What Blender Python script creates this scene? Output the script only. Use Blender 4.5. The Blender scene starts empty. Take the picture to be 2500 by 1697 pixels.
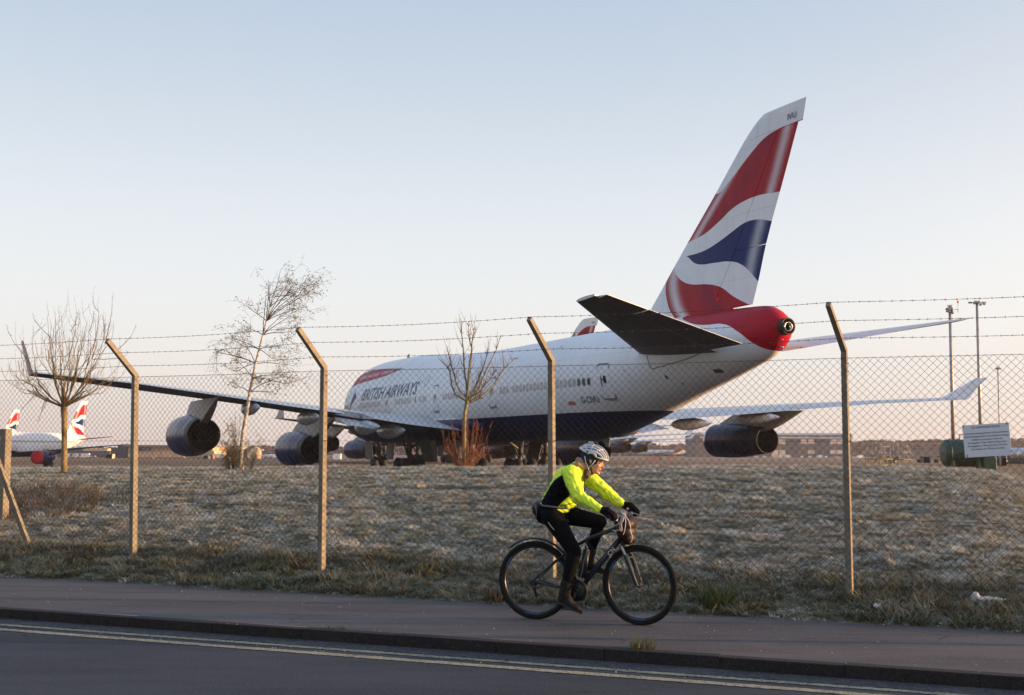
import bpy, bmesh, math, random
import numpy as np
from mathutils import Vector, Matrix, noise as mnoise
from mathutils.geometry import tessellate_polygon
PI = math.pi
R = math.radians
scene = bpy.context.scene
col = scene.collection
rnd = random.Random(7)

# ------------------------------------------------------------------ camera
F_PX, PITCH, ROLL, CAM_H = 2923.6, 0.08607, -0.0043, 1.55
cam_d = bpy.data.cameras.new('camera')
cam = bpy.data.objects.new('camera', cam_d); col.objects.link(cam)
cam_d.sensor_width = 36.0
cam_d.lens = 36.0 * F_PX / 2500.0
cam_d.clip_start, cam_d.clip_end = 0.1, 9000.0
cam.matrix_world = (Matrix.Translation((0, 0, CAM_H)) @ Matrix.Rotation(PI/2 + PITCH, 4, 'X') @ Matrix.Rotation(-ROLL, 4, 'Z'))
scene.camera = cam

# ------------------------------------------------------------------ light
SUN_AZ, SUN_EL = -4.0, 5.0            # degrees; azimuth from +X towards +Y
SUN_DIR = Vector((math.cos(R(SUN_AZ))*math.cos(R(SUN_EL)), math.sin(R(SUN_AZ))*math.cos(R(SUN_EL)), math.sin(R(SUN_EL))))
world = bpy.data.worlds.new('World'); scene.world = world; world.use_nodes = True
wn = world.node_tree; wn.nodes.clear()
sky = wn.nodes.new('ShaderNodeTexSky'); sky.sky_type = 'NISHITA'; sky.sun_disc = False
sky.sun_elevation = R(SUN_EL); sky.sun_rotation = R(90 - SUN_AZ)
sky.altitude = 30; sky.air_density = 1.0; sky.dust_density = 1.6; sky.ozone_density = 1.4
bg = wn.nodes.new('ShaderNodeBackground'); bg.inputs['Strength'].default_value = 0.1
wo = wn.nodes.new('ShaderNodeOutputWorld')
def wnode(t, **k):
    n = wn.nodes.new(t)
    for a, v in k.items(): setattr(n, a, v)
    return n
# thin ground haze washes the low sky out: pale rose at the horizon, milky above, blue only high up
wtc = wnode('ShaderNodeTexCoord'); wsep = wnode('ShaderNodeSeparateXYZ'); wn.links.new(wtc.outputs['Generated'], wsep.inputs[0])
wr = wnode('ShaderNodeValToRGB'); wr.color_ramp.interpolation = 'B_SPLINE'; wn.links.new(wsep.outputs[2], wr.inputs[0]); we = wr.color_ramp.elements
SKY_STOPS = [(0.0, (.68, .57, .535)), (.035, (.73, .645, .60)), (.09, (.755, .74, .725)), (.16, (.725, .75, .78)), (.25, (.60, .655, .722)), (.36, (.43, .51, .62)), (.55, (.40, .53, .76)), (1.0, (.30, .44, .70))]
while len(we) < len(SKY_STOPS): we.new(.5)
for q, (p_, c_) in zip(we, SKY_STOPS): q.position = p_; q.color = tuple(c_)+(1,)
wdot = wnode('ShaderNodeVectorMath', operation='DOT_PRODUCT'); wn.links.new(wtc.outputs['Generated'], wdot.inputs[0]); wdot.inputs[1].default_value = SUN_DIR
wmr = wnode('ShaderNodeMapRange'); wn.links.new(wdot.outputs['Value'], wmr.inputs[0]); wmr.inputs[1].default_value = .0; wmr.inputs[2].default_value = 1.0
wpw = wnode('ShaderNodeMath', operation='POWER'); wn.links.new(wmr.outputs[0], wpw.inputs[0]); wpw.inputs[1].default_value = 2.2
wglow = wnode('ShaderNodeMix', data_type='RGBA', blend_type='ADD'); wn.links.new(wpw.outputs[0], wglow.inputs[0]); wn.links.new(wr.outputs[0], wglow.inputs[6]); wglow.inputs[7].default_value = (.55, .30, .10, 1)
wsc = wnode('ShaderNodeVectorMath', operation='SCALE'); wn.links.new(wglow.outputs[2], wsc.inputs[0]); wsc.inputs['Scale'].default_value = 5.9
wmx = wnode('ShaderNodeMix', data_type='RGBA'); wmx.inputs[0].default_value = .88
wn.links.new(sky.outputs[0], wmx.inputs[6]); wn.links.new(wsc.outputs[0], wmx.inputs[7])
wn.links.new(wmx.outputs[2], bg.inputs[0]); wn.links.new(bg.outputs[0], wo.inputs[0])
sun_d = bpy.data.lights.new('sun', 'SUN'); sun_d.energy = 5.0; sun_d.angle = R(0.5); sun_d.color = (1.0, 0.60, 0.30)
sun = bpy.data.objects.new('sun', sun_d); col.objects.link(sun)
sun.rotation_euler = (-SUN_DIR).to_track_quat('-Z', 'Y').to_euler()
scene.view_settings.view_transform = 'Standard'; scene.view_settings.look = 'None'
scene.view_settings.gamma = 1.0; scene.view_settings.exposure = 1.1
scene.view_settings.use_curve_mapping = False
scene.cycles.max_bounces = 6; scene.cycles.transparent_max_bounces = 8
scene.cycles.sample_clamp_indirect = 6.0

# ------------------------------------------------------------------ helpers
def tag(o, label=None, cat=None, group=None, kind=None):
    if label: o['label'] = label
    if cat: o['category'] = cat
    if group: o['group'] = group
    if kind: o['kind'] = kind
    return o

def empty(name, loc=(0, 0, 0), rz=0.0, label=None, cat=None, group=None):
    o = bpy.data.objects.new(name, None); col.objects.link(o)
    o.location = loc; o.rotation_euler = (0, 0, rz); o.empty_display_size = 0.2
    return tag(o, label, cat, group)

def link_mesh(name, me, parent=None, loc=None, rot=None):
    o = bpy.data.objects.new(name, me); col.objects.link(o)
    if parent is not None: o.parent = parent
    if loc is not None: o.location = loc
    if rot is not None: o.rotation_euler = rot
    return o

def copy_tree(o, parent=None, skip=()):
    c = o.copy(); col.objects.link(c); c.parent = parent
    for ch in o.children:
        if ch.name.split('.')[0] not in skip: copy_tree(ch, c, skip)
    return c

class MB:
    """collects shapes; build() links them as one mesh object"""
    def __init__(s): s.v = []; s.f = []; s.m = []; s.sm = []
    def add(s, verts, faces, mi=0, smooth=False):
        b = len(s.v); s.v += [tuple(p) for p in verts]
        for f in faces: s.f.append([b + i for i in f]); s.m.append(mi); s.sm.append(smooth)
    def box(s, c, size, rot=None, mi=0, bev=0.0):
        hx, hy, hz = size[0]/2, size[1]/2, size[2]/2
        if bev > 0:
            b = min(bev, hx*.9, hy*.9, hz*.9); vs = []; 
            for sx in (-1, 1):
                for sy in (-1, 1):
                    for sz in (-1, 1):
                        vs += [(sx*hx, sy*(hy-b), sz*(hz-b)), (sx*(hx-b), sy*hy, sz*(hz-b)), (sx*(hx-b), sy*(hy-b), sz*hz)]
            I = lambda sx, sy, sz, k: (((sx > 0)*4) + ((sy > 0)*2) + (sz > 0))*3 + k
            fs = []
            for a in (-1, 1):
                fs.append([I(a, -1, -1, 0), I(a, a, -a, 0) if False else I(a, 1, -1, 0), I(a, 1, 1, 0), I(a, -1, 1, 0)])
                fs.append([I(-1, a, -1, 1), I(-1, a, 1, 1), I(1, a, 1, 1), I(1, a, -1, 1)])
                fs.append([I(-1, -1, a, 2), I(1, -1, a, 2), I(1, 1, a, 2), I(-1, 1, a, 2)])
                for b2 in (-1, 1):
                    fs.append([I(a, b2, -1, 0), I(a, b2, 1, 0), I(a, b2, 1, 1), I(a, b2, -1, 1)])
                    fs.append([I(a, -1, b2, 0), I(a, 1, b2, 0), I(a, 1, b2, 2), I(a, -1, b2, 2)])
                    fs.append([I(-1, a, b2, 1), I(1, a, b2, 1), I(1, a, b2, 2), I(-1, a, b2, 2)])
                    for c2 in (-1, 1): fs.append([I(a, b2, c2, 0), I(a, b2, c2, 1), I(a, b2, c2, 2)])
        else:
            vs = [(x, y, z) for x in (-hx, hx) for y in (-hy, hy) for z in (-hz, hz)]
            fs = [(0, 1, 3, 2), (4, 6, 7, 5), (0, 4, 5, 1), (2, 3, 7, 6), (0, 2, 6, 4), (1, 5, 7, 3)]
        M = rot if rot is not None else Matrix.Identity(3)
        c = Vector(c); s.add([M @ Vector(p) + c for p in vs], fs, mi)
    def beam(s, a, b, w, h=None, mi=0, up=(0, 0, 1)):
        a, b = Vector(a), Vector(b); h = w if h is None else h
        d = b - a; L = d.length; x = d.normalized(); u = Vector(up)
        if abs(x.dot(u)) > .98: u = Vector((1, 0, 0))
        y = u.cross(x).normalized(); z = x.cross(y)
        M = Matrix((x, y, z)).transposed(); s.box((a + b)/2, (L, w, h), M, mi)
    def tube(s, pts, rad, n=8, mi=0, cap=True, smooth=True, closed=False):
        pts = [Vector(p) for p in pts]; m = len(pts)
        if not hasattr(rad, '__len__'): rad = [rad]*m
        prev = None; vs = []
        for i in range(m):
            if closed: t = pts[(i+1) % m] - pts[i-1]
            else: t = pts[min(i+1, m-1)] - pts[max(i-1, 0)]
            t = t.normalized() if t.length > 1e-9 else Vector((0, 0, 1))
            if prev is None:
                u = Vector((0, 0, 1)) if abs(t.z) < .9 else Vector((1, 0, 0))
                nx = u.cross(t).normalized()
            else:
                nx = (prev - t*prev.dot(t))
                nx = nx.normalized() if nx.length > 1e-6 else prev
            prev = nx; ny = t.cross(nx)
            for k in range(n):
                a = 2*PI*k/n; vs.append(pts[i] + (nx*math.cos(a) + ny*math.sin(a))*rad[i])
        fs = []
        for i in range(m if closed else m-1):
            j = (i+1) % m
            for k in range(n):
                k2 = (k+1) % n; fs.append((i*n+k, i*n+k2, j*n+k2, j*n+k))
        if cap and not closed:
            fs.append(tuple(range(n-1, -1, -1))); fs.append(tuple((m-1)*n + k for k in range(n)))
        s.add(vs, fs, mi, smooth)
    def lathe(s, prof, o=(0, 0, 0), axis='x', n=24, mi=0, smooth=True, sy=1.0, sz=1.0, mis=None, arc=None):
        """prof: list of (along, radius)"""
        o = Vector(o); vs = []
        ks = n if arc is None else n+1
        for a, r in prof:
            for k in range(ks):
                t = 2*PI*k/n if arc is None else arc[0] + (arc[1]-arc[0])*k/n
                c, q = math.cos(t)*r*sy, math.sin(t)*r*sz
                p = (a, c, q) if axis == 'x' else ((c, a, q) if axis == 'y' else (c, q, a))
                vs.append(o + Vector(p))
        for i in range(len(prof)-1):
            fs = []
            for k in range(n):
                k2 = (k+1) % ks if arc is None else k+1
                fs.append((i*ks+k, (i+1)*ks+k, (i+1)*ks+k2, i*ks+k2))
            b = len(s.v) if i == 0 else b
            if i == 0: s.v += [tuple(p) for p in vs]
            for f in fs:
                s.f.append([b+q for q in f]); s.m.append(mis[i] if mis else mi); s.sm.append(smooth)
    def disc(s, c, r, axis='x', n=24, mi=0, flip=False):
        c = Vector(c); vs = []
        for k in range(n):
            t = 2*PI*k/n; p = (0, math.cos(t)*r, math.sin(t)*r) if axis == 'x' else ((math.cos(t)*r, 0, math.sin(t)*r) if axis == 'y' else (math.cos(t)*r, math.sin(t)*r, 0))
            vs.append(c + Vector(p))
        f = list(range(n)); s.add(vs, [f[::-1] if flip else f], mi)
    def ellipsoid(s, c, r, nu=16, nv=10, mi=0, rot=None):
        c = Vector(c); vs = []; fs = []
        M = rot if rot is not None else Matrix.Identity(3)
        for i in range(1, nv):
            ph = PI*i/nv
            for k in range(nu):
                t = 2*PI*k/nu
                vs.append(c + M @ Vector((r[0]*math.sin(ph)*math.cos(t), r[1]*math.sin(ph)*math.sin(t), r[2]*math.cos(ph))))
        for i in range(nv-2):
            for k in range(nu):
                k2 = (k+1) % nu; fs.append((i*nu+k, (i+1)*nu+k, (i+1)*nu+k2, i*nu+k2))
        t0 = len(vs); vs.append(c + M @ Vector((0, 0, r[2]))); vs.append(c + M @ Vector((0, 0, -r[2])))
        for k in range(nu):
            k2 = (k+1) % nu; fs.append((t0, k, k2)); fs.append((t0+1, (nv-2)*nu+k2, (nv-2)*nu+k))
        s.add(vs, fs, mi, True)
    def prism(s, poly, d0, d1, axis='y', mi=0, smooth=False):
        """poly in the two other axes, extruded from d0 to d1"""
        def P(p, d):
            return (p[0], d, p[1]) if axis == 'y' else ((d, p[0], p[1]) if axis == 'x' else (p[0], p[1], d))
        n = len(poly); vs = [P(p, d0) for p in poly] + [P(p, d1) for p in poly]
        fs = [list(range(n))[::-1], list(range(n, 2*n))] + [(i, (i+1) % n, n+(i+1) % n, n+i) for i in range(n)]
        s.add(vs, fs, mi, smooth)
    def loft(s, rings, mi=0, smooth=True, closed=True, cap=True, mfun=None):
        n = len(rings[0]); vs = [p for r in rings for p in r]; b = len(s.v); s.v += [tuple(p) for p in vs]
        for i in range(len(rings)-1):
            for k in range(n if closed else n-1):
                k2 = (k+1) % n
                s.f.append([b+i*n+k, b+i*n+k2, b+(i+1)*n+k2, b+(i+1)*n+k]); s.sm.append(smooth)
                s.m.append(mfun(i, k) if mfun else mi)
        if cap and closed:
            s.f.append([b+k for k in range(n)][::-1]); s.m.append(mi); s.sm.append(False)
            s.f.append([b+(len(rings)-1)*n+k for k in range(n)]); s.m.append(mi); s.sm.append(False)
    def mesh(s, name, mats):
        me = bpy.data.meshes.new(name); me.from_pydata(s.v, [], s.f)
        for m in (mats if isinstance(mats, (list, tuple)) else [mats]): me.materials.append(m)
        me.polygons.foreach_set('material_index', s.m); me.polygons.foreach_set('use_smooth', s.sm)
        me.update(); return me
    def build(s, name, mats, parent=None, loc=None, rot=None, recalc=True):
        me = s.mesh(name, mats)
        if recalc:
            bm = bmesh.new(); bm.from_mesh(me); bmesh.ops.recalc_face_normals(bm, faces=bm.faces); bm.to_mesh(me); bm.free()
        return link_mesh(name, me, parent, loc, rot)

def sharp(o, ang=35):
    me = o.data; bm = bmesh.new(); bm.from_mesh(me)
    for f in bm.faces: f.smooth = True
    for e in bm.edges:
        if len(e.link_faces) == 2 and e.calc_face_angle(0) > R(ang): e.smooth = False
    bm.to_mesh(me); bm.free(); return o

def pch(xs, ys):
    """monotone cubic through table"""
    xs = np.array(xs, float); ys = np.array(ys, float); h = np.diff(xs); d = np.diff(ys)/h
    m = np.zeros(len(xs)); m[0] = d[0]; m[-1] = d[-1]
    for i in range(1, len(xs)-1):
        m[i] = 0 if d[i-1]*d[i] <= 0 else 2*d[i-1]*d[i]/(d[i-1]+d[i])
    def f(x):
        x = min(max(x, xs[0]), xs[-1]); i = min(int(np.searchsorted(xs, x, 'right'))-1, len(h)-1); t = (x-xs[i])/h[i]
        return float((2*t**3-3*t*t+1)*ys[i]+(t**3-2*t*t+t)*h[i]*m[i]+(-2*t**3+3*t*t)*ys[i+1]+(t**3-t*t)*h[i]*m[i+1])
    return f

def sstep(a, b, x):
    t = min(max((x-a)/(b-a), 0.0), 1.0); return t*t*(3-2*t)

def at(u, v, y):
    """point on the sight line of photo pixel (u, v) at world distance y"""
    r2 = (u-1250)/F_PX; u2 = (848.5-v)/F_PX; cr, sr = math.cos(ROLL), math.sin(ROLL)
    rt = r2*cr+u2*sr; up = -r2*sr+u2*cr; cp, sp = math.cos(PITCH), math.sin(PITCH)
    d = Vector((rt, cp-up*sp, sp+up*cp)); return Vector((0, 0, CAM_H)) + d*(y/d.y)

# ------------------------------------------------------------------ materials
class NT:
    def __init__(s, name):
        s.mat = bpy.data.materials.new(name); s.mat.use_nodes = True; s.t = s.mat.node_tree; s.t.nodes.clear()
        s.out = s.n('ShaderNodeOutputMaterial'); s.b = s.n('ShaderNodeBsdfPrincipled'); s.l(s.b.outputs[0], s.out.inputs[0])
    def n(s, ty, **kw):
        k = s.t.nodes.new(ty)
        for a, v in kw.items(): setattr(k, a, v)
        return k
    def l(s, a, b): s.t.links.new(a, b)
    def val(s, sock, v):
        if hasattr(v, 'is_linked') or isinstance(v, bpy.types.NodeSocket): s.l(v, sock)
        else: sock.default_value = v
    def math(s, op, a, b=0.0, c=0.0, clamp=False):
        k = s.n('ShaderNodeMath', operation=op, use_clamp=clamp)
        for i, q in enumerate((a, b, c)): s.val(k.inputs[i], q)
        return k.outputs[0]
    def mix(s, f, a, b, blend='MIX'):
        k = s.n('ShaderNodeMix', data_type='RGBA', blend_type=blend)
        s.val(k.inputs[0], f); s.val(k.inputs[6], c4(a) if isinstance(a, tuple) else a); s.val(k.inputs[7], c4(b) if isinstance(b, tuple) else b)
        return k.outputs[2]
    def coord(s, which='Object'): return s.n('ShaderNodeTexCoord').outputs[which]
    def pos(s): return s.n('ShaderNodeNewGeometry').outputs['Position']
    def sep(s, v):
        k = s.n('ShaderNodeSeparateXYZ'); s.l(v, k.inputs[0]); return k.outputs
    def noise(s, vec, scale, detail=4.0, rough=.55, out=0, dist=0.0):
        k = s.n('ShaderNodeTexNoise'); s.l(vec, k.inputs['Vector']); k.inputs['Scale'].default_value = scale
        k.inputs['Detail'].default_value = detail; k.inputs['Roughness'].default_value = rough; k.inputs['Distortion'].default_value = dist
        return k.outputs[out]
    def mapping(s, vec, scale=(1, 1, 1), loc=(0, 0, 0), rot=(0, 0, 0)):
        k = s.n('ShaderNodeMapping'); s.l(vec, k.inputs[0]); k.inputs['Scale'].default_value = scale
        k.inputs['Location'].default_value = loc; k.inputs['Rotation'].default_value = rot; return k.outputs[0]
    def ramp(s, f, stops, interp='LINEAR'):
        k = s.n('ShaderNodeValToRGB'); k.color_ramp.interpolation = interp; s.l(f, k.inputs[0]); e = k.color_ramp.elements
        while len(e) < len(stops): e.new(.5)
        for q, (p, c) in zip(e, stops): q.position = p; q.color = c4(c if isinstance(c, tuple) else (c, c, c))
        return k.outputs[0]
    def maprange(s, v, a, b, c=0.0, d=1.0):
        k = s.n('ShaderNodeMapRange'); s.l(v, k.inputs[0])
        for i, q in enumerate((a, b, c, d)): k.inputs[i+1].default_value = q
        return k.outputs[0]
    def bump(s, h, strength=.3, dist=.01):
        k = s.n('ShaderNodeBump'); k.inputs['Strength'].default_value = strength; k.inputs['Distance'].default_value = dist
        s.l(h, k.inputs['Height']); s.l(k.outputs[0], s.b.inputs['Normal'])
    def curve(s, x, pts, x0, x1, y0, y1):
        """y = f(x) through pts, by a Float Curve on normalised axes"""
        k = s.n('ShaderNodeFloatCurve'); s.l(s.maprange(x, x0, x1), k.inputs['Value']); c = k.mapping.curves[0]
        q = sorted(((px-x0)/(x1-x0), (py-y0)/(y1-y0)) for px, py in pts)
        c.points[0].location = q[0]; c.points[1].location = q[-1]
        for p in q[1:-1]: c.points.new(*p)
        k.mapping.update(); return s.maprange(k.outputs[0], 0, 1, y0, y1)
    def set(s, base=None, rough=None, metal=None, spec=None, coat=None, trans=None):
        for nm, v in (('Base Color', base), ('Roughness', rough), ('Metallic', metal), ('Specular IOR Level', spec), ('Coat Weight', coat), ('Transmission Weight', trans)):
            if v is None: continue
            s.val(s.b.inputs[nm], c4(v) if isinstance(v, tuple) else v)
        return s.mat

def c4(c): return tuple(c)+(1.0,) if len(c) == 3 else tuple(c)

def simple(name, base, rough=.6, metal=0.0, var=.15, scale=4.0, spec=None, coat=None, bump=0.0, coord='Object'):
    """paint / plastic / metal with slight wear so that no surface is perfectly even"""
    m = NT(name); co = m.coord(coord); nz = m.noise(co, scale, 6.0, .6)
    dark = tuple(x*(1-var) for x in base); lite = tuple(min(1, x*(1+var)) for x in base)
    m.set(m.ramp(nz, [(.3, dark), (.7, lite)]), None, metal, spec, coat)
    m.l(m.maprange(m.noise(co, scale*3.1, 4.0), .3, .7, max(.02, rough-.08), min(1, rough+.08)), m.b.inputs['Roughness'])
    if bump: m.bump(m.noise(co, scale*14, 3.0), bump, .004)
    return m.mat
M = {}
HAZE = 0.00012

# ------------------------------------------------------------------ ground
ANG = R(-21.48)
DV = Vector((math.cos(ANG), math.sin(ANG), 0)); NV = Vector((-math.sin(ANG), math.cos(ANG), 0))
def PN(p, n, z=0.0): return Vector((DV.x*p + NV.x*n, DV.y*p + NV.y*n, z))
def pn_of(x, y): return DV.x*x + DV.y*y, NV.x*x + NV.y*y
N_KERB, N_PATH, N_FENCE, N_CREST = 9.17, 11.46, 12.5, 25.0
_cp, _cz = [], []
for u_, v_ in [(-900, 1150), (-300, 1144), (0, 1142), (500, 1141), (1000, 1140), (1500, 1139), (1900, 1137), (2150, 1138), (2330, 1142), (2432, 1150), (2500, 1172), (2620, 1225), (2900, 1260)]:
    a_ = at(u_, v_, 10.0); s_ = (N_CREST)/(NV.x*a_.x + NV.y*a_.y)
    q_ = Vector((0, 0, CAM_H)) + (a_ - Vector((0, 0, CAM_H)))*s_
    _cp.append(pn_of(q_.x, q_.y)[0]); _cz.append(q_.z)
crest_z = pch(_cp, _cz)
FIELD_Z = -0.22
def field_z(x, y):
    return FIELD_Z - max(1.32*sstep(-20, -70, x)*sstep(40, 120, y), 2.7*sstep(130, 620, y))
def fz(x, y): return field_z(x, y)
def ground_z(p, n, lumps=True):
    q = PN(p, n); 
    if n < N_FENCE: base = 0.12*sstep(N_PATH-.05, N_FENCE, n) - .012*sstep(N_PATH+.05, N_PATH-.1, n)
    else:
        zc = crest_z(p); t = (n-N_FENCE)/(N_CREST-N_FENCE)
        if t <= 1: base = .30*math.sin(PI*t)*(1-sstep(-1.5, 9.5, p)) - .12*math.sin(PI*t) + 0.12 + (zc-0.12)*(1-(1-t)**1.35)*.96 + (zc-.12)*.04*t
        else:
            k = sstep(N_CREST, N_CREST+15, n)
            base = zc*(1-k) + field_z(q.x, q.y)*k
            if n > N_CREST+15: base = field_z(q.x, q.y)
    if n > 13.5: base -= (.09*sstep(13.5, 17, n)-.055*sstep(20, 24, n))*(1-sstep(28, 40, n))
    if lumps and N_PATH < n < 45:
        w = sstep(N_PATH, N_PATH+.5, n)*(1-sstep(30, 45, n))
        base += w*(0.035*mnoise.noise(Vector((p*1.1, n*1.9, 0))) + 0.03*mnoise.noise(Vector((p*2.9, n*4.2, 3))) + 0.012*mnoise.noise(Vector((p*7, n*9, 5))))
    return base
def gz(x, y):
    p, n = pn_of(x, y); return ground_z(p, n)

ns = list(np.arange(11.38, 26.2, .11)) + list(np.arange(26.6, 45, .9)) + [48, 52, 57, 63, 70, 80, 90, 105, 120, 140, 170, 210, 270, 350, 450, 600, 900, 1400, 2200, 3600, 6000]
pp = [-6000, -3000, -1500, -900, -600, -400, -300, -230, -180, -140, -110, -90, -75, -60, -50, -42, -36, -32] + list(np.arange(-29, 16.1, .16)) + [18, 21, 25, 30, 36, 44, 55, 70, 90, 120, 160, 220, 300, 450, 700, 1100, 2000, 3500, 6000]
gv = [PN(p, n, ground_z(p, n)) for n in ns for p in pp]
W_ = len(pp)
gf = [(i*W_+j, i*W_+j+1, (i+1)*W_+j+1, (i+1)*W_+j) for i in range(len(ns)-1) for j in range(W_-1)]

def mat_field():
    m = NT('airfield_grass'); P = m.pos(); s = m.sep(P)
    n1 = m.noise(m.mapping(P, (.02, .05, .02)), 1.0, 5, .6); n2 = m.noise(P, 1.7, 6, .65); n3 = m.noise(P, 14, 5, .7)
    near = m.ramp(n2, [(.3, (.06, .06, .035)), (.5, (.12, .115, .07)), (.7, (.2, .185, .14))])
    near = m.mix(m.maprange(n3, .35, .7), near, (.05, .045, .03))
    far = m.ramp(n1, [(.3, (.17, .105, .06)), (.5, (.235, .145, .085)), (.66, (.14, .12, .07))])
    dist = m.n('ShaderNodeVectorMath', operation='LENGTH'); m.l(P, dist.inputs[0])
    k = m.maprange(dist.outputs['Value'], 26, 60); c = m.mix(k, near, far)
    m.set(c, .95, 0, .1); m.bump(n3, .8, .05); return m.mat
def mat_asphalt(name, base, lite, scale=1.0, spec=.35, cracks=False):
    m = NT(name); P = m.pos()
    f = m.noise(P, 170*scale, 2, .7); g = m.noise(P, 1.3, 5, .6); st = m.noise(m.mapping(P, (.5, 2.2, 1), rot=(0, 0, -ANG)), 1.6, 5, .6)
    vo = m.n('ShaderNodeTexVoronoi'); m.l(P, vo.inputs['Vector']); vo.inputs['Scale'].default_value = 95*scale
    c = m.ramp(f, [(.32, tuple(x*.55 for x in base)), (.55, base), (.72, lite)])
    c = m.mix(m.math('MULTIPLY', m.maprange(g, .35, .7), .45), c, tuple(x*.62 for x in base))
    c = m.mix(m.math('MULTIPLY', m.maprange(st, .5, .75), .35), c, lite)
    c = m.mix(m.math('LESS_THAN', m.noise(P, 60, 1, .5), .27), c, tuple(min(1, x*3.2) for x in base))
    ag = m.noise(P, 38, 3, .8); c = m.mix(m.math('MULTIPLY', m.maprange(ag, .5, .68), .6), c, lite); c = m.mix(m.math('MULTIPLY', m.maprange(ag, .46, .32), .5), c, tuple(x*.35 for x in base))
    if cracks:
        v2 = m.n('ShaderNodeTexVoronoi', feature='DISTANCE_TO_EDGE'); wp = m.n('ShaderNodeVectorMath', operation='ADD'); nv = m.n('ShaderNodeVectorMath', operation='SCALE'); m.l(m.noise(P, 2.3, 4, .6, out=1), nv.inputs[0]); nv.inputs['Scale'].default_value = .35
        m.l(P, wp.inputs[0]); m.l(nv.outputs[0], wp.inputs[1]); m.l(m.mapping(wp.outputs[0], (.45, 1.1, 1), rot=(0, 0, -ANG)), v2.inputs['Vector']); v2.inputs['Scale'].default_value = .8
        ck_ = m.math('MULTIPLY', m.math('LESS_THAN', v2.outputs['Distance'], .006), m.maprange(m.noise(P, .7, 3), .48, .56)); c = m.mix(m.math('MULTIPLY', ck_, .8), c, (.008, .008, .008))
        pt = m.maprange(m.noise(m.mapping(P, (.35, 1.4, 1), rot=(0, 0, -ANG)), 1.0, 5, .7), .42, .62); c = m.mix(m.math('MULTIPLY', pt, .5), c, lite)
        ft = m.math('LESS_THAN', m.noise(P, 24, 2, .5), .25); c = m.mix(m.math('MULTIPLY', ft, .5), c, (.01, .01, .01))
    m.set(c, .82, 0, spec); m.bump(m.math('ADD', vo.outputs['Distance'], f), .55, .006); return m.mat
M['field'] = mat_field()
M['road'] = mat_asphalt('road_asphalt', (.022, .028, .039), (.046, .054, .07), 1.0, .3, True)
M['path'] = mat_asphalt('path_asphalt', (.067, .060, .061), (.125, .114, .115), 1.15, .3, True)
M['kerb'] = mat_asphalt('kerb_concrete', (.020, .017, .016), (.040, .034, .032), .8, .25)
M['dirt'] = mat_asphalt('gutter_grit', (.045, .045, .05), (.14, .138, .142), .45, .2)

me = bpy.data.meshes.new('ground'); me.from_pydata([tuple(v) for v in gv], [], gf); me.materials.append(M['field'])
me.polygons.foreach_set('use_smooth', [True]*len(gf)); me.update()
tag(link_mesh('ground', me), 'frosty airfield grass running from the pavement to the horizon', kind='structure')
# land on the camera's side of the road so that the sheet goes on behind
b = MB(); b.add([PN(-6000, -6000, -.12), PN(6000, -6000, -.12), PN(6000, 1.0, -.12), PN(-6000, 1.0, -.12)], [(0, 1, 2, 3)])
tag(b.build('near_ground', M['field']), 'grass on the near side of the road', kind='structure')

def strip(n0, n1, z0, z1, p0=-60, p1=60, step=.5, j0=0., j1=0., seed=1):
    r = random.Random(seed); b = MB(); k = int((p1-p0)/step)+1; vs = []
    for i in range(k):
        p = p0+i*step; vs += [PN(p, n0 + r.uniform(-j0, j0), z0), PN(p, n1 + r.uniform(-j1, j1), z1)]
    b.add(vs, [(2*i, 2*i+2, 2*i+3, 2*i+1) for i in range(k-1)]); return b
tag(strip(.9, N_KERB, -.10, -.10, -3000, 3000, 50).build('road', M['road']), 'dark blue-grey asphalt road beside the kerb', kind='structure')
tag(strip(N_KERB+.12, N_PATH+.04, 0, 0, -3000, 3000, 50).build('pavement', M['path']), 'reddish-grey asphalt pavement between kerb and grass verge', kind='structure')
tag(strip(N_KERB-.23, N_KERB+.004, -.096, -.088, -26, 14, .045, .022, .0, 5).build('gutter_grit', M['dirt']), 'strip of grit along the foot of the kerb', kind='stuff')

def mat_yellow():
    m = NT('worn_yellow_paint'); P = m.pos()
    w = m.noise(P, 55, 3, .75); w2 = m.noise(m.mapping(P, (1, 3, 1), rot=(0, 0, -ANG)), 3, 4, .6)
    k = m.maprange(m.math('ADD', w, m.math('MULTIPLY', w2, .35)), .52, .74)
    m.set(m.mix(k, (.026, .03, .038), (.36, .33, .21)), .8, 0, .3); m.bump(w, .4, .004); return m.mat
M['yellow'] = mat_yellow()
for n0, wd, sd in ((8.885, .085, 3), (8.655, .105, 4)):
    tag(strip(n0-wd/2, n0+wd/2, -.096, -.096, -26, 16, .03, .008, .008, sd).build('yellow_line', M['yellow']),
        'upper of the two worn yellow lines, nearest the kerb' if sd == 3 else 'lower of the two worn yellow lines, further from the kerb', kind='structure')

tag(strip(N_KERB-.02, N_KERB+.2, -.14, -.02, -60, 60, 5).build('kerb_bed', M['kerb']), 'concrete bed under the kerb stones', kind='structure')
kerb = empty('kerb'); tag(kerb, 'dark weathered concrete kerb between road and pavement', kind='structure')
kst = MB(); kst.box((0, 0, 0), (.9135, .125, .25), bev=.006); kme = kst.mesh('kerb_stone', M['kerb'])
kr = random.Random(4)
for i in range(-28, 19):
    p = i*.915 + .38
    o = link_mesh('kerb_stone', kme, kerb, PN(p, N_KERB+.0625+kr.uniform(-.003, .003), -.122+kr.uniform(-.003, .003)), (kr.uniform(-.01, .01), kr.uniform(-.002, .002), ANG+kr.uniform(-.003, .003)))

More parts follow.
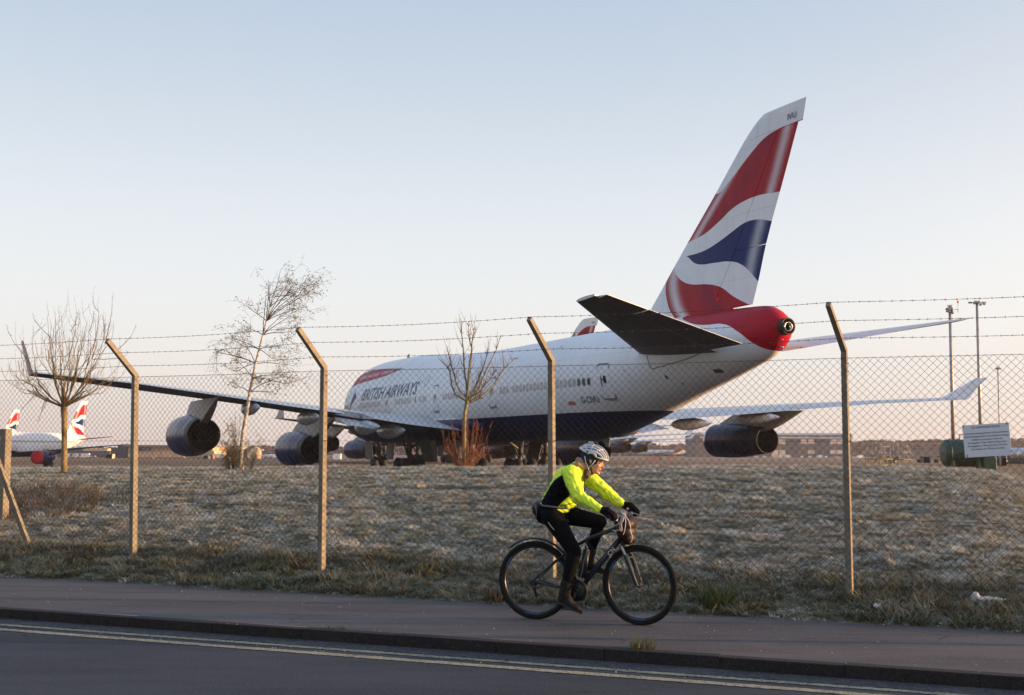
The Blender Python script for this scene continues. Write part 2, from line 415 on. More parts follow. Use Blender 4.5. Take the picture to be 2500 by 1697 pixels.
# airfield pavement strips far behind the bank
def sheet(name, pts, mat, label):
    b = MB(); n = len(pts); b.add(pts, [tuple(range(n))]); return tag(b.build(name, mat), label, kind='structure')
M['taxi'] = simple('taxiway_concrete', (.13, .115, .11), .85, var=.25, scale=.05, coord='Object')
def band(name, y0, y1, x0, x1, label, mat=None):
    xs = np.linspace(x0, x1, 60); b = MB(); vs = []
    for x in xs: vs += [(x, y0, fz(x, y0)+.03), (x, y1, fz(x, y1)+.03)]
    b.add(vs, [(2*i, 2*i+2, 2*i+3, 2*i+1) for i in range(59)]); tag(b.build(name, mat or M['taxi']), label, kind='structure')
band('taxiway', 205, 232, -420, 500, 'grey taxiway running across the airfield')
band('apron', 780, 940, -420, 700, 'pale concrete apron in front of the hangars')
band('service_road', 64, 72, 24, 160, 'short strip of asphalt behind the right end of the bank', M['road'])
b = MB(); hs = [(x, y, fz(x, y)+.04) for y in np.linspace(48, 124, 12) for x in np.linspace(-46, 22, 12)]; b.add(hs, [(i*12+j, i*12+j+1, (i+1)*12+j+1, (i+1)*12+j) for i in range(11) for j in range(11)]); tag(b.build('aircraft_stand', M['road']), 'dark asphalt stand under the nearest jumbo jet', kind='structure')

# ------------------------------------------------------------------ airliners  (local axes: x aft, y starboard, z up)
class Body:
    def __init__(s, w, zb, zt, zc, main_top=None, lobe=None, n=72):
        s.w, s.zb, s.zt, s.zc = pch(*w), pch(*zb), pch(*zt), pch(*zc)
        s.mt, s.lobe, s.n, s.cache = main_top, lobe, n, {}
    def ring(s, x):
        w, zb, zt, zc = s.w(x), s.zb(x), s.zt(x), s.zc(x); out = []
        top = min(zt, s.mt) if s.mt else zt
        for k in range(s.n):
            a = 2*PI*k/s.n; c, q = math.cos(a), math.sin(a)      # a=0 at top, turning to starboard
            h = (top-zc) if c >= 0 else (zc-zb)
            r = 1/math.sqrt((q/w)**2 + (c/h)**2)
            if s.lobe and zt > s.mt and c > 0:
                lw, lz = s.lobe; lw = min(lw, w*.8); lh = zt-lz
                # ellipse centred (0, lz): solve |r*q/lw|^2 + |(zc+r*c-lz)/lh|^2 = 1
                A = (q/lw)**2 + (c/lh)**2; Bq = 2*c*(zc-lz)/lh**2; Cq = ((zc-lz)/lh)**2 - 1; D = Bq*Bq-4*A*Cq
                if D > 0:
                    r2 = (-Bq+math.sqrt(D))/(2*A); k2 = 9.0
                    r = math.log(math.exp(k2*r)+math.exp(k2*r2))/k2 if r2 > r*.9 else r
            out.append((x, r*q, zc+r*c))
        return out
    def surf(s, x, z, side=-1):
        key = round(x, 2)
        if key not in s.cache:
            g = [(p[2], abs(p[1])) for p in s.ring(key)[:s.n//2+1]]; g.sort(); s.cache[key] = (np.array([a for a, _ in g]), np.array([b for _, b in g]))
        a, b = s.cache[key]; return side*float(np.interp(z, a, b))
    def on(s, x, z, off=0.0, side=-1):
        y = s.surf(x, z, side); e = .04
        dz = (s.surf(x, z+e, side)-s.surf(x, z-e, side))/(2*e); dx = (s.surf(x+.2, z, side)-s.surf(x-.2, z, side))/.4
        nrm = Vector((-dx*1, 1, -dz)) if side > 0 else Vector((dx, -1, dz))
        nrm.normalize(); return Vector((x, y, z)) + nrm*off, nrm

B747 = Body(w=([0, .4, 1.0, 2.5, 5, 8, 12, 20, 49, 51.5, 54, 57, 60.5, 64, 66.5, 67.5, 67.86], [.06, .8, 1.3, 2.05, 2.75, 3.1, 3.25, 3.25, 3.25, 3.2, 3.03, 2.62, 2.05, 1.42, .98, .7, .3]),
            zb=([0, .4, 1.0, 2.5, 5, 8, 12, 49, 51, 53.4, 56.2, 58.3, 61, 63.3, 65.4, 66.9, 67.5, 67.86], [5.15, 4.6, 4.25, 3.85, 3.5, 3.35, 3.3, 3.3, 3.48, 3.95, 4.62, 5.14, 5.77, 6.27, 6.78, 7.2, 7.65, 8.2]),
            zt=([0, .4, 1.0, 2.5, 4.5, 8, 12, 19, 23, 27, 31, 36, 60, 62, 64.7, 66.6, 67.3, 67.7, 67.86], [5.35, 6.1, 6.8, 8.3, 9.7, 10.45, 10.65, 10.6, 10.4, 10.08, 9.86, 9.8, 9.8, 9.78, 9.72, 9.63, 9.36, 9.0, 8.8]),
            zc=([0, 2, 6, 50, 54, 58, 62, 65, 67, 67.86], [5.25, 5.9, 6.5, 6.55, 6.8, 7.35, 7.85, 8.2, 8.45, 8.5]), main_top=9.8, lobe=(2.5, 8.0))
B320 = Body(w=([0, .3, 1, 2.5, 4.5, 6, 24, 27, 30, 33, 35.5, 37, 37.57], [.05, .6, 1.1, 1.6, 1.9, 1.975, 1.975, 1.85, 1.55, 1.1, .65, .35, .15]),
            zb=([0, .3, 1, 2.5, 5, 8, 23, 26, 30, 34, 37, 37.57], [3.0, 2.6, 2.3, 2.0, 1.8, 1.75, 1.75, 2.0, 3.0, 4.1, 4.9, 5.15]),
            zt=([0, .3, 1, 2, 3.3, 6, 28, 32, 36, 37.57], [3.1, 3.6, 4.2, 4.8, 5.6, 5.87, 5.87, 5.8, 5.6, 5.4]),
            zc=([0, 3, 24, 30, 37.57], [3.05, 3.7, 3.8, 4.3, 5.25]), n=40)

# points read on the fin: (x, z)
RED1_UP = [(59.0, 19.8), (61.9, 19.6), (62.24, 15.92), (63.96, 16.4), (64.9, 16.93), (65.82, 17.43), (66.71, 17.81), (67.65, 17.97), (69.3, 18.02), (70.4, 18.02)]
RED1_LO = [(57, 12.6), (59.47, 13.65), (61.47, 13.93), (62.8, 14.35), (63.93, 14.8), (64.86, 15.0), (66.0, 15.08), (67.64, 14.97), (70.4, 14.9)]
BLUE_UP = [(59.2, 13.01), (59.69, 13.01), (61.45, 13.05), (62.78, 13.32), (63.91, 13.65), (64.84, 13.91), (65.6, 13.95), (66.19, 13.87), (66.98, 13.66), (68, 13.4)]
BLUE_LO = [(59.2, 13.05), (59.69, 13.01), (60.59, 12.51), (61.27, 12.35), (62.27, 12.29), (63.72, 12.16), (64.49, 11.93), (65.24, 11.42), (65.82, 10.89), (68, 9.0)]
RED2_UP = [(56, 14.4), (57.9, 14.2), (58.36, 12.62), (58.81, 12.07), (59.53, 11.65), (60.23, 11.44), (61.76, 11.25), (62.82, 10.98), (63.84, 10.4), (64.61, 10.04), (65.33, 9.79), (66.5, 9.7)]
RED2_LEFT = [(8.9, 59.3), (9.82, 58.6), (10.26, 58.15), (10.9, 57.78), (11.63, 57.55), (12.08, 57.56), (12.8, 57.8), (15, 58.2)]   # x as a function of z
LE_ = [(9.3, 54.2), (10.59, 55.77), (13.65, 59.47), (15.95, 62.34), (18.65, 65.7), (19.0, 66.45)]
TE_ = [(9.3, 65.15), (9.79, 65.33), (10.89, 65.82), (12.44, 66.41), (13.68, 66.98), (14.97, 67.64), (18.0, 69.12), (19.0, 69.6)]
HINGE_ = [(9.3, 61.8), (10.42, 62.4), (10.98, 62.82), (12.16, 63.72), (15.02, 65.69), (17.96, 67.65), (19, 68.3)]
WHITE, RED, NAVY = (.74, .75, .76), (.36, .006, .020), (.003, .020, .115)

def fin_paint(m, X, Z):
    """wavy red, white and blue bands with their printed halftone fades"""
    cv = lambda pts, v=X, a=(54, 71), b=(8, 20): m.curve(v, [p for p in pts], a[0], a[1], b[0], b[1])
    def between(lo, hi, extra=None):
        k = m.math('MULTIPLY', m.math('GREATER_THAN', Z, lo), m.math('LESS_THAN', Z, hi)); return m.math('MULTIPLY', k, extra) if extra is not None else k
    r1 = between(cv([(54, 11.5)]+RED1_LO+[(71, 14.9)]), cv([(54, 19.8)]+RED1_UP+[(71, 18.02)]))
    bl = between(cv([(54, 13.1)]+BLUE_LO+[(71, 8.5)]), cv([(54, 13.0)]+BLUE_UP+[(71, 13)]), m.math('GREATER_THAN', X, 59.69))
    r2l = m.curve(Z, [(8, 60.5)]+RED2_LEFT+[(20, 58.4)], 8, 20, 54, 71)
    r2 = m.math('MULTIPLY', m.math('LESS_THAN', Z, cv([(54, 14.5)]+RED2_UP+[(71, 9.6)])), m.math('GREATER_THAN', X, r2l))
    le = m.curve(Z, [(8, 52.8)]+LE_+[(20, 67.3)], 8, 20, 52, 71); te = m.curve(Z, [(8, 64.7)]+TE_+[(20, 70.1)], 8, 20, 52, 71)
    dl, dt, d2 = m.math('SUBTRACT', X, le), m.math('SUBTRACT', te, X), m.math('SUBTRACT', X, r2l)
    def gauss(d, c, w):
        q = m.math('DIVIDE', m.math('SUBTRACT', d, c), w); return m.math('POWER', 2.718, m.math('MULTIPLY', m.math('MULTIPLY', q, q), -1.0))
    tri = m.math('PINGPONG', m.math('ADD', Z, m.math('MULTIPLY', X, .16)), .022); tri = m.math('MULTIPLY', tri, 45.0)
    low = m.math('LESS_THAN', Z, 16.6)
    g1 = m.math('MAXIMUM', m.math('MULTIPLY', gauss(dl, .85, .36), low), gauss(dt, .75, .32)); g1 = m.math('MULTIPLY', g1, .62)
    gb = m.math('MULTIPLY', gauss(dt, .85, .38), .62); g2 = m.math('MULTIPLY', gauss(d2, .85, .45), .78)
    h1 = m.math('GREATER_THAN', g1, m.math('ADD', tri, .02)); hb = m.math('GREATER_THAN', gb, m.math('ADD', tri, .02)); h2 = m.math('GREATER_THAN', g2, m.math('ADD', tri, .02))
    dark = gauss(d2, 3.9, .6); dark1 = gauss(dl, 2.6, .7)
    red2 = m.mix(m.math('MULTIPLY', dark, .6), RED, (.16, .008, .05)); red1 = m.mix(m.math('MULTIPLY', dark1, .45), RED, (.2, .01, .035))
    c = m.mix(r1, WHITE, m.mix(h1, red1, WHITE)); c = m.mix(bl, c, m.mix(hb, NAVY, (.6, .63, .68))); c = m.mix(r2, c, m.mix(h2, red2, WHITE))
    return c

def paint_finish(m, c, panel=2.54, rough=.40, coat=.0):
    m.b.inputs['Specular IOR Level'].default_value = .16
    co = m.coord(); s = m.sep(co)
    lx = m.math('LESS_THAN', m.math('PINGPONG', s[0], panel/2), .012); lz = m.math('LESS_THAN', m.math('PINGPONG', s[2], .8), .010)
    ln = m.math('MULTIPLY', m.math('MAXIMUM', lx, lz), .28)
    c = m.mix(ln, c, (.15, .15, .15), 'MULTIPLY')
    st = m.noise(m.mapping(co, (1.6, 1, .22)), 1.3, 6, .65); d = m.noise(co, .5, 5, .6)
    k = m.math('MULTIPLY', m.maprange(st, .48, .8), .16); c = m.mix(k, c, (.30, .28, .25), 'MULTIPLY')
    c = m.mix(m.math('MULTIPLY', m.maprange(d, .45, .75), .18), c, (.45, .42, .38), 'MULTIPLY')
    m.l(c, m.b.inputs['Base Color']); m.l(m.maprange(st, .3, .8, rough-.05, rough+.15), m.b.inputs['Roughness'])
    m.b.inputs['Coat Weight'].default_value = coat; m.b.inputs['Coat Roughness'].default_value = .12
    m.bump(m.noise(co, .9, 2, .5), .06, .05)

def mat_fin747():
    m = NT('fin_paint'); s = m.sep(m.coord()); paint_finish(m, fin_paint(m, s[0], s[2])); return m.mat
CONE_RED = [(50, 11.5), (58.6, 10.6), (60.0, 9.75), (61.2, 9.35), (62.6, 9.02), (63.3, 8.95), (64.4, 8.9), (65.6, 8.45), (66.6, 7.75), (67.2, 7.42), (68.5, 7.1)]
def mat_fus747():
    m = NT('fuselage_paint'); s = m.sep(m.coord()); X, Z = s[0], s[2]
    red = m.math('GREATER_THAN', Z, m.curve(X, CONE_RED, 50, 68.5, 7, 12)); red = m.math('MULTIPLY', red, m.math('GREATER_THAN', X, 57.5))
    blue = m.math('LESS_THAN', Z, 4.87)
    # red speedmarque ribbon along the upper-deck windows and its dark blue point
    top = m.curve(X, [(5, 9.4), (8.5, 9.72), (13, 9.75), (19.3, 9.42), (22, 9.3)], 5, 22, 8, 11); bot = m.curve(X, [(5, 8.2), (8, 8.62), (12, 8.8), (16, 9.0), (19.3, 9.36), (22, 9.4)], 5, 22, 8, 11)
    rib = m.math('MULTIPLY', m.math('MULTIPLY', m.math('LESS_THAN', Z, top), m.math('GREATER_THAN', Z, bot)), m.math('GREATER_THAN', X, 6.2))
    arrow = m.math('MULTIPLY', m.math('LESS_THAN', m.math('ADD', m.math('ABSOLUTE', m.math('SUBTRACT', Z, 7.35)), m.math('MULTIPLY', m.math('SUBTRACT', X, 8.6), .48)), .62), m.math('GREATER_THAN', m.math('ADD', X, m.math('MULTIPLY', Z, -.5)), 4.6))
    port = m.math('LESS_THAN', s[1], 0.0)
    c = m.mix(blue, WHITE, (.002, .012, .06)); c = m.mix(red, c, RED); c = m.mix(rib, c, (.42, .03, .04)); c = m.mix(m.math('MULTIPLY', arrow, port), c, NAVY)
    paint_finish(m, c); return m.mat
def mat_fin320():
    m = NT('narrow_fin_paint'); s = m.sep(m.coord())
    Z = m.math('ADD', m.math('MULTIPLY', m.math('SUBTRACT', s[2], 5.9), 9.2/5.85), 9.8)
    X = m.math('ADD', m.math('MULTIPLY', m.math('SUBTRACT', m.math('SUBTRACT', s[0], 33.65), m.math('MULTIPLY', m.math('SUBTRACT', s[2], 5.9), .42)), 1.78), m.math('ADD', 60.3, m.math('MULTIPLY', m.math('SUBTRACT', Z, 9.8), .84)))
    paint_finish(m, fin_paint(m, X, Z)); return m.mat
def mat_fus320(name='narrow_fuselage_paint', tail=None):
    m = NT(name); s = m.sep(m.coord()); X, Z = s[0], s[2]
    c = m.mix(m.math('LESS_THAN', Z, 2.75), WHITE, NAVY)
    k = m.math('GREATER_THAN', Z, m.curve(X, [(28, 7.5), (32, 6.4), (34, 5.75), (35.8, 5.4), (37.6, 4.4), (38, 4.3)], 28, 38, 4, 8)); k = m.math('MULTIPLY', k, m.math('GREATER_THAN', X, 30.5))
    c = m.mix(k, c, RED); paint_finish(m, c, 1.6); return m.mat
M['fin'] = mat_fin747(); M['fus'] = mat_fus747(); M['fin320'] = mat_fin320(); M['fus320'] = mat_fus320()
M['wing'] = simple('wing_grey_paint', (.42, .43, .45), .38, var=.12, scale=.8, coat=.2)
m = NT('elevator_ribbed'); s_ = m.sep(m.coord()); m.set(m.mix(m.math('MULTIPLY', m.math('LESS_THAN', m.math('PINGPONG', m.math('ADD', s_[1], m.math('MULTIPLY', s_[0], .35)), .42), .022), .6), (.50, .45, .48), (.12, .10, .11)), .4); M['elev'] = m.mat
M['pyl'] = simple('pylon_grey', (.24, .24, .245), .45, var=.12, scale=.9)
M['under'] = simple('wing_underside_shade', (.075, .073, .072), .6, var=.2, scale=.9)  # wing grey with underside shade painted into the colour; gear doors share it
M['wing_dark'] = simple('composite_grey', (.16, .16, .165), .55, var=.15, scale=.9)
M['white'] = simple('white_paint', (.68, .69, .70), .35, var=.08, scale=.7, coat=.2)
def mat_nac(name='nacelle_navy'):
    m = NT(name); co = m.coord(); st = m.noise(m.mapping(co, (1.1, .5, .5)), 1.4, 5, .7)
    m.set(m.ramp(st, [(.3, (.005, .010, .060)), (.6, (.010, .02, .085)), (.8, (.04, .05, .10))]), None, .0, .18, .0)
    m.l(m.maprange(st, .3, .8, .24, .36), m.b.inputs['Roughness']); m.b.inputs['Coat Roughness'].default_value = .1; return m.mat
M['nac'] = mat_nac()
M['metal'] = simple('bare_metal', (.5, .5, .5), .28, 1.0, .12, 1.5)
M['hot'] = simple('heat_stained_metal', (.035, .03, .028), .6, .4, .3, 2.0)
M['black'] = simple('black_recess', (.006, .006, .006), .8, var=.1)
M['tyre'] = simple('tyre_rubber', (.02, .02, .021), .75, var=.2, scale=8)
M['gear'] = simple('landing_gear_grey', (.09, .085, .08), .6, .2, .25, 3)
M['decal_navy'] = simple('navy_lettering', (.012, .022, .10), .4, var=.1)
M['decal_dark'] = simple('dark_outline', (.09, .09, .10), .5, var=.1)
M['pane_dark'] = simple('dark_cabin_glass', (.03, .028, .03), .15, var=.2, spec=.8)
M['pane_shade'] = simple('window_with_blind_down', (.5, .47, .43), .35, var=.1)
M['red'] = simple('red_paint', (.5, .02, .025), .4, var=.15, scale=1.5)
M['red_cover'] = simple('red_cover_fabric', (.55, .012, .02), .8, var=.25, scale=1.5)
M['red_dark'] = simple('dim_red', (.2, .015, .02), .5, var=.15)

def foil(t, up, camber=.012):
    """thickness form on unit chord"""
    yt = 5*(.2969*math.sqrt(max(t, 0)) - .126*t - .3516*t*t + .2843*t**3 - .1036*t**4)
    return yt
def surf_ring(le, te, th, c0, c1, axis='y', n=12, upf=.6):
    """closed section between chord fractions c0..c1; le, te = 3-vectors; th = absolute thickness"""
    le, te = Vector(le), Vector(te); d = te-le
    up = Vector((0, 0, 1)) if axis == 'y' else Vector((0, 1, 0))
    ts = [c0+(c1-c0)*(1-math.cos(PI*i/n))/2 for i in range(n+1)] if c0 == 0 else [c0+(c1-c0)*i/n for i in range(n+1)]
    U = [le + d*t + up*(th*(foil(t, 1)/.5*.5*2*upf*.5 + .0) + .004) for t in ts]
    L = [le + d*t - up*(th*(foil(t, 1)/.5*.5*2*(1-upf)*.5) + .004) for t in ts]
    return U + L[::-1]
def surf_loft(b, st, c0, c1, axis='y', upf=.6, mi=0, n=12, shift=None, under=False):
    rings = []
    for le, te, th in st:
        r = surf_ring(le, te, th, c0, c1, axis, n, upf)
        if shift: r = [shift(Vector(p)) for p in r]
        rings.append([tuple(p) for p in r])
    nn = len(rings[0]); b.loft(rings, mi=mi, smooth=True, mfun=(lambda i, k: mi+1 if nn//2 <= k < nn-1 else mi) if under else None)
def seg_st(st, a, b, k=3):
    """stations between spanwise parameters a..b (index space)"""
    out = []
    for i in range(k+1):
        t = a+(b-a)*i/k; i0 = min(int(t), len(st)-2); f = t-i0; A, B_ = st[i0], st[i0+1]
        out.append((Vector(A[0]).lerp(Vector(B_[0]), f), Vector(A[1]).lerp(Vector(B_[1]), f), A[2]*(1-f)+B_[2]*f))
    return out

def text_mesh(txt, height, shear=0.0, wide=1.0, weight=0.0):
    cu = bpy.data.curves.new('t', 'FONT'); cu.body = txt; cu.size = 1.0; cu.offset = weight; cu.shear = 0; cu.resolution_u = 2
    o = bpy.data.objects.new('t', cu); col.objects.link(o); bpy.context.view_layer.update()
    me = bpy.data.meshes.new_from_object(o.evaluated_get(bpy.context.evaluated_depsgraph_get())); bpy.data.objects.remove(o); bpy.data.curves.remove(cu)
    V = [v.co.copy() for v in me.vertices]; F = [list(p.vertices) for p in me.polygons]; bpy.data.meshes.remove(me)
    cap = .69; s_ = height/cap; V = [((v.x*wide + v.y*shear)*s_, v.y*s_) for v in V]; return V, F
def decal_on_body(name, body, V, F, x0, z0, mat, parent, off=.018, cuts=6, flip=1, side=-1):
    bm = bmesh.new(); vs = [bm.verts.new((v[0], 0, v[1])) for v in V]
    for f in F:
        try: bm.faces.new([vs[i] for i in f])
        except ValueError: pass
    zs = [v[1] for v in V]
    for k in range(1, cuts): bmesh.ops.bisect_plane(bm, geom=bm.verts[:]+bm.edges[:]+bm.faces[:], plane_co=(0, 0, min(zs)+(max(zs)-min(zs))*k/cuts), plane_no=(0, 0, 1))
    for v in bm.verts: v.co = body.on(x0+flip*v.co.x, z0+v.co.z, off, side)[0]
    me = bpy.data.meshes.new(name); bm.to_mesh(me); bm.free(); me.materials.append(mat); return link_mesh(name, me, parent)
def flat_text(name, txt, height, mat, parent, origin, ux, uz, shear=0, wide=1., weight=0., center=False):
    V, F = text_mesh(txt, height, shear, wide, weight)
    if center:
        mx = (min(v[0] for v in V)+max(v[0] for v in V))/2; V = [(v[0]-mx, v[1]) for v in V]
    me = bpy.data.meshes.new(name); me.from_pydata([tuple(Vector(origin)+Vector(ux)*v[0]+Vector(uz)*v[1]) for v in V], [], F); me.materials.append(mat)
    return link_mesh(name, me, parent)

def rr_outline(w, h, r, k=4):
    pts = []
    for cx, cz, a0 in ((w/2-r, h/2-r, 0), (-w/2+r, h/2-r, 90), (-w/2+r, -h/2+r, 180), (w/2-r, -h/2+r, 270)):
        for i in range(k+1): a = R(a0+90*i/k); pts.append((cx+r*math.cos(a), cz+r*math.sin(a)))
    return pts
def ring_on_body(b, body, cx, cz, pts, t, off, mi=0, side=-1):
    vs = []; n = len(pts)
    for x, z in pts:
        L = math.hypot(x, z) or 1; k = (L-t)/L
        vs += [body.on(cx+x, cz+z, off, side)[0], body.on(cx+x*k, cz+z*k, off, side)[0]]
    b.add(vs, [(2*i, 2*((i+1) % n), 2*((i+1) % n)+1, 2*i+1) for i in range(n)], mi)
def patch_on_body(b, body, cx, cz, pts, off, mi=0, side=-1):
    b.add([body.on(cx+x, cz+z, off, side)[0] for x, z in pts], [list(range(len(pts)))], mi)

def engine(parent, x0, y, z, L=6.95, rmax=1.38, rin=1.17, rex=1.0, cover=None, loc_mat=None, name='engine'):
    b = MB(); k = L/7.6
    prof = [(x0+.9*k, rin*.93), (x0+.25*k, rin*.96), (x0+.05*k, rin), (x0, rin*1.06), (x0+.04*k, rin*1.12), (x0+.3*k, (rin*1.12+rmax)/2), (x0+.9*k, rmax*.97), (x0+1.9*k, rmax), (x0+3.2*k, rmax*.99), (x0+4.6*k, rmax*.935), (x0+5.9*k, rmax*.835), (x0+6.5*k, rmax*.79), (x0+L, rex*1.03), (x0+L, rex*.985), (x0+L-.9*k, rex*1.0), (x0+L-1.8*k, rex*.95)]
    mis = [1, 1, 1, 1, 1, 0, 0, 0, 0, 0, 0, 2, 2, 2, 2]
    b.lathe(prof, (0, y, z), 'x', 36, mis=mis); e = sharp(b.build(name, [M['nac'], M['metal'], M['hot']], parent), 40)
    for q_ in ((1.95, 1.0), (4.85, .92)):
        b = MB(); b.lathe([(x0+q_[0]*k-.012, rmax*q_[1]+.004), (x0+q_[0]*k+.012, rmax*q_[1]+.004)], (0, y, z), 'x', 36); b.build('cowl_seam', M['black'], e)
    b = MB(); b.disc((x0+L-1.75*k, y, z), rex*.96, 'x', 24); b.build('turbine_face', M['black'], e); b = MB(); b.lathe([(x0+L-1.7*k, rex*.42), (x0+L-1.1*k, rex*.36), (x0+L-.75*k, rex*.1)], (0, y, z), 'x', 16); b.build('exhaust_core', M['black'], e); b = MB(); b.disc((x0+.85*k, y, z), rin*.93, 'x', 24); b.build('fan_face', M['black'], e)
    if cover:
        b = MB(); b.lathe([(x0-.05, .02), (x0-.12, rin*.5), (x0-.1, rin*1.0), (x0+.0, rin*1.14), (x0+.25, rin*1.2), (x0+.26, rin*1.16)], (0, y, z), 'x', 28); b.build('intake_cover', cover, e)
    return e
def pylon(parent, poly, y, w=.5, mat=None):
    b = MB(); n = len(poly); P = [Vector((p[0], 0, p[1])) for p in poly]; cx = sum(p[0] for p in poly)/n; cz = sum(p[1] for p in poly)/n
    x0, x1 = min(p[0] for p in poly), max(p[0] for p in poly)
    def hw(x): t = (x-x0)/(x1-x0); return max(.02, w/2*(1-(2*t-1)**4))
    N = 14; xs = [x0+(x1-x0)*i/N for i in range(N+1)]
    def zr(x):
        z = []
        for i in range(n):
            a, c = poly[i], poly[(i+1) % n]
            if (a[0]-x)*(c[0]-x) <= 0 and a[0] != c[0]: z.append(a[1]+(c[1]-a[1])*(x-a[0])/(c[0]-a[0]))
        return (min(z), max(z)) if z else (cz, cz)
    rings = []
    for x in xs:
        lo, hi = zr(min(max(x, x0+.001), x1-.001)); h = hw(x); rings.append([(x, y-h, lo), (x, y-h, hi), (x, y+h, hi), (x, y+h, lo)])
    b.loft(rings, smooth=False); return b.build('pylon', mat or M['pyl'], parent)

def bogie(parent, x, y, zg, ztop, wheels=((-.73, -.56), (-.73, .56), (.73, -.56), (.73, .56)), r=.62, w=.46, name='landing_gear', simple_=False):
    b = MB(); b.tube([(x, y, zg+r), (x, y, zg+r+.9)], .13, 10); b.tube([(x, y, zg+r+.85), (x, y, ztop)], .2, 10)
    xs = sorted({q[0] for q in wheels}); b.beam((x+xs[0], y, zg+r), (x+xs[-1]+.01, y, zg+r), .18, .2)
    for q in xs: b.tube([(x+q, y-.5, zg+r), (x+q, y+.5, zg+r)], .08, 8)
    b.tube([(x-.1, y, zg+r+.5), (x-1.9, y, ztop)], .07, 8); b.tube([(x, y, zg+r+1.2), (x+.2, y+(1.5 if y < 0 else -1.5), ztop)], .08, 8); b.tube([(x+.15, y, zg+r+.2), (x+.5, y, zg+r+.6), (x+.12, y, zg+r+1.0)], .05, 6)
    g = b.build(name, M['gear'], parent)
    for dx, dy in wheels:
        b = MB(); prof = [(-w/2, r*.45), (-w/2, r*.82), (-w*.36, r*.97), (0, r), (w*.36, r*.97), (w/2, r*.82), (w/2, r*.45)]
        b.lathe(prof, (0, 0, 0), 'y', 24); b.lathe([(-w*.42, .02), (-w*.42, r*.44), (w*.42, r*.44), (w*.42, .02)], (0, 0, 0), 'y', 16, mi=1)
        b.build('wheel', [M['tyre'], M['gear']], g, (x+dx, y+dy, zg+r))
    return g

W747 = [((17.6, 2.2, 4.55), (35.1, 2.2, 4.0), 2.3), ((18.5, 3.2, 4.62), (35.45, 3.2, 4.05), 2.2), ((22.3, 7.5, 4.95), (36.65, 7.5, 4.38), 1.6), ((26.5, 12.2, 5.33), (37.9, 12.2, 4.98), 1.15),
        ((30.75, 17.0, 5.68), (40.3, 17.0, 5.38), .92), ((34.75, 21.5, 5.97), (42.5, 21.5, 5.82), .76), ((39.15, 26.5, 6.27), (44.95, 26.5, 6.26), .58), ((43.7, 31.75, 6.58), (47.4, 31.75, 6.54), .40)]
S747 = [((56.9, 1.0, 7.72), (66.9, 1.0, 7.55), 1.2), ((58.0, 2.0, 7.83), (67.2, 2.0, 7.68), 1.1), ((62.5, 6.3, 8.53), (68.25, 6.3, 8.52), .68), ((66.9, 10.5, 9.22), (69.3, 10.5, 9.32), .26)]
def mirror_st(st, s): return [((le[0], le[1]*s, le[2]), (te[0], te[1]*s, te[2]), th) for le, te, th in st]

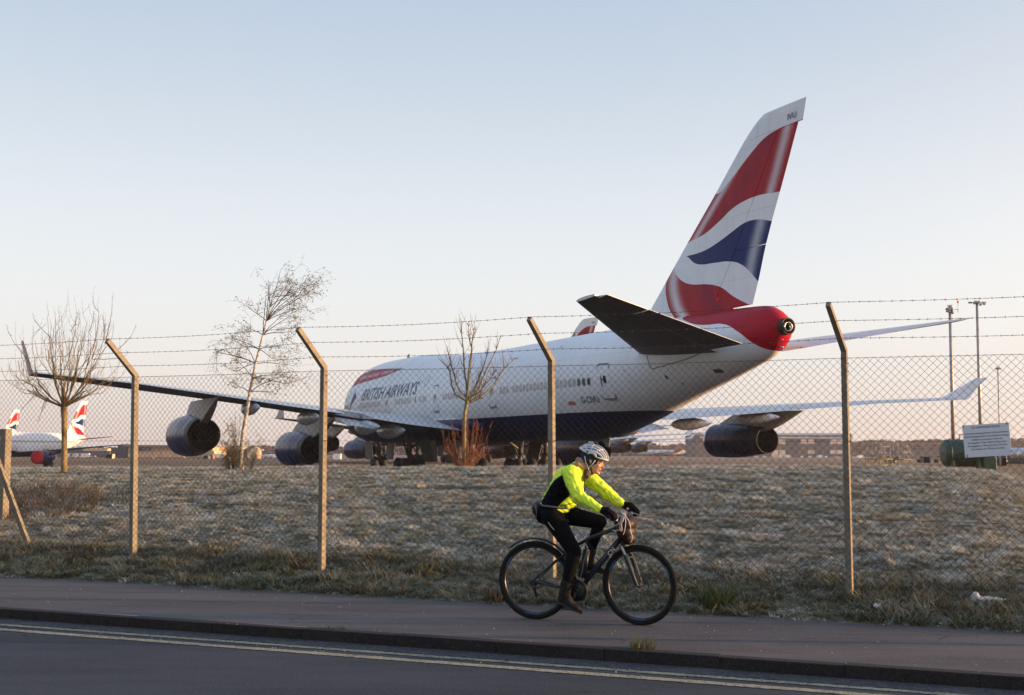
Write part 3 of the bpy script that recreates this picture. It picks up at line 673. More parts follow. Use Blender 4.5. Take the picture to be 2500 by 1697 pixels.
def build_747(full=True, reg='IVU'):
    root = empty('airliner')
    xs = [0, .1, .25, .4, .7, 1, 1.5, 2, 2.7, 3.5, 4.5, 6, 8, 10, 12, 14, 17, 20, 22, 24, 26, 28, 30, 32, 36, 40, 44, 48, 49, 50, 50.5, 51, 51.5, 52, 52.5, 53, 53.5, 54, 54.5, 55, 55.5, 56, 56.5, 57, 57.5, 58, 59, 60, 61, 62, 63, 64, 65, 65.7, 66.3, 66.8, 67.2, 67.5, 67.7, 67.86]
    b = MB(); b.loft([B747.ring(x) for x in xs]); fus = b.build('fuselage', M['fus'], root)
    for p in fus.data.polygons: p.use_smooth = True
    # belly fairing at the wing root
    b = MB(); rings = []
    for i in range(15):
        t = i/14; x = 17.5+t*20.5; k = math.sin(PI*t)**.45 if 0 < t < 1 else 0
        rings.append([(x, math.sin(a)*(2.6+.95*k), 4.55 + (math.cos(a)*(.75*k+.05) if math.cos(a) > 0 else math.cos(a)*(.9+.6*k))) for a in [2*PI*j/28 for j in range(28)]])
    b.loft(rings); f_ = b.build('wing_fairing', M['fus'], root)
    # wings
    for s in (-1, 1):
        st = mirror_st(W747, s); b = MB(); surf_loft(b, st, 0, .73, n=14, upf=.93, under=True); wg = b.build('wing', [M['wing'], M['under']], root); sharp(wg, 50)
        segs = [('flap', .95, 2.55, 0.0), ('aileron', 2.58, 3.0, .42), ('flap', 3.03, 4.9, 0.0), ('aileron', 4.93, 6.95, 0.0)]
        for nm, a, c, droop in segs:
            b = MB()
            def sh(p, d=droop):
                return p
            q = seg_st(st, a, c, 4)
            if droop: q = [(le, Vector(te)-Vector((.1, 0, droop*1.6)), th) for le, te, th in q]
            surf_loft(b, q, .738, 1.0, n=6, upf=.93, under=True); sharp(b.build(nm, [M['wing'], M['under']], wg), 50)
        # canoe fairings under the trailing edge
        for y_, te, z_, L_, r_ in ((8.0, 37.2, 3.98, 6.0, .52), (9.9, 37.6, 4.2, 5.6, .5), (14.6, 39.9, 4.72, 5.6, .46), (18.9, 42.2, 5.18, 5.2, .42)):
            b = MB(); prof = [(te-L_+L_*t, max(.01, r_*math.sin(PI*t**.8)**.75)) for t in [0, .03, .08, .16, .28, .42, .56, .7, .82, .91, .97, .995, 1]]
            b.lathe(prof, (0, y_*s, z_), 'x', 16, sz=1.05, sy=.72); b.build('flap_track_fairing', M['white'], wg)
        # winglet
        wl = [((43.8, 31.72*s, 6.56), (47.45, 31.72*s, 6.53), .52), ((45.0, 31.86*s, 6.85), (47.7, 31.86*s, 6.83), .48), ((46.2, 32.06*s, 7.4), (48.1, 32.06*s, 7.4), .38), ((47.6, 32.32*s, 8.07), (48.85, 32.32*s, 8.07), .26)]
        b = MB(); surf_loft(b, wl, 0, 1, axis='z', n=10, upf=.5); sharp(b.build('winglet', M['white'], wg), 50)
        # engines
        for x0, y_, z_, pl in ((30.5, 21.3, 3.55, [(30.6, 4.75), (31.8, 5.15), (33.8, 5.75), (41.9, 5.72), (38.2, 4.45), (36.8, 4.2), (33, 4.4)]), (21.2, 11.75, 2.72, [(21.3, 3.9), (22.5, 4.3), (25.2, 4.98), (33.6, 4.85), (29.2, 3.65), (27.5, 3.4), (24, 3.5)])):
            e = engine(root, x0, y_*s, z_); pylon(e, pl, y_*s)
    # tailplane
    for s in (-1, 1):
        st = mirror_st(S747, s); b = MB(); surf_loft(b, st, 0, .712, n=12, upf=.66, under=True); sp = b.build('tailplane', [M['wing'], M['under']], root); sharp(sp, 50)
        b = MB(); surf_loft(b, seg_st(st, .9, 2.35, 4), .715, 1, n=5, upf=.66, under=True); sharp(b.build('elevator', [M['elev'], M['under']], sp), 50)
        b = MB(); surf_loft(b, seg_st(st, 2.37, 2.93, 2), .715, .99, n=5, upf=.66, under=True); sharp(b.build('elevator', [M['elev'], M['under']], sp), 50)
    # fin with rudders
    le, te, hg = pch(*zip(*LE_)), pch(*zip(*TE_)), pch(*zip(*HINGE_))
    def th(z): return 1.0 - (z-9.6)*.068
    b = MB(); zs = [9.2, 9.6, 10.0, 10.4, 11, 12, 13, 14, 15, 16, 17, 17.98]
    def fst(z, c1x):   # section as a surf ring up to absolute x
        L_, T_ = Vector((le(z), 0, z)), Vector((te(z), 0, z)); return surf_ring(L_, T_, th(z), 0, (c1x-L_.x)/(T_.x-L_.x), 'z', 12, .5)
    rings = [[tuple(p) for p in fst(z, (hg(z)-.02) if z > 10.41 else hg(10.42)-.02 + (10.42-z)*2.0)] for z in zs]; b.loft(rings)
    b.loft([[tuple(p) for p in surf_ring((le(z) if z < 18.6 else le(z)+.0, 0, z), (69.45+(z-18)*.28, 0, z), th(z)*(1 if z < 18.95 else .6), 0, 1, 'z', 14, .5)] for z in (17.99, 18.3, 18.6, 18.85, 19.0)])
    fin = b.build('fin', M['fin'], root); sharp(fin, 50)
    for z0, z1 in ((9.83, 12.62), (12.65, 17.97)):
        b = MB(); rings = []
        for i in range(7):
            z = z0+(z1-z0)*i/6; hx = hg(z) if z > 10.42 else 62.4 + (10.42-z)*1.5
            L_, T_ = Vector((le(z), 0, z)), Vector((te(z), 0, z)); rings.append([tuple(p) for p in surf_ring(L_, T_, th(z), (hx+.02-L_.x)/(T_.x-L_.x), 1, 'z', 6, .5)])
        b.loft(rings); sharp(b.build('rudder', M['fin'], fin), 50)
    # tail cone exhaust
    b = MB(); b.lathe([(67.4, .34), (67.85, .40), (68.12, .40), (68.12, .345), (67.88, .33)], (0, 0, 8.5), 'x', 24); b.lathe([(67.9, .20), (68.22, .22), (68.22, .20), (67.95, .18)], (0, -.06, 8.47), 'x', 20, mi=1); b.disc((67.9, 0, 8.5), .335, 'x', 20, mi=2)
    b.build('apu_exhaust', [M['hot'], M['metal'], M['black']], root, recalc=True)
    if full:
        for z_, t_ in ((7.55, .05), (7.4, .03), (7.9, .03)):
            b = MB(); b.tube([(67.5, -.14, z_), (67.85, -.1, z_-.02)], t_, 8); b.build('drain_pipe', M['metal'], root)
    # landing gear (wheels stand on the ground)
    g0 = 0.88
    bogie(root, 31.0, -5.5, g0, 4.0); bogie(root, 31.0, 5.5, g0, 4.0); bogie(root, 34.2, -1.9, g0, 3.6); bogie(root, 34.2, 1.9, g0, 3.6)
    bogie(root, 7.0, 0, g0, 3.7, wheels=((0, -.42), (0, .42)))
    for x_, y_, a_ in ((31.4, -4.3, .25), (31.4, 4.3, -.25), (29.2, -3.1, .1), (34, -3.2, -.2), (7.2, -1.05, .1), (7.2, 1.05, -.1)):
        b = MB(); b.box((x_, y_, 2.6), (2.2, .06, 1.6), Matrix.Rotation(a_, 3, 'X'), bev=.02); b.build('gear_door', M['under'], root)
    for q_ in ([(50.0, 3.35), (51.0, 3.5), (50.9, 2.9), (50.6, 2.88)], [(38, 3.35), (38.8, 3.35), (38.7, 2.85), (38.5, 2.85)], [(14.5, 10.6), (15.2, 10.6), (15.2, 11.0), (15.0, 11.0)], [(46, 9.75), (46.6, 9.75), (46.6, 10.1), (46.4, 10.1)]):
        b = MB(); b.prism(q_, -.03, .03); b.build('aerial', M['wing_dark'], root)
    if full:
        # windows on the port side
        rows = [(44.3, 20, .51), (31.95, 15, .51), (42.3, 3, .51), (21.1, 8, .51), (25.9, 1, .51), (26.9, 1, .51), (27.6, 2, .45), (11.4, 12, .51), (4.2, 9, .51)]
        pan = rr_outline(.25, .36, .12); fr = rr_outline(.34, .46, .16); cache = {}
        for x0, cnt, dx in rows:
            for k in range(cnt):
                x = x0+k*dx; b = MB(); ring_on_body(b, B747, x, 6.55, fr, .035, .012, 0); patch_on_body(b, B747, x, 6.55, pan, .010, 1)
                dark = x > 52.6 or abs(x-25.9) < .1
                b.build('window', [M['decal_dark'], M['pane_dark'] if dark else M['pane_shade']], fus, recalc=False)
        for k in range(18):
            if k in (9,): continue
            x = 8.3+k*.62; b = MB(); patch_on_body(b, B747, x, 9.18+.012*k, [(q[0]*.9, q[1]*.95) for q in pan], .012, 0); b.build('window', [M['white'] if k < 15 else M['pane_dark']], fus, recalc=False)
        for x, z in ((55.35, 6.5), (40.75, 6.5), (30.15, 6.5), (18.9, 6.5), (5.2, 6.5)):
            b = MB(); ring_on_body(b, B747, x, z, rr_outline(1.15, 1.98, .2), .065, .03); d = b.build('cabin_door', M['decal_dark'], fus, recalc=False)
            b = MB(); patch_on_body(b, B747, x+.12, z+.1, rr_outline(.24, .44, .11), .016, 0); b.build('door_window', M['pane_dark'], d, recalc=False)
            b = MB(); patch_on_body(b, B747, x-.2, z+.0, rr_outline(.10, .6, .04), .02, 0); patch_on_body(b, B747, x-.12, z+.12, rr_outline(.22, .09, .04), .022, 0); b.build('door_handle', M['decal_dark'], d, recalc=False)
            b = MB(); b.box((x, B747.surf(x, z-1.0)-.01, z-1.03), (1.16, .06, .07)); b.build('door_sill', M['wing_dark'], d)
        V, F = text_mesh('BRITISH AIRWAYS', 1.0, .36, 1.42, .012)
        wd = max(v[0] for v in V); V = [(v[0]*14.6/wd, v[1]) for v in V]; decal_on_body('airline_name', B747, V, F, 11.5, 6.98, M['decal_navy'], fus)
        V, F = text_mesh('G-CIVU', .36, .2, 1.1, .01); wd = max(v[0] for v in V); V = [(v[0]*1.72/wd, v[1]) for v in V]; decal_on_body('registration', B747, V, F, 52.75, 5.37, M['decal_navy'], fus, cuts=2)
        b = MB(); patch_on_body(b, B747, 51.75, 5.4, rr_outline(.72, .2, .01), .014); f2 = b.build('emblem', M['red'], fus, recalc=False)
        V, F = text_mesh('Royal Mail', .11, .1, 1, .0); wd = max(v[0] for v in V); V = [(v[0]*.6/wd, v[1]) for v in V]; decal_on_body('emblem', B747, V, F, 51.45, 5.35, M['white'], fus, off=.022, cuts=1)
        # faint round crest behind the name
        b = MB(); ring_on_body(b, B747, 27.6, 7.9, rr_outline(.8, .9, .38), .10, .014); b.build('crest', M['wing'], fus, recalc=False)
        for x, z, r_ in ((60.2, 6.5, .1), (60.9, 6.15, .05), (49, 8.9, .06), (57.9, 8.35, .05), (52.5, 8.6, .04), (46.2, 7.9, .05), (57.2, 7.0, .04)):
            b = MB(); patch_on_body(b, B747, x, z, rr_outline(r_*2, r_*2.2, r_*.9), .014); b.build('port_cover', M['decal_dark'], fus, recalc=False)
        # tailplane slot line on the fuselage
        b = MB()
        for pa, pb, t_ in (((59.4, 6.95), (62.0, 7.3), .05), ((62.0, 7.3), (63.9, 7.72), .07), ((59.4, 6.95), (59.1, 7.7), .02)):
            k = 8
            for i in range(k):
                p0 = (pa[0]+(pb[0]-pa[0])*i/k, pa[1]+(pb[1]-pa[1])*i/k); p1 = (pa[0]+(pb[0]-pa[0])*(i+1)/k, pa[1]+(pb[1]-pa[1])*(i+1)/k)
                b.beam(B747.on(p0[0], p0[1], .015)[0], B747.on(p1[0], p1[1], .015)[0], t_, .03)
        b.build('trim_slot', M['decal_dark'], fus)
        b = MB()
        for x, z, r_ in ((63.6, 6.95, .12),): patch_on_body(b, B747, x, z-.3, rr_outline(.5, .18, .06), .015)
        b.build('vent', M['decal_dark'], fus, recalc=False)
    return root, fin, th

ivu, ivu_fin, fin_th = build_747(True)
ivu.location = (-15.1625, 117.6215, -1.0985); ivu.rotation_euler = (0, 0, -1.14641)
tag(ivu, 'white and navy four-engined jumbo jet with red tail cone, nearest aircraft, behind the fence', 'airliner')
def fin_reg(txt, fin):
    y = -(fin_th(18.3)*.5*.30+.03); flat_text('registration', txt, .27, M['decal_navy'], fin, (68.38, y, 18.22), (1.25, 0, 0), (0.02, 0, 1), wide=.9, weight=.01)
fin_reg('IVU', ivu_fin)

far, far_fin, _ = build_747(False)
tag(far, 'jumbo jet parked behind the nearest one, its red tail tip above the fuselage', 'airliner', 'jumbo jets parked in a row')
far.location = (-24.71, 205.2, -1.1); far.rotation_euler = (0, 0, -1.041); fin_reg('IVC', far_fin)
ivu['group'] = 'jumbo jets parked in a row'
for (x_, y_, lb) in ((-8.2, 301.4, 'third jumbo jet of the row, only its raised right wing tip showing'), (6.25, 396.2, 'furthest jumbo jet of the row, wing tip lowest and palest')):
    c_ = copy_tree(far, skip=('registration',)); c_.location = (x_, y_, -1.1); c_.rotation_euler = (0, 0, -1.14); c_['label'] = lb

def build_320(cover=None, fus=None, fin_m=None, engine_mat=None, gear_z=0.0):
    root = empty('airliner'); xs = [0, .1, .3, .6, 1, 1.6, 2.5, 3.3, 4.5, 6, 9, 14, 20, 24, 26, 28, 30, 31.5, 33, 34.5, 36, 37, 37.4, 37.57]
    b = MB(); b.loft([B320.ring(x) for x in xs]); f = b.build('fuselage', fus or M['fus320'], root)
    for p in f.data.polygons: p.use_smooth = True
    for s in (-1, 1):
        W = [((11.6, 1.6*s, 2.55), (18.9, 1.6*s, 2.35), .85), ((14.2, 6.3*s, 2.95), (18.9, 6.3*s, 2.85), .5), ((19.9, 16.9*s, 3.95), (21.5, 16.9*s, 3.95), .16)]
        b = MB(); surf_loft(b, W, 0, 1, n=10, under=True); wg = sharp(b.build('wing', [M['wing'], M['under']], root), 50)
        b = MB(); surf_loft(b, [((20.0, 16.9*s, 3.95), (21.5, 16.9*s, 3.95), .14), ((20.9, 17.05*s, 4.8), (21.8, 17.05*s, 4.8), .05)], 0, 1, axis='z', n=6, upf=.5); b.build('wing_tip_fence', M['wing'], wg)
        for yf in (4.5, 8.5, 12): 
            b = MB(); te = 18.9+max(0, yf-6.3)*.245; b.lathe([(te-2.6+2.9*t, .22*math.sin(PI*t)**.7+.005) for t in (0, .1, .3, .5, .7, .9, 1)], (0, yf*s, 2.55+yf*.075), 'x', 10); b.build('flap_track_fairing', M['wing'], wg)
        e = engine(root, 10.6, 5.75*s, 1.75, L=4.6, rmax=1.08, rin=.92, rex=.62, cover=cover); pylon(e, [(11.2, 2.75), (13.5, 3.1), (17.0, 2.8), (15.2, 2.1), (13, 2.3)], 5.75*s, .3)
        S = [((31.6, .5*s, 4.75), (35.6, .5*s, 4.75), .4), ((34.7, 6.22*s, 5.35), (36.4, 6.22*s, 5.35), .16)]
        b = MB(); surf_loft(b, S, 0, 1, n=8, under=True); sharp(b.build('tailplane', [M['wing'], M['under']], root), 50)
    b = MB(); surf_loft(b, [((29.3, 0, 5.4), (36.2, 0, 5.4), .5), ((30.6, 0, 6.3), (36.25, 0, 6.3), .5), ((34.6, 0, 11.3), (37.2, 0, 11.3), .24), ((35.0, 0, 11.76), (37.3, 0, 11.76), .1)], 0, 1, axis='z', n=10, upf=.5); fn = sharp(b.build('fin', fin_m or M['fin320'], root), 50)
    for y_ in (-3.8, 3.8): bogie(root, 17.7, y_, gear_z, 2.6, wheels=((0, -.45), (0, .45)), r=.57, w=.4)
    bogie(root, 5.1, 0, gear_z, 2.2, wheels=((0, -.25), (0, .25)), r=.4, w=.22)
    b = MB()
    for k in range(46):
        x = 6.5+k*.53; patch_on_body(b, B320, x, 4.25, rr_outline(.23, .33, .1), .012)
    return root, f, b
_m = M['wing']
n320, f320, bw = build_320(cover=M['red_cover'])
bw.build('window_row', M['decal_dark'], f320, recalc=False)['kind'] = 'stuff'
tag(n320, 'twin-engined airliner facing left with a red cover over its engine intake, beyond the left tree', 'airliner')
n320.location = (-82.8, 181.7, -1.54); n320.rotation_euler = (0, 0, 1.4256)
far320 = copy_tree(n320, skip=('intake_cover',)); far320.location = (-115.5, 231.5, -1.54)
far320['label'] = 'airliner at the left edge showing only its sunlit tail above the nearer fuselage'
n320['group'] = far320['group'] = 'twin-engined airliners at the left'

# ------------------------------------------------------------------ boundary fence
def mat_concrete():
    m = NT('post_concrete'); co = m.coord(); n1 = m.noise(co, 9, 6, .65); n2 = m.noise(co, 60, 3, .7)
    c = m.ramp(n1, [(.3, (.155, .135, .105)), (.7, (.26, .225, .17))]); c = m.mix(m.math('LESS_THAN', n2, .36), c, (.16, .13, .11))
    m.set(c, .9, 0, .2); m.bump(n2, .6, .004); return m.mat
def mat_wire():
    m = NT('weathered_wire'); n = m.noise(m.pos(), 30, 3)
    m.set(m.ramp(n, [(.35, (.04, .028, .020)), (.65, (.095, .068, .048))]), .6, 0, .2); return m.mat
M['conc'] = mat_concrete(); M['wire'] = mat_wire()
FENCE = [(-11.2, 18.35, 2.48), (-7.9, 16.92, 2.49), (-4.883, 15.653, 2.494), (-2.234, 14.293, 2.515), (0.455, 13.293, 2.536), (3.349, 11.998, 2.548), (6.35, 10.75, 2.55), (9.3, 9.5, 2.55)]
LEAN = [0, -.03, -.048, -.014, -.017, -.009, 0, 0]
fence = empty('chain_link_fence', (0, 0, 0))
tag(fence, 'chain link boundary fence on cranked concrete posts topped with three strands of barbed wire', 'fence')
FN = Vector((math.sin(R(-24.2)), -math.cos(R(-24.2)), 0))     # towards the road
FD = Vector((math.cos(R(-24.2)), math.sin(R(-24.2)), 0))
OUT, RISE = .45, .445
PFN = Vector((math.sin(R(-27)), -math.cos(R(-27)), 0)); PFD = Vector((math.cos(R(-27)), math.sin(R(-27)), 0))
def fence_pt(s, z, off=0.0):
    """s = post index (fractional), height z above datum"""
    i = min(max(int(math.floor(s)), 0), len(FENCE)-2); f = s-i; a, b_ = FENCE[i], FENCE[i+1]
    return Vector((a[0]+(b_[0]-a[0])*f, a[1]+(b_[1]-a[1])*f, z)) + FN*off
for i, (x, y, ze) in enumerate(FENCE):
    b = MB(); zb = gz(x, y)-.15; top = Vector((x+LEAN[i], y, ze)); lx, ly = .0375, .0275; tip = top + FN*OUT + Vector((0, 0, RISE)) - FD*.075
    def sq(c, kx=1, tilt=0.0, n_=None):
        u = PFN if n_ is None else n_
        return [c + PFD*sx*ly*kx + u*sy*lx*kx for sx, sy in ((-1, -1), (1, -1), (1, 1), (-1, 1))]
    nn = (FN + Vector((0, 0, -1))).normalized()
    rings = [sq(Vector((x, y, zb)), 1.12), sq(top - Vector((0, 0, .04))), sq(top + Vector((0, 0, .02)), 1, 0, (FN*.92+Vector((0, 0, -.38))).normalized()), sq(tip, .86, 0, nn)]
    b.loft([[tuple(p) for p in r] for r in rings], smooth=False); post = b.build('concrete_post', M['conc'], fence)
    hb = MB()
    for zz in (2.44, 2.36, 1.66): hb.tube([Vector((x, y, zz)) + FD*ly*.99 + FN*.01, Vector((x, y, zz)) + FD*(ly+.006) + FN*.01], .008, 8)
    hb.build('wire_hole', M['black'], post)['kind'] = 'stuff'
# woven mesh: zigzag strands, each bent at every knuckle
def chainlink():
    r = random.Random(2); pitch = .0785; s0, s1 = 0.0, len(FENCE)-1.0
    seg = [math.hypot(FENCE[i+1][0]-FENCE[i][0], FENCE[i+1][1]-FENCE[i][1]) for i in range(len(FENCE)-1)]; tot = sum(seg); cum = [0]
    for q in seg: cum.append(cum[-1]+q)
    def atlen(L, z, off):
        i = max(0, min(len(seg)-1, int(np.searchsorted(cum, L, 'right'))-1)); return fence_pt(i+(L-cum[i])/seg[i], z, off)
    V, F = [], []; k = 0; N = int(tot/(pitch/2)); dz = .0395; rad = .0024
    z1 = 2.495; rows = int((z1-.08)/dz)
    for j in range(0, N-1):
        L = j*pitch/2; pts = []
        for i in range(rows+1):
            ph = (i+j) % 2; z = z1-i*dz
            wob = .0035*math.sin(L*2.1+i*.15) + .02*math.sin(L*.8+1.3)*math.sin(PI*(z)/2.5)*.6
            pts.append(atlen(L + ph*pitch/2, z + .004*math.sin(L*3.3+z*4), .045 + wob + (.0018 if ph else -.0018)))
        b0 = len(V)
        for i, p in enumerate(pts):
            for q in range(3):
                a = 2*PI*q/3+.5; V.append(p + FD*math.cos(a)*rad + FN*math.sin(a)*rad)
        for i in range(len(pts)-1):
            for q in range(3):
                q2 = (q+1) % 3; F.append((b0+i*3+q, b0+i*3+q2, b0+(i+1)*3+q2, b0+(i+1)*3+q))
    me = bpy.data.meshes.new('mesh_panel'); me.from_pydata([tuple(v) for v in V], [], F); me.materials.append(M['wire']); me.update()
    o = link_mesh('mesh_panel', me, fence); o['kind'] = 'stuff'
chainlink()
for z in (2.49, 1.66, .89):
    b = MB(); pts = []
    for i in range(len(FENCE)-1):
        for k in range(6): s = i+k/6; pts.append(fence_pt(s, z-.006*math.sin(PI*(k/6)), .047))
    b.tube(pts, .0021 if z > 2 else .0017, 4); b.build('line_wire', M['wire'], fence)
for q in (.97, .60, .24):
    b = MB(); c_ = MB(); r = random.Random(int(q*100)); hh = .02
    for i in range(len(FENCE)-1):
        pa = Vector((FENCE[i][0]+LEAN[i], FENCE[i][1], FENCE[i][2])) + (FN*OUT+Vector((0, 0, RISE))-FD*.075)*q + Vector((0, 0, .03)) + FD*.04
        pb = Vector((FENCE[i+1][0]+LEAN[i+1], FENCE[i+1][1], FENCE[i+1][2])) + (FN*OUT+Vector((0, 0, RISE))-FD*.075)*q + Vector((0, 0, .03)) + FD*.04
        L = (pb-pa).length; n = int(L/.05); d = (pb-pa)/n
        for st in (0, 1):
            b.tube([pa + d*k - Vector((0, 0, .025*math.sin(PI*k/n))) + Vector((0, 0, .0016*math.cos(k*1.7+st*PI))) + FN*.0016*math.sin(k*1.7+st*PI) for k in range(n+1)], .0014, 3, cap=False)
        nb = int(L/.098)
        for k in range(nb):
            t = (k+.5+r.uniform(-.15, .15))/nb; c = pa.lerp(pb, t) - Vector((0, 0, .025*math.sin(PI*t))); a = r.uniform(0, PI)
            for m_ in range(2):
                u = (FN*math.cos(a+m_*1.5)+Vector((0, 0, 1))*math.sin(a+m_*1.5)).normalized(); b.tube([c-u*.013+FD*.003*m_, c+u*.013-FD*.003*m_], .0014, 3, cap=False)
            b.tube([c-FD*.006, c+FD*.006], .0042, 5)
    b.build('barbed_wire', M['wire'], fence)
# raking strut of the post just outside the frame on the left
st_ = MB(); st_.beam((-7.62, 17.05, 2.2), (-6.64, 16.84, .02), .06, .06); st_.build('raking_strut', M['conc'], fence)

# short concrete frame standing behind the fence at the left edge
fr = empty('straining_frame', (-8.0, 19.0, gz(-8.0, 19.0)))
tag(fr, 'short concrete frame with a crossbar, behind the fence at the left edge', 'frame')
hz = 1.86 - fr.location.z
for dx in (0.0, -1.45):
    b = MB(); b.box((dx, -dx*.35, hz/2-.1), (.125, .13, hz+.2), Matrix.Rotation(R(-24), 3, 'Z'), bev=.006); b.build('post', M['conc'], fr)
b = MB(); b.beam((-.07, .03, hz-.06), (-1.4, .49, hz-.06), .12, .12); b.build('crossbar', M['conc'], fr)

# notice on the fence
C0, C1, C2, C3 = Vector((4.35, 11.567, 1.812)), Vector((4.732, 11.397, 1.837)), Vector((4.741, 11.394, 1.531)), Vector((4.362, 11.561, 1.501))
ux = ((C1-C0)+(C2-C3)).normalized(); uz = ((C0-C3)+(C1-C2)).normalized(); uz = (uz-ux*uz.dot(ux)).normalized(); uy = uz.cross(ux)
cc = (C0+C1+C2+C3)/4 + FN*.058; Ws, Hs = ((C1-C0).length+(C2-C3).length)/2, ((C0-C3).length+(C1-C2).length)/2
sg = empty('warning_sign'); sg.matrix_world = Matrix.Translation(cc) @ Matrix((ux, uy, uz)).transposed().to_4x4()
tag(sg, 'white rectangular notice reading NO UNAUTHORISED PERSONS, cable-tied to the fence mesh', 'sign')
M['sign'] = simple('sign_board_white', (.62, .63, .66), .5, var=.05, scale=9); M['ink'] = simple('black_print', (.02, .02, .025), .6, var=.1)
b = MB(); b.box((0, 0, 0), (Ws, .004, Hs), bev=.001); b.build('sign_board', M['sign'], sg)
lines = [('NO UNAUTHORISED PERSONS', .118, .60), ('Any person entering this part of the aerodrome', .063, .93), ('without permission from the aerodrome manager', .033, .97), ('is liable for prosecution under the', .003, .66), ('Air Navigation Order 2000 the Rules of the', -.027, .82), ('Air Regulations 1996 and Section 39 of the', -.057, .84), ('Civil Aviation Act 1982 (as amended).', -.087, .72)]
for t_, z_, wf in lines:
    V, F = text_mesh(t_, .0175, 0, .8, .008); mn, mx = min(v[0] for v in V), max(v[0] for v in V); k = Ws*wf/(mx-mn)
    me = bpy.data.meshes.new('lettering'); me.from_pydata([((v[0]-(mx+mn)/2)*k, -.0035, v[1]+z_) for v in V], [], F); me.materials.append(M['ink']); link_mesh('lettering', me, sg)
for x_, z_, a_ in ((-Ws/2+.012, Hs/2-.012, .3), (Ws/2-.018, Hs/2-.01, 0), (-Ws/2+.02, -Hs/2+.01, .2), (Ws/2-.004, -Hs/2+.035, 1.2)):
    b = MB(); b.box((x_, -.004, z_+.004), (.006, .008, .026), Matrix.Rotation(a_, 3, 'Y')); b.build('cable_tie', M['ink'], sg)

# ------------------------------------------------------------------ trees
def mat_bark(name, c0, c1, sc=12, white=False):
    m = NT(name); co = m.pos(); n = m.noise(m.mapping(co, (1, 1, .35 if not white else 2.5)), sc, 5, .7)
    m.set(m.ramp(n, [(.38, c0), (.58, c1)]), .85, 0, .2); m.bump(n, .7, .02); return m.mat
M['bark'] = mat_bark('tree_bark', (.10, .07, .032), (.27, .19, .09)); M['bark2'] = mat_bark('mossy_bark', (.10, .09, .04), (.28, .23, .11), 9)
M['birch'] = mat_bark('birch_bark', (.16, .12, .09), (.60, .55, .47), 14, True); M['twig'] = mat_bark('twig_bark', (.085, .05, .024), (.19, .12, .055), 30)
M['birch_twig'] = mat_bark('birch_twig', (.065, .042, .028), (.14, .092, .058), 30); M['shoot'] = mat_bark('red_shoot_bark', (.15, .055, .03), (.25, .105, .055), 30)
def mat_leaf(name, c0, c1):
    m = NT(name); r = m.n('ShaderNodeObjectInfo').outputs['Random']; n = m.noise(m.pos(), 9, 2)
    m.set(m.ramp(n, [(.35, c0), (.65, c1)]), .6, 0, .3); m.b.inputs['Subsurface Weight'].default_value = 0; return m.mat
M['leaf'] = mat_leaf('young_birch_leaf', (.10, .09, .025), (.22, .18, .06))

def bez(p0, d0, p1, n=7, sag=0.0, wob=0.0, r=None, up=.5):
    """curved branch from p0 leaving along d0 and ending at p1"""
    p0, p1, d0 = Vector(p0), Vector(p1), Vector(d0); L = (p1-p0).length; c1 = p0 + d0.normalized()*L*.42; c2 = p1 - Vector((0, 0, 1))*L*up*.35 - (p1-p0).normalized()*L*.12
    out = []
    for i in range(n+1):
        t = i/n; q = p0*(1-t)**3 + c1*3*t*(1-t)**2 + c2*3*t*t*(1-t) + p1*t**3
        if wob and 0 < i: q = q + Vector((r.uniform(-1, 1), r.uniform(-1, 1), r.uniform(-1, 1)))*wob*L*.5
        out.append(q)
    return out
def grow(b, pts, r0, r1, n=5, mi=0):
    m = len(pts)-1; b.tube(pts, [r0+(r1-r0)*i/m for i in range(m+1)], n, mi=mi, cap=False)

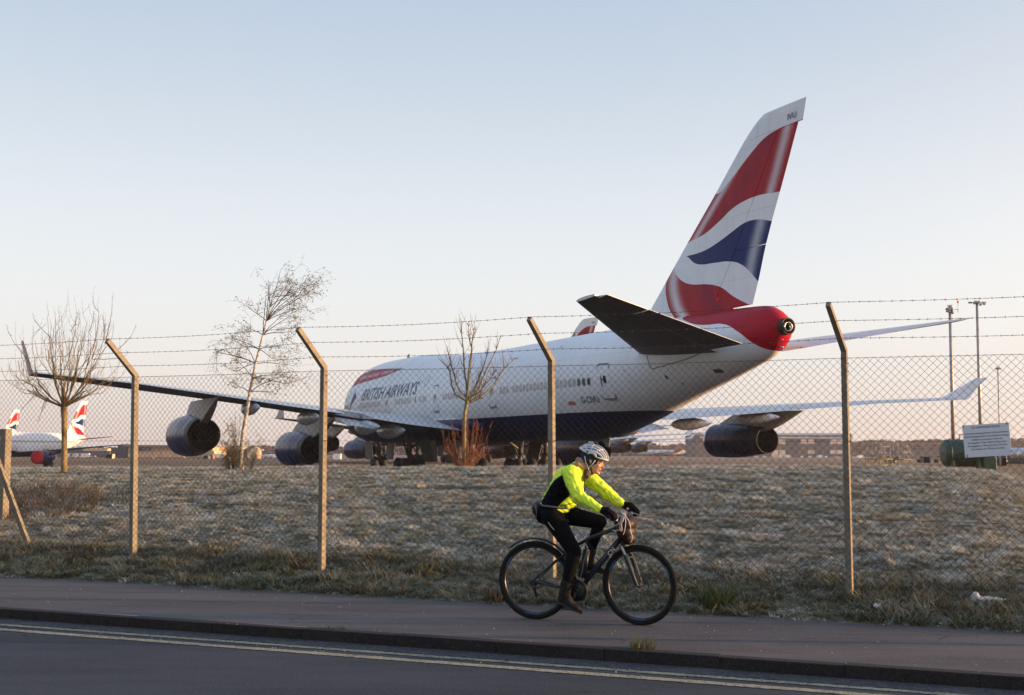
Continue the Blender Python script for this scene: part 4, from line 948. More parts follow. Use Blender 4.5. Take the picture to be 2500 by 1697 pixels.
def tree_left():
    base = at(157, 1145, 27.5); z0 = gz(base.x, base.y); X, Y_ = base.x, base.y; r = random.Random(31); s = 27.5/F_PX
    root = empty('bare_tree', (X, Y_, z0), 0, 'leafless round-headed tree with a thick pale trunk, leftmost of the three trees', 'tree', 'trees along the top of the bank')
    P = lambda u, v, d=0.0: Vector(((u-157)*s, d, (1145-v)*s))
    b = MB(); tr = [P(157, 1155), P(157, 1145), P(156, 1100), P(154, 1050), P(153, 1015), P(152, 1000), P(151, 990), P(150, 980)]
    b.tube(tr, [.095, .075, .066, .063, .067, .08, .075, .066], 12); b.build('trunk', M['bark'], root)
    b = MB(); tw = MB(); top = P(150, 983)
    ends = [(25, 870, .2), (62, 830, -.5), (92, 800, .5), (115, 770, -.3), (140, 785, .7), (165, 790, -.8), (185, 775, .3), (208, 790, -.4), (228, 800, .6), (250, 780, -.1), (275, 850, .4), (60, 900, -.7), (240, 905, -.5), (110, 860, 1.0), (190, 850, -1.1)]
    for (u, v, d) in ends:
        e = P(u, v, d); mid = P(150+(u-150)*.62, 983+(v-983)*.42, d*.6)
        d0 = (mid-top); d0.z = abs(d0.z)*.6+.12
        limb = bez(top+Vector((0, 0, -.03)), d0, mid, 6, wob=.03, r=r, up=.5); grow(b, limb, .026, .012, 6)
        kids = 3
        for k in range(kids+1):
            st_ = limb[2+min(k, 4)] if k < kids else mid
            tip = P(u + r.uniform(-26, 26), v + r.uniform(-30, 85), d + r.uniform(-.5, .5)) if k else e
            br = bez(st_, (tip-st_)+Vector((0, 0, -.05)), tip, 6, wob=.035, r=r, up=1.1); grow(b, br, .009, .004, 5)
            for j in range(3):     # whips growing up, with buds
                q = br[r.randint(1, 6)]; L = r.uniform(.2, .75)*(1.25 if v < 800 else 1); side = Vector((r.uniform(-.45, .45), r.uniform(-.4, .4), 1)).normalized()
                t2 = q + side*L + Vector((r.uniform(-.1, .1), 0, 0)); w = bez(q, Vector((side.x*2, side.y*2, .5)), t2, 5, wob=.02, r=r, up=.7); grow(tw, w, .0036, .0015, 3)
                for m_ in range(5):
                    c = w[1+m_ % 5]; dd = Vector((r.uniform(-1, 1), r.uniform(-1, 1), r.uniform(.2, 1))).normalized(); tw.tube([c, c+dd*.035], [.004, .001], 3, cap=False)
                if r.random() < .35:
                    q2 = w[2]; t3 = q2 + Vector((r.uniform(-.25, .25), r.uniform(-.2, .2), r.uniform(.1, .35))); grow(tw, bez(q2, t3-q2, t3, 3), .004, .0018, 3)
    for (u, v, uu, vv, d) in [(100, 925, 20, 995, .1), (112, 960, 95, 1020, -.2), (108, 955, 92, 990, .1), (245, 830, 262, 706, .0), (262, 850, 313, 780, .2), (225, 870, 310, 850, -.2), (60, 880, 0, 785, .1), (70, 905, 25, 925, .3), (115, 820, 66, 757, .0), (160, 800, 176, 752, .0), (205, 800, 215, 750, 0), (240, 800, 234, 760, .1)]:
        q, t2 = P(u, v, d), P(uu, vv, d); w = bez(q, (t2-q)+Vector((.1, 0, -.1)), t2, 8, wob=.02, r=r, up=.8); grow(tw, w, .008, .002, 4)
        for m_ in range(22):
            f = r.random(); i = int(f*7.99); c = w[i].lerp(w[i+1], f*8-i); dd = Vector((r.uniform(-1, 1), r.uniform(-1, 1), r.uniform(.2, 1))).normalized(); tw.tube([c, c+dd*r.uniform(.03, .07)], [.004, .001], 3, cap=False)
    b.build('limb', M['bark'], root)['kind'] = 'stuff'; tw.build('crown', M['twig'], root)['kind'] = 'stuff'

def tree_mid():
    D = 26.5; base = at(1132, 1141, D); z0 = gz(base.x, base.y); r = random.Random(5); s = D/F_PX
    root = empty('bare_tree', (base.x, base.y, z0), 0, 'leafless young tree with an upright vase-shaped crown in front of the jet fuselage', 'tree', 'trees along the top of the bank')
    P = lambda u, v, d=0.0: Vector(((u-1132)*s, d, (1141-v)*s))
    b = MB(); b.tube([P(1132, 1150), P(1132, 1141), P(1133, 1090), P(1133, 1040), P(1134, 1005), P(1138, 985), P(1139, 960)], [.060, .05, .043, .040, .038, .042, .034], 10)
    b.tube([P(1131, 1012), P(1128, 1010)], [.02, .012], 6); b.build('trunk', M['bark2'], root)
    b = MB(); tw = MB()
    limbs = [((1137, 978), [(1110, 962), (1100, 935), (1096, 905), (1090, 895), (1066, 870)], .03), ((1138, 968), [(1118, 950), (1107, 915), (1098, 880), (1088, 845)], .028), ((1139, 965), [(1136, 930), (1130, 880), (1126, 830), (1121, 772)], .03), ((1139, 960), [(1143, 910), (1149, 860), (1153, 820), (1157, 800)], .034),
             ((1139, 962), [(1146, 900), (1150, 850), (1142, 820), (1141, 780)], .02), ((1140, 972), [(1158, 945), (1172, 910), (1186, 870), (1190, 850)], .028), ((1141, 976), [(1165, 950), (1180, 915), (1210, 850), (1221, 815)], .026), ((1140, 980), [(1180, 960), (1205, 935), (1222, 905), (1245, 880), (1260, 866)], .026), ((1140, 974), [(1170, 955), (1195, 925), (1212, 902)], .022), ((1139, 985), [(1165, 975), (1180, 970)], .012)]
    for (u, v), pl, rad in limbs:
        dd = r.uniform(-.5, .5); pts = [P(u, v)]+[P(a, c, dd*(i+1)/len(pl)) for i, (a, c) in enumerate(pl)]
        fine = []
        for i in range(len(pts)-1):
            for k in range(3): fine.append(pts[i].lerp(pts[i+1], k/3) + Vector((r.uniform(-1, 1), r.uniform(-1, 1), 0))*.008)
        fine.append(pts[-1]); m_ = len(fine); b.tube(fine, [rad*.62*(1-i/m_)**.8+.004 for i in range(m_)], 5, cap=False)
        for k in range(26):
            i = r.randint(m_//4, m_-2); c = fine[i]; up = r.random() < .45; L = r.uniform(.10, .42) if up else r.uniform(.03, .10)
            d0 = Vector((r.uniform(-.6, .6), r.uniform(-.6, .6), r.uniform(.5, 1.2) if up else r.uniform(-.1, .9))).normalized(); w = bez(c, d0, c+d0*L+Vector((0, 0, L*.25)), 4, wob=.04, r=r); grow(tw, w, .0055, .002, 3)
            for q in w[1:]: 
                e = Vector((r.uniform(-1, 1), r.uniform(-1, 1), r.uniform(0, 1))).normalized(); tw.tube([q, q+e*.022], [.0045, .0015], 3, cap=False)
    b.build('limb', M['bark2'], root)['kind'] = 'stuff'; tw.build('crown', M['twig'], root)['kind'] = 'stuff'
    b = MB()
    sh = empty('shrub_shoots', (base.x+.05, base.y-.15, gz(base.x, base.y-.15)), 0, 'clump of straight red shoots around the foot of the middle tree', 'shrub')
    for k in range(52):
        u = r.uniform(1068, 1192); h = r.uniform(40, 150)*(1-.35*abs(u-1132)/64); x0 = (1132+(u-1132)*r.uniform(.1, .45)-1132)*s; x1 = (u-1132)*s; d = r.uniform(-.3, .3)
        w = bez((x0, d*.4, -.03), (x1-x0, d*.4, .7), (x1, d, h*s), 6, wob=.012, r=r, up=.4); grow(b, w, .0048, .002, 4)
        for q in range(7):
            c = w[r.randint(2, 6)]; e = Vector((r.uniform(-.6, .6), r.uniform(-.5, .5), 1)).normalized(); b.tube([c, c+e*r.uniform(.03, .2)], [.0035, .0015], 3, cap=False)
    w = bez((.02, 0, .3), (1, 0, -.1), (.62, 0, .27), 6, wob=.01, r=r, up=-.3); grow(b, w, .006, .003, 4)
    b.build('shoots', M['shoot'], sh)['kind'] = 'stuff'

def tree_birch():
    D = 27.0; base = at(589, 1144, D); z0 = gz(base.x, base.y); r = random.Random(12); s = D/F_PX
    root = empty('birch_tree', (base.x, base.y, z0), 0, 'slim leaning birch with white trunk and sparse young leaves, left of centre', 'tree', 'trees along the top of the bank')
    P = lambda u, v, d=0.0: Vector(((u-589)*s, d, (1144-v)*s))
    b = MB(); tr = [(588, 1152), (588, 1140), (587, 1120), (589, 1085), (592, 1050), (597, 1015), (602, 985), (605, 955), (612, 920), (618, 885), (626, 850), (634, 815), (642, 780), (650, 745), (662, 720), (682, 700)]
    tp = [P(*q) for q in tr]; b.tube(tp, [.066, .058, .049, .046, .044, .041, .038, .035, .032, .028, .024, .020, .016, .011, .008, .005], 10); b.build('trunk', M['birch'], root)
    b = MB(); tw = MB(); lf = MB()
    def leaf(c, sz=.02):
        a = Vector((r.uniform(-1, 1), r.uniform(-1, 1), r.uniform(-1, .4))).normalized(); u = a.orthogonal().normalized(); u.rotate(Matrix.Rotation(r.uniform(0, 6.28), 3, a)); w_ = a.cross(u)
        lf.add([c, c+a*sz*.5+u*sz*.35, c+a*sz*1.1, c+a*sz*.5-u*sz*.35], [(0, 1, 2, 3)])
    br = [(9, (560, 900), .3), (8, (575, 870), -.3), (10, (548, 812), .3), (9, (520, 850), -.1), (11, (590, 790), .4), (12, (600, 745), -.2), (7, (660, 950), .2), (7, (700, 905), -.3), (9, (690, 880), .3), (10, (690, 840), -.3), (11, (700, 800), .2), (11, (708, 762), -.2), (12, (722, 738), .2), (12, (735, 715), -.3), (12, (700, 690), .1), (12, (690, 668), .3), (12, (720, 700), -.1), (13, (650, 680), -.2), (12, (640, 690), .3), (14, (735, 712), .2), (12, (672, 652), .1), (11, (642, 720), -.1), (8, (672, 905), .3), (7, (560, 930), .2), (9, (590, 820), -.3), (8, (700, 930), .2), (12, (712, 676), 0), (10, (655, 870), .4), (8, (640, 930), -.4), (13, (722, 690), .2), (12, (728, 700), .1), (11, (670, 760), .3), (10, (575, 835), .2)]
    for bi, (i, (u, v), d) in enumerate(br):
        q = tp[i]; e = P(u, v, d); lim = bez(q, (e-q).normalized()+Vector((0, 0, .25)), e, 7, wob=.014, r=r, up=.35); grow(b, lim, .0105, .004, 5)
        right = u > 640
        for k in range(6 if i < 12 else 5):
            c = lim[r.randint(2, 7)]; dx = r.uniform(.0, .55) if right else r.uniform(-.4, .25); dz = r.uniform(-.05, .45) if right else r.uniform(-.1, .45); t2 = c + Vector((dx, r.uniform(-.3, .3), dz)); w = bez(c, t2-c, t2, 5, wob=.02, r=r, up=.3); grow(tw, w, .0034, .0016, 3)
            for j in range(5):
                c2 = w[r.randint(1, 5)]; t3 = c2 + Vector((r.uniform(-.05, .28) if right else r.uniform(-.22, .12), r.uniform(-.15, .15), r.uniform(-.22, .16))); w2 = bez(c2, t3-c2, t3, 3, wob=.02, r=r, up=-.2); grow(tw, w2, .0020, .0011, 3)
                for q2 in w2[1:]:
                    for _ in range(1 if r.random() < .75 else 2): leaf(q2+Vector((r.uniform(-.02, .02), r.uniform(-.02, .02), r.uniform(-.02, .02))), r.uniform(.02, .038))
    # drooping sprays on the left
    for (u0, v0, u1, v1) in [(545, 852, 500, 905), (540, 850, 515, 910), (560, 848, 497, 842), (520, 862, 522, 912)]:
        w = bez(P(u0, v0), P(u1, v1-25)-P(u0, v0)+Vector((0, 0, .3)), P(u1, v1), 8, wob=.03, r=r, up=-1.2); grow(tw, w, .006, .002, 3)
        for k in range(60): 
            f = r.random()*7.9; i = int(f); leaf(w[i].lerp(w[i+1], f-i)+Vector((r.uniform(-.09, .09), r.uniform(-.05, .05), r.uniform(-.14, .03))), r.uniform(.014, .028))
    w = bez(tp[9], P(560, 850)-tp[9], P(545, 852), 6, wob=.02, r=r); grow(b, w, .013, .007, 5)
    b.build('limb', M['birch_twig'], root)['kind'] = 'stuff'; tw.build('twigs', M['birch_twig'], root)['kind'] = 'stuff'; lf.build('leaves', M['leaf'], root, recalc=False)['kind'] = 'stuff'
    # saplings round the foot
    sh = empty('sapling_scrub', (base.x, base.y-.2, gz(base.x, base.y-.2)), 0, 'leafy scrub of thin saplings around the foot of the birch', 'shrub'); tw = MB(); lf = MB()
    for k in range(46):
        u = r.choice([r.uniform(545, 585), r.uniform(545, 570), r.uniform(595, 640)]); h = r.uniform(25, 90) if (550 < u < 640) else r.uniform(20, 50)
        if 560 < u < 582 and r.random() < .5: h = r.uniform(90, 150)
        x1 = (u-589)*s; w = bez((x1*.55, 0, -.03), (x1*.4, r.uniform(-.2, .2), .6), (x1, r.uniform(-.3, .3), h*s), 5, wob=.03, r=r, up=.5); grow(tw, w, .006, .002, 3)
        for j in range(6):
            c = w[r.randint(1, 5)]; t3 = c+Vector((r.uniform(-.14, .14), r.uniform(-.12, .12), r.uniform(.0, .2))); w2 = bez(c, t3-c, t3, 3); grow(tw, w2, .003, .0015, 3)
            for q2 in w2[1:]:
                for _ in range(3): leaf(q2+Vector((r.uniform(-.03, .03), r.uniform(-.03, .03), r.uniform(-.03, .03))), r.uniform(.016, .032))
    tw.build('stems', M['twig'], sh)['kind'] = 'stuff'; lf.build('leaves', M['leaf'], sh, recalc=False)['kind'] = 'stuff'
tree_left(); tree_mid(); tree_birch()

# ------------------------------------------------------------------ bicycle and rider   (local axes: x forward, y left = away from the road, z up)
BANG = R(-21.48); B0 = (0.224, 11.262, 0.0)
M['frame'] = simple('dark_slate_frame', (.014, .019, .026), .45, 0, .25, 6, spec=.4, coat=.15)
M['blackp'] = simple('black_plastic', (.012, .012, .013), .5, var=.2)
M['rub'] = simple('bicycle_tyre', (.012, .011, .010), .9, var=.3, scale=20, bump=.3, spec=.2)
M['rim'] = simple('black_rim', (.015, .015, .017), .4, .3)
M['alu'] = simple('dull_alloy', (.30, .30, .31), .35, .9, .2)
M['steel'] = simple('spoke_steel', (.12, .12, .12), .4, .8)
M['brown'] = simple('brown_boot_leather', (.006, .004, .0035), .85, var=.35, scale=16, bump=.3)
M['fur'] = simple('brown_boot_fur', (.010, .0055, .004), .95, var=.45, scale=40, bump=.8)
M['maroon'] = simple('maroon_bag', (.012, .002, .002), .55, var=.3, scale=9, spec=.35)
M['rope'] = simple('pale_cord', (.58, .50, .47), .8, var=.15)
M['blue'] = simple('blue_rim_decal', (.012, .08, .2), .4)

bike = empty('bicycle', B0, BANG, 'dark hybrid bicycle ridden along the pavement with a maroon bag tied to its handlebar', 'bicycle')
steer_o = Vector((.82, 0, .78)); STEER = R(-7)
ax = (Vector((.78, 0, .90)) - Vector((.865, 0, .64))).normalized()
SR = Matrix.Rotation(STEER, 3, ax)
def stp(p): return SR @ (Vector(p)-steer_o) + steer_o
FH, RH, BBc = Vector((1.0, 0, .356)), Vector((0, 0, .356)), Vector((.43, 0, .285))

def wheel(name, hub, st, disc_side=1):
    T = (lambda p: stp(p)) if st else (lambda p: Vector(p))
    b = MB(); Rr, rr = .334, .022; N = 72; prof = [(a, 0) for a in range(8)]; rings = []
    for k in range(N):
        a = 2*PI*k/N; rings.append([T(hub + Vector(((Rr+rr*1.05*math.cos(2*PI*j/10))*math.cos(a), rr*math.sin(2*PI*j/10), (Rr+rr*1.05*math.cos(2*PI*j/10))*math.sin(a)))) for j in range(10)])
    rings.append(rings[0]); b.loft([[tuple(p) for p in r] for r in rings], cap=False)
    for k in range(150):       # shoulder knobs
        a = 2*PI*k/150
        for s in (-1, 1):
            c = hub + Vector(((Rr+.0215)*math.cos(a), s*.012, (Rr+.0215)*math.sin(a))); t = Vector((-math.sin(a), 0, math.cos(a))); b.beam(T(c-t*.0032), T(c+t*.0032), .009, .005, up=tuple(Vector((math.cos(a), 0, math.sin(a)))))
    ty = b.build('tyre', M['rub'], None)
    b = MB(); rings = []
    for k in range(N):
        a = 2*PI*k/N; rings.append([T(hub+Vector((q*math.cos(a), w, q*math.sin(a)))) for q, w in ((.316, -.011), (.316, .011), (.298, .009), (.294, 0), (.298, -.009))])
    rings.append(rings[0]); b.loft([[tuple(p) for p in r] for r in rings], cap=False, smooth=False); rim = b.build('rim', M['rim'], None)
    w = empty(name); w.parent = bike
    ty.parent = w; rim.parent = w
    b = MB()
    for a0, a1 in ((.35, .62), (2.4, 2.75), (4.4, 4.9)):
        for s in (-1, 1):
            b.add([T(hub+Vector((q*math.cos(a0+(a1-a0)*i/6), s*.0115, q*math.sin(a0+(a1-a0)*i/6)))) for i in range(7) for q in (.300, .313)], [(2*i, 2*i+2, 2*i+3, 2*i+1) for i in range(6)])
    b.build('rim_decal', M['blue'], w, recalc=False)
    b = MB()
    for k in range(28):
        a = 2*PI*k/28; s = 1 if k % 2 else -1; d = .9 if (k//2) % 2 else -.9
        b.tube([T(hub+Vector((.022*math.cos(a+d), s*.028, .022*math.sin(a+d)))), T(hub+Vector((.297*math.cos(a), 0, .297*math.sin(a))))], .0011, 3, cap=False)
    b.build('spokes', M['steel'], w)['kind'] = 'stuff'
    b = MB(); b.tube([T(hub+Vector((0, -.055, 0))), T(hub+Vector((0, .055, 0)))], .012, 10); b.tube([T(hub+Vector((0, -.03, 0))), T(hub+Vector((0, .03, 0)))], .022, 12); b.build('hub', M['blackp'], w)
    b = MB()
    for k in range(36):
        a0, a1 = 2*PI*k/36, 2*PI*(k+1)/36; y = .038*disc_side
        for q0, q1 in ((.068, .082),): b.add([T(hub+Vector((q*math.cos(a), yy, q*math.sin(a)))) for a in (a0, a1) for q in (q0, q1) for yy in (y-.001, y+.001)], [(0, 4, 6, 2), (1, 3, 7, 5), (2, 6, 7, 3), (0, 1, 5, 4)])
    for k in range(6):
        a = 2*PI*k/6; b.beam(T(hub+Vector((.018*math.cos(a), y, .018*math.sin(a)))), T(hub+Vector((.07*math.cos(a+.35), y, .07*math.sin(a+.35)))), .006, .002)
    b.build('brake_disc', M['steel'], w, recalc=False); return w
wheel('rear_wheel', RH, False, 1); wheel('front_wheel', FH, True, 1)

HT, HB = Vector((.789, 0, .885)), Vector((.832, 0, .745)); ST = Vector((.292, 0, .66))
b = MB()
b.tube([HT, HB], [.019, .023], 14); b.tube([HB+Vector((-.008, 0, .018)), Vector((.64, 0, .545)), BBc+Vector((.01, 0, .01))], [.026, .027, .022], 14)
b.tube([HT+Vector((.002, 0, -.028)), Vector((.55, 0, .765)), ST+Vector((0, 0, -.03))], [.019, .017, .014], 12); b.tube([BBc, ST], .0165, 12)
b.tube([BBc+Vector((0, -.035, 0)), BBc+Vector((0, .035, 0))], .023, 14)
for s in (-1, 1):
    b.tube([BBc+Vector((-.02, .02*s, 0)), Vector((.2, .035*s, .31)), RH+Vector((.01, .065*s, -.004))], [.011, .010, .008], 8)
    b.tube([ST+Vector((0, .01*s, -.06)), Vector((.2, .035*s, .535)), RH+Vector((.01, .065*s, .006))], [.009, .008, .0075], 8)
fm = b.build('frame', M['frame'], bike)
V, F = text_mesh('CUBE', .05, .15, 1.2, .004)
V, F = text_mesh('GIANT', .034, .15, 1.25, .004)
d = (BBc-HB).normalized(); o_ = HB + d*.085
me = bpy.data.meshes.new('frame_lettering'); me.from_pydata([tuple(o_ + d*(.14-v[0]) * 1 + Vector((0, -.0285, 0)) + Vector((d.z, 0, -d.x))*(v[1]-.017)*-1) for v in V], [], F); me.materials.append(M['alu'])
bpy.data.meshes.remove(me)
# two large pale characters on the down tube
for k, (w_, ch) in enumerate(((0, 'C'), (.042, 'N'))):
    V, F = text_mesh(ch, .04, 0, .95, .012)
    e1 = -d; e2 = Vector((-e1.z, 0, e1.x))
    me = bpy.data.meshes.new('frame_lettering'); me.from_pydata([tuple(HB + d*(.175-w_) + e1*v[0] + e2*(v[1]-.02) + Vector((0, -.0285, 0))) for v in V], [], F); me.materials.append(M['rope']); link_mesh('frame_lettering', me, fm)
b = MB(); b.tube([ST+Vector((0, 0, -.01)), Vector((.228, 0, .885))], .0135, 10); b.build('seat_post', M['blackp'], bike)
b = MB(); sd = [(.05, .075, .03), (.10, .078, .038), (.16, .07, .038), (.22, .045, .034), (.28, .024, .028), (.325, .012, .02)]
b.loft([[(x, w*math.cos(2*PI*j/14), .905+h*math.sin(2*PI*j/14)*.8) for j in range(14)] for x, w, h in sd]); b.build('saddle', M['blackp'], bike)
# fork with suspension legs, stem and bars
fk = MB(); fk.tube([stp(HB+Vector((.004, 0, -.008))), stp((.852, 0, .70))], .022, 12, mi=1)
fk.beam(stp((.853, -.062, .69)), stp((.853, .062, .69)), .034, .030, mi=1)
for s in (-1, 1):
    fk.tube([stp((.853, .06*s, .70)), stp((.905, .06*s, .60))], .0155, 10, mi=0)
    fk.tube([stp((.893, .06*s, .625)), stp((.915, .062*s, .575)), stp((.955, .062*s, .47)), stp((.985, .058*s, .39)), stp((1.0, .052*s, .352))], [.019, .021, .019, .0165, .013], 10, mi=2)
fk.beam(stp((.915, -.06, .60)), stp((.915, .06, .60)), .02, .014, mi=2)
fork = fk.build('fork', [M['alu'], M['blackp'], M['frame']], bike); sharp(fork, 50)
hb_ = MB(); hb_.tube([stp(HT+Vector((0, 0, -.01))), stp((.775, 0, .935))], .018, 10); hb_.tube([stp((.775, 0, .925)), stp((.86, 0, .955))], .017, 10)
hbp = [stp(q) for q in ((.845, -.315, .985), (.85, -.2, .985), (.862, -.06, .96), (.865, 0, .957), (.862, .06, .96), (.85, .2, .985), (.845, .315, .985))]; hb_.tube(hbp, .0135, 10)
handle = hb_.build('handlebar', M['blackp'], bike)
for s in (-1, 1):
    b = MB(); b.tube([stp((.845, .19*s, .985)), stp((.845, .322*s, .985))], .018, 10); b.build('grip', M['rub'], handle)
    b = MB(); b.tube([stp((.86, .17*s, .985)), stp((.885, .19*s, .975)), stp((.905, .25*s, .955)), stp((.908, .29*s, .952))], .006, 6); b.box(stp((.86, .165*s, .975)), (.035, .03, .03), bev=.006); b.build('brake_lever', M['alu'], handle)
b = MB(); b.tube([stp((.87, -.15, .97)), stp((.95, -.08, .93)), stp((.95, -.03, .8)), stp((.88, -.05, .72))], .003, 5); b.build('cable', M['blackp'], bike)
b = MB(); b.tube([stp((.87, .15, .97)), stp((.96, .1, .92)), stp((.93, .04, .78)), stp((.72, .02, .82))], .003, 5); b.build('cable', M['blackp'], bike)
b = MB(); b.box(stp((.86, -.05, .995)), (.03, .04, .025), bev=.006); b.tube([stp((.86, .07, .985)), stp((.86, .07, 1.02)), stp((.875, .06, 1.03))], .009, 8); b.build('bell', M['alu'], handle)
# drive train on the near side
ck = MB(); 
for rr_, yy in ((.092, -.052), (.074, -.046)):
    vs = []; N = 44
    for k in range(N*2):
        a = PI*k/N; q = rr_ + (.0035 if k % 2 else -.002); vs.append(BBc+Vector((q*math.cos(a), yy, q*math.sin(a))))
    for k in range(N*2): a = PI*k/N; vs.append(BBc+Vector((rr_*.78*math.cos(a), yy, rr_*.78*math.sin(a))))
    n2 = N*2; ck.add(vs, [(i, (i+1) % n2, n2+(i+1) % n2, n2+i) for i in range(n2)])
for k in range(5): a = 2*PI*k/5+.3; ck.beam(BBc+Vector((0, -.052, 0)), BBc+Vector((.078*math.cos(a), -.052, .078*math.sin(a))), .016, .004)
ck.lathe([(-.052, .02), (-.052, .088), (-.050, .088), (-.050, .02)], BBc, 'y', 36)
ck.lathe([(-.060, .088), (-.056, .098), (-.054, .098), (-.054, .080), (-.060, .080)], BBc, 'y', 36)
PN_, PF_ = Vector((.362, -.115, .128)), Vector((.498, .115, .442))
chn = ck.build('chainring', M['blackp'], bike, recalc=False)
b = MB(); b.beam(BBc+Vector((0, -.07, 0)), PN_+Vector((0, .04, 0)), .013, .024); b.tube([BBc+Vector((0, -.078, 0)), BBc+Vector((0, -.03, 0))], .017, 10); b.build('crank', M['blackp'], bike)
b = MB(); b.beam(BBc+Vector((0, .07, 0)), PF_+Vector((0, -.04, 0)), .013, .024); b.build('crank', M['blackp'], bike)
for c in (PN_, PF_):
    b = MB(); b.box(c, (.095, .09, .016), bev=.004); b.tube([c-Vector((0, .05, 0)), c+Vector((0, .05, 0))], .008, 8)
    for dx in (-.046, .046): b.box(c+Vector((dx, 0, 0)), (.008, .09, .024))
    b.build('pedal', M['alu'] if c is PF_ else M['blackp'], bike)
b = MB()
for i, q in enumerate((.052, .046, .040, .034, .028, .024)): b.lathe([(-.028-i*.0045, .012), (-.028-i*.0045, q), (-.030-i*.0045, q), (-.030-i*.0045, .012)], RH, 'y', 30)
b.build('cassette', M['steel'], bike, recalc=False)
b = MB(); b.tube([RH+Vector((.01, -.055, -.01)), RH+Vector((.01, -.062, -.065)), RH+Vector((.03, -.055, -.13))], .009, 6); b.lathe([(-.062, .004), (-.062, .022), (-.050, .022), (-.050, .004)], RH+Vector((.015, 0, -.068)), 'y', 14); b.lathe([(-.060, .004), (-.060, .02), (-.050, .02), (-.050, .004)], RH+Vector((.035, 0, -.128)), 'y', 14); b.beam(RH+Vector((.015, -.058, -.068)), RH+Vector((.035, -.058, -.128)), .008, .02); b.build('rear_derailleur', M['blackp'], bike)
b = MB()
def chain(p0, p1): b.beam(p0, p1, .006, .008)
chain(BBc+Vector((.0, -.05, .092)), RH+Vector((0, -.04, .036))); chain(BBc+Vector((0, -.05, -.092)), RH+Vector((.04, -.055, -.148))); b.build('chain', M['steel'], bike)
# rear mudguard
b = MB(); rings = []
for i in range(17):
    a = R(118-i*5.8) if False else R(132 - i*6.2); q = .385+.012*abs(i-8)/8*0
    c = RH + Vector((q*math.cos(a), 0, q*math.sin(a)))
    n = Vector((math.cos(a), 0, math.sin(a))); rings.append([tuple(c+Vector((0, w, 0))+n*h) for w, h in ((-.028, -.008), (-.018, .004), (0, .009), (.018, .004), (.028, -.008), (.018, 0), (0, .005), (-.018, 0))])
b.loft(rings); mg = b.build('mudguard', M['blackp'], bike); b = MB(); b.tube([RH+Vector((.385*math.cos(R(38)), 0, .385*math.sin(R(38)))), ST+Vector((0, 0, -.05))], .006, 6); b.build('mudguard_stay', M['blackp'], mg)
# bottle and cage behind the down tube, folded lock
b = MB(); b.tube([Vector((.50, 0, .64)), Vector((.455, 0, .40))], [.034, .036], 16); b.tube([Vector((.505, 0, .66)), Vector((.50, 0, .64))], [.02, .034], 14); b.build('bottle', M['blackp'], bike)
b = MB(); b.tube([Vector(p) for p in ((.44, -.04, .655), (.475, -.042, .695), (.51, -.042, .700), (.525, -.042, .67), (.515, -.042, .62), (.485, -.04, .545), (.475, -.04, .47), (.455, -.038, .405), (.425, -.038, .38), (.405, -.038, .43), (.415, -.038, .5))], .0048, 6); b.build('bottle_cage', M['alu'], bike)
# maroon bag on the bar, held by pale cord
def blob_mesh(name, prims, voxel=.008, smooth=6, mats=None, disp=None):
    """prims: ('cap', p0, p1, r0, r1[, flatten(axis vec, k)]) or ('ell', c, r, rotmatrix) fused into one skin"""
    b = MB()
    for q in prims:
        if q[0] == 'cap':
            p0, p1, r0, r1 = Vector(q[1]), Vector(q[2]), q[3], q[4]; d = p1-p0; L = d.length; d.normalize(); pts, rs = [], []
            for i in range(5): a = PI/2*(1-i/5.0); pts.append(p0 - d*r0*math.sin(a)); rs.append(max(.0008, r0*math.cos(a)))
            for i in range(5): t = i/4; pts.append(p0+d*L*t); rs.append(r0+(r1-r0)*t)
            for i in range(1, 6): a = PI/2*i/5.0; pts.append(p1 + d*r1*math.sin(a)); rs.append(max(.0008, r1*math.cos(a)))
            v0 = len(b.v); b.tube(pts, rs, 16)
            if len(q) > 5:
                axv, k = Vector(q[5][0]).normalized(), q[5][1]
                for i in range(v0, len(b.v)):
                    p = Vector(b.v[i]); t = max(0, min(1, (p-p0).dot(d)/L if L > 1e-6 else 0)); c = p0+d*L*t; w = p-c; b.v[i] = tuple(p - axv*w.dot(axv)*(1-k))
        else:
            b.ellipsoid(q[1], q[2], 24, 16, rot=q[3] if len(q) > 3 else None)
    o = b.build('tmp', mats[0]); md = o.modifiers.new('r', 'REMESH'); md.mode = 'VOXEL'; md.voxel_size = voxel
    if smooth: s_ = o.modifiers.new('s', 'SMOOTH'); s_.factor = .6; s_.iterations = smooth
    bpy.context.view_layer.update(); dg = bpy.context.evaluated_depsgraph_get(); me = bpy.data.meshes.new_from_object(o.evaluated_get(dg)); bpy.data.objects.remove(o)
    me.name = name; me.materials.clear()
    for m_ in mats: me.materials.append(m_)
    me.polygons.foreach_set('use_smooth', [True]*len(me.polygons))
    if disp:
        nr = [v.normal.copy() for v in me.vertices]
        for v, n_ in zip(me.vertices, nr): v.co += n_*disp(v.co)
    me.update(); return me
bagm = blob_mesh('bar_bag', [('ell', stp((.90, 0, .90)), (.075, .13, .085)), ('ell', stp((.885, 0, .82)), (.085, .13, .10)), ('ell', stp((.90, 0, .77)), (.07, .11, .06))], .009, 5, [M['maroon']], lambda c: .006*mnoise.noise(c*22))
bag = link_mesh('bar_bag', bagm); bag.parent = None; bag.location = B0; bag.rotation_euler = (0, 0, BANG)
tag(bag, 'dark maroon bag strapped below the handlebar of the bicycle', 'bag')
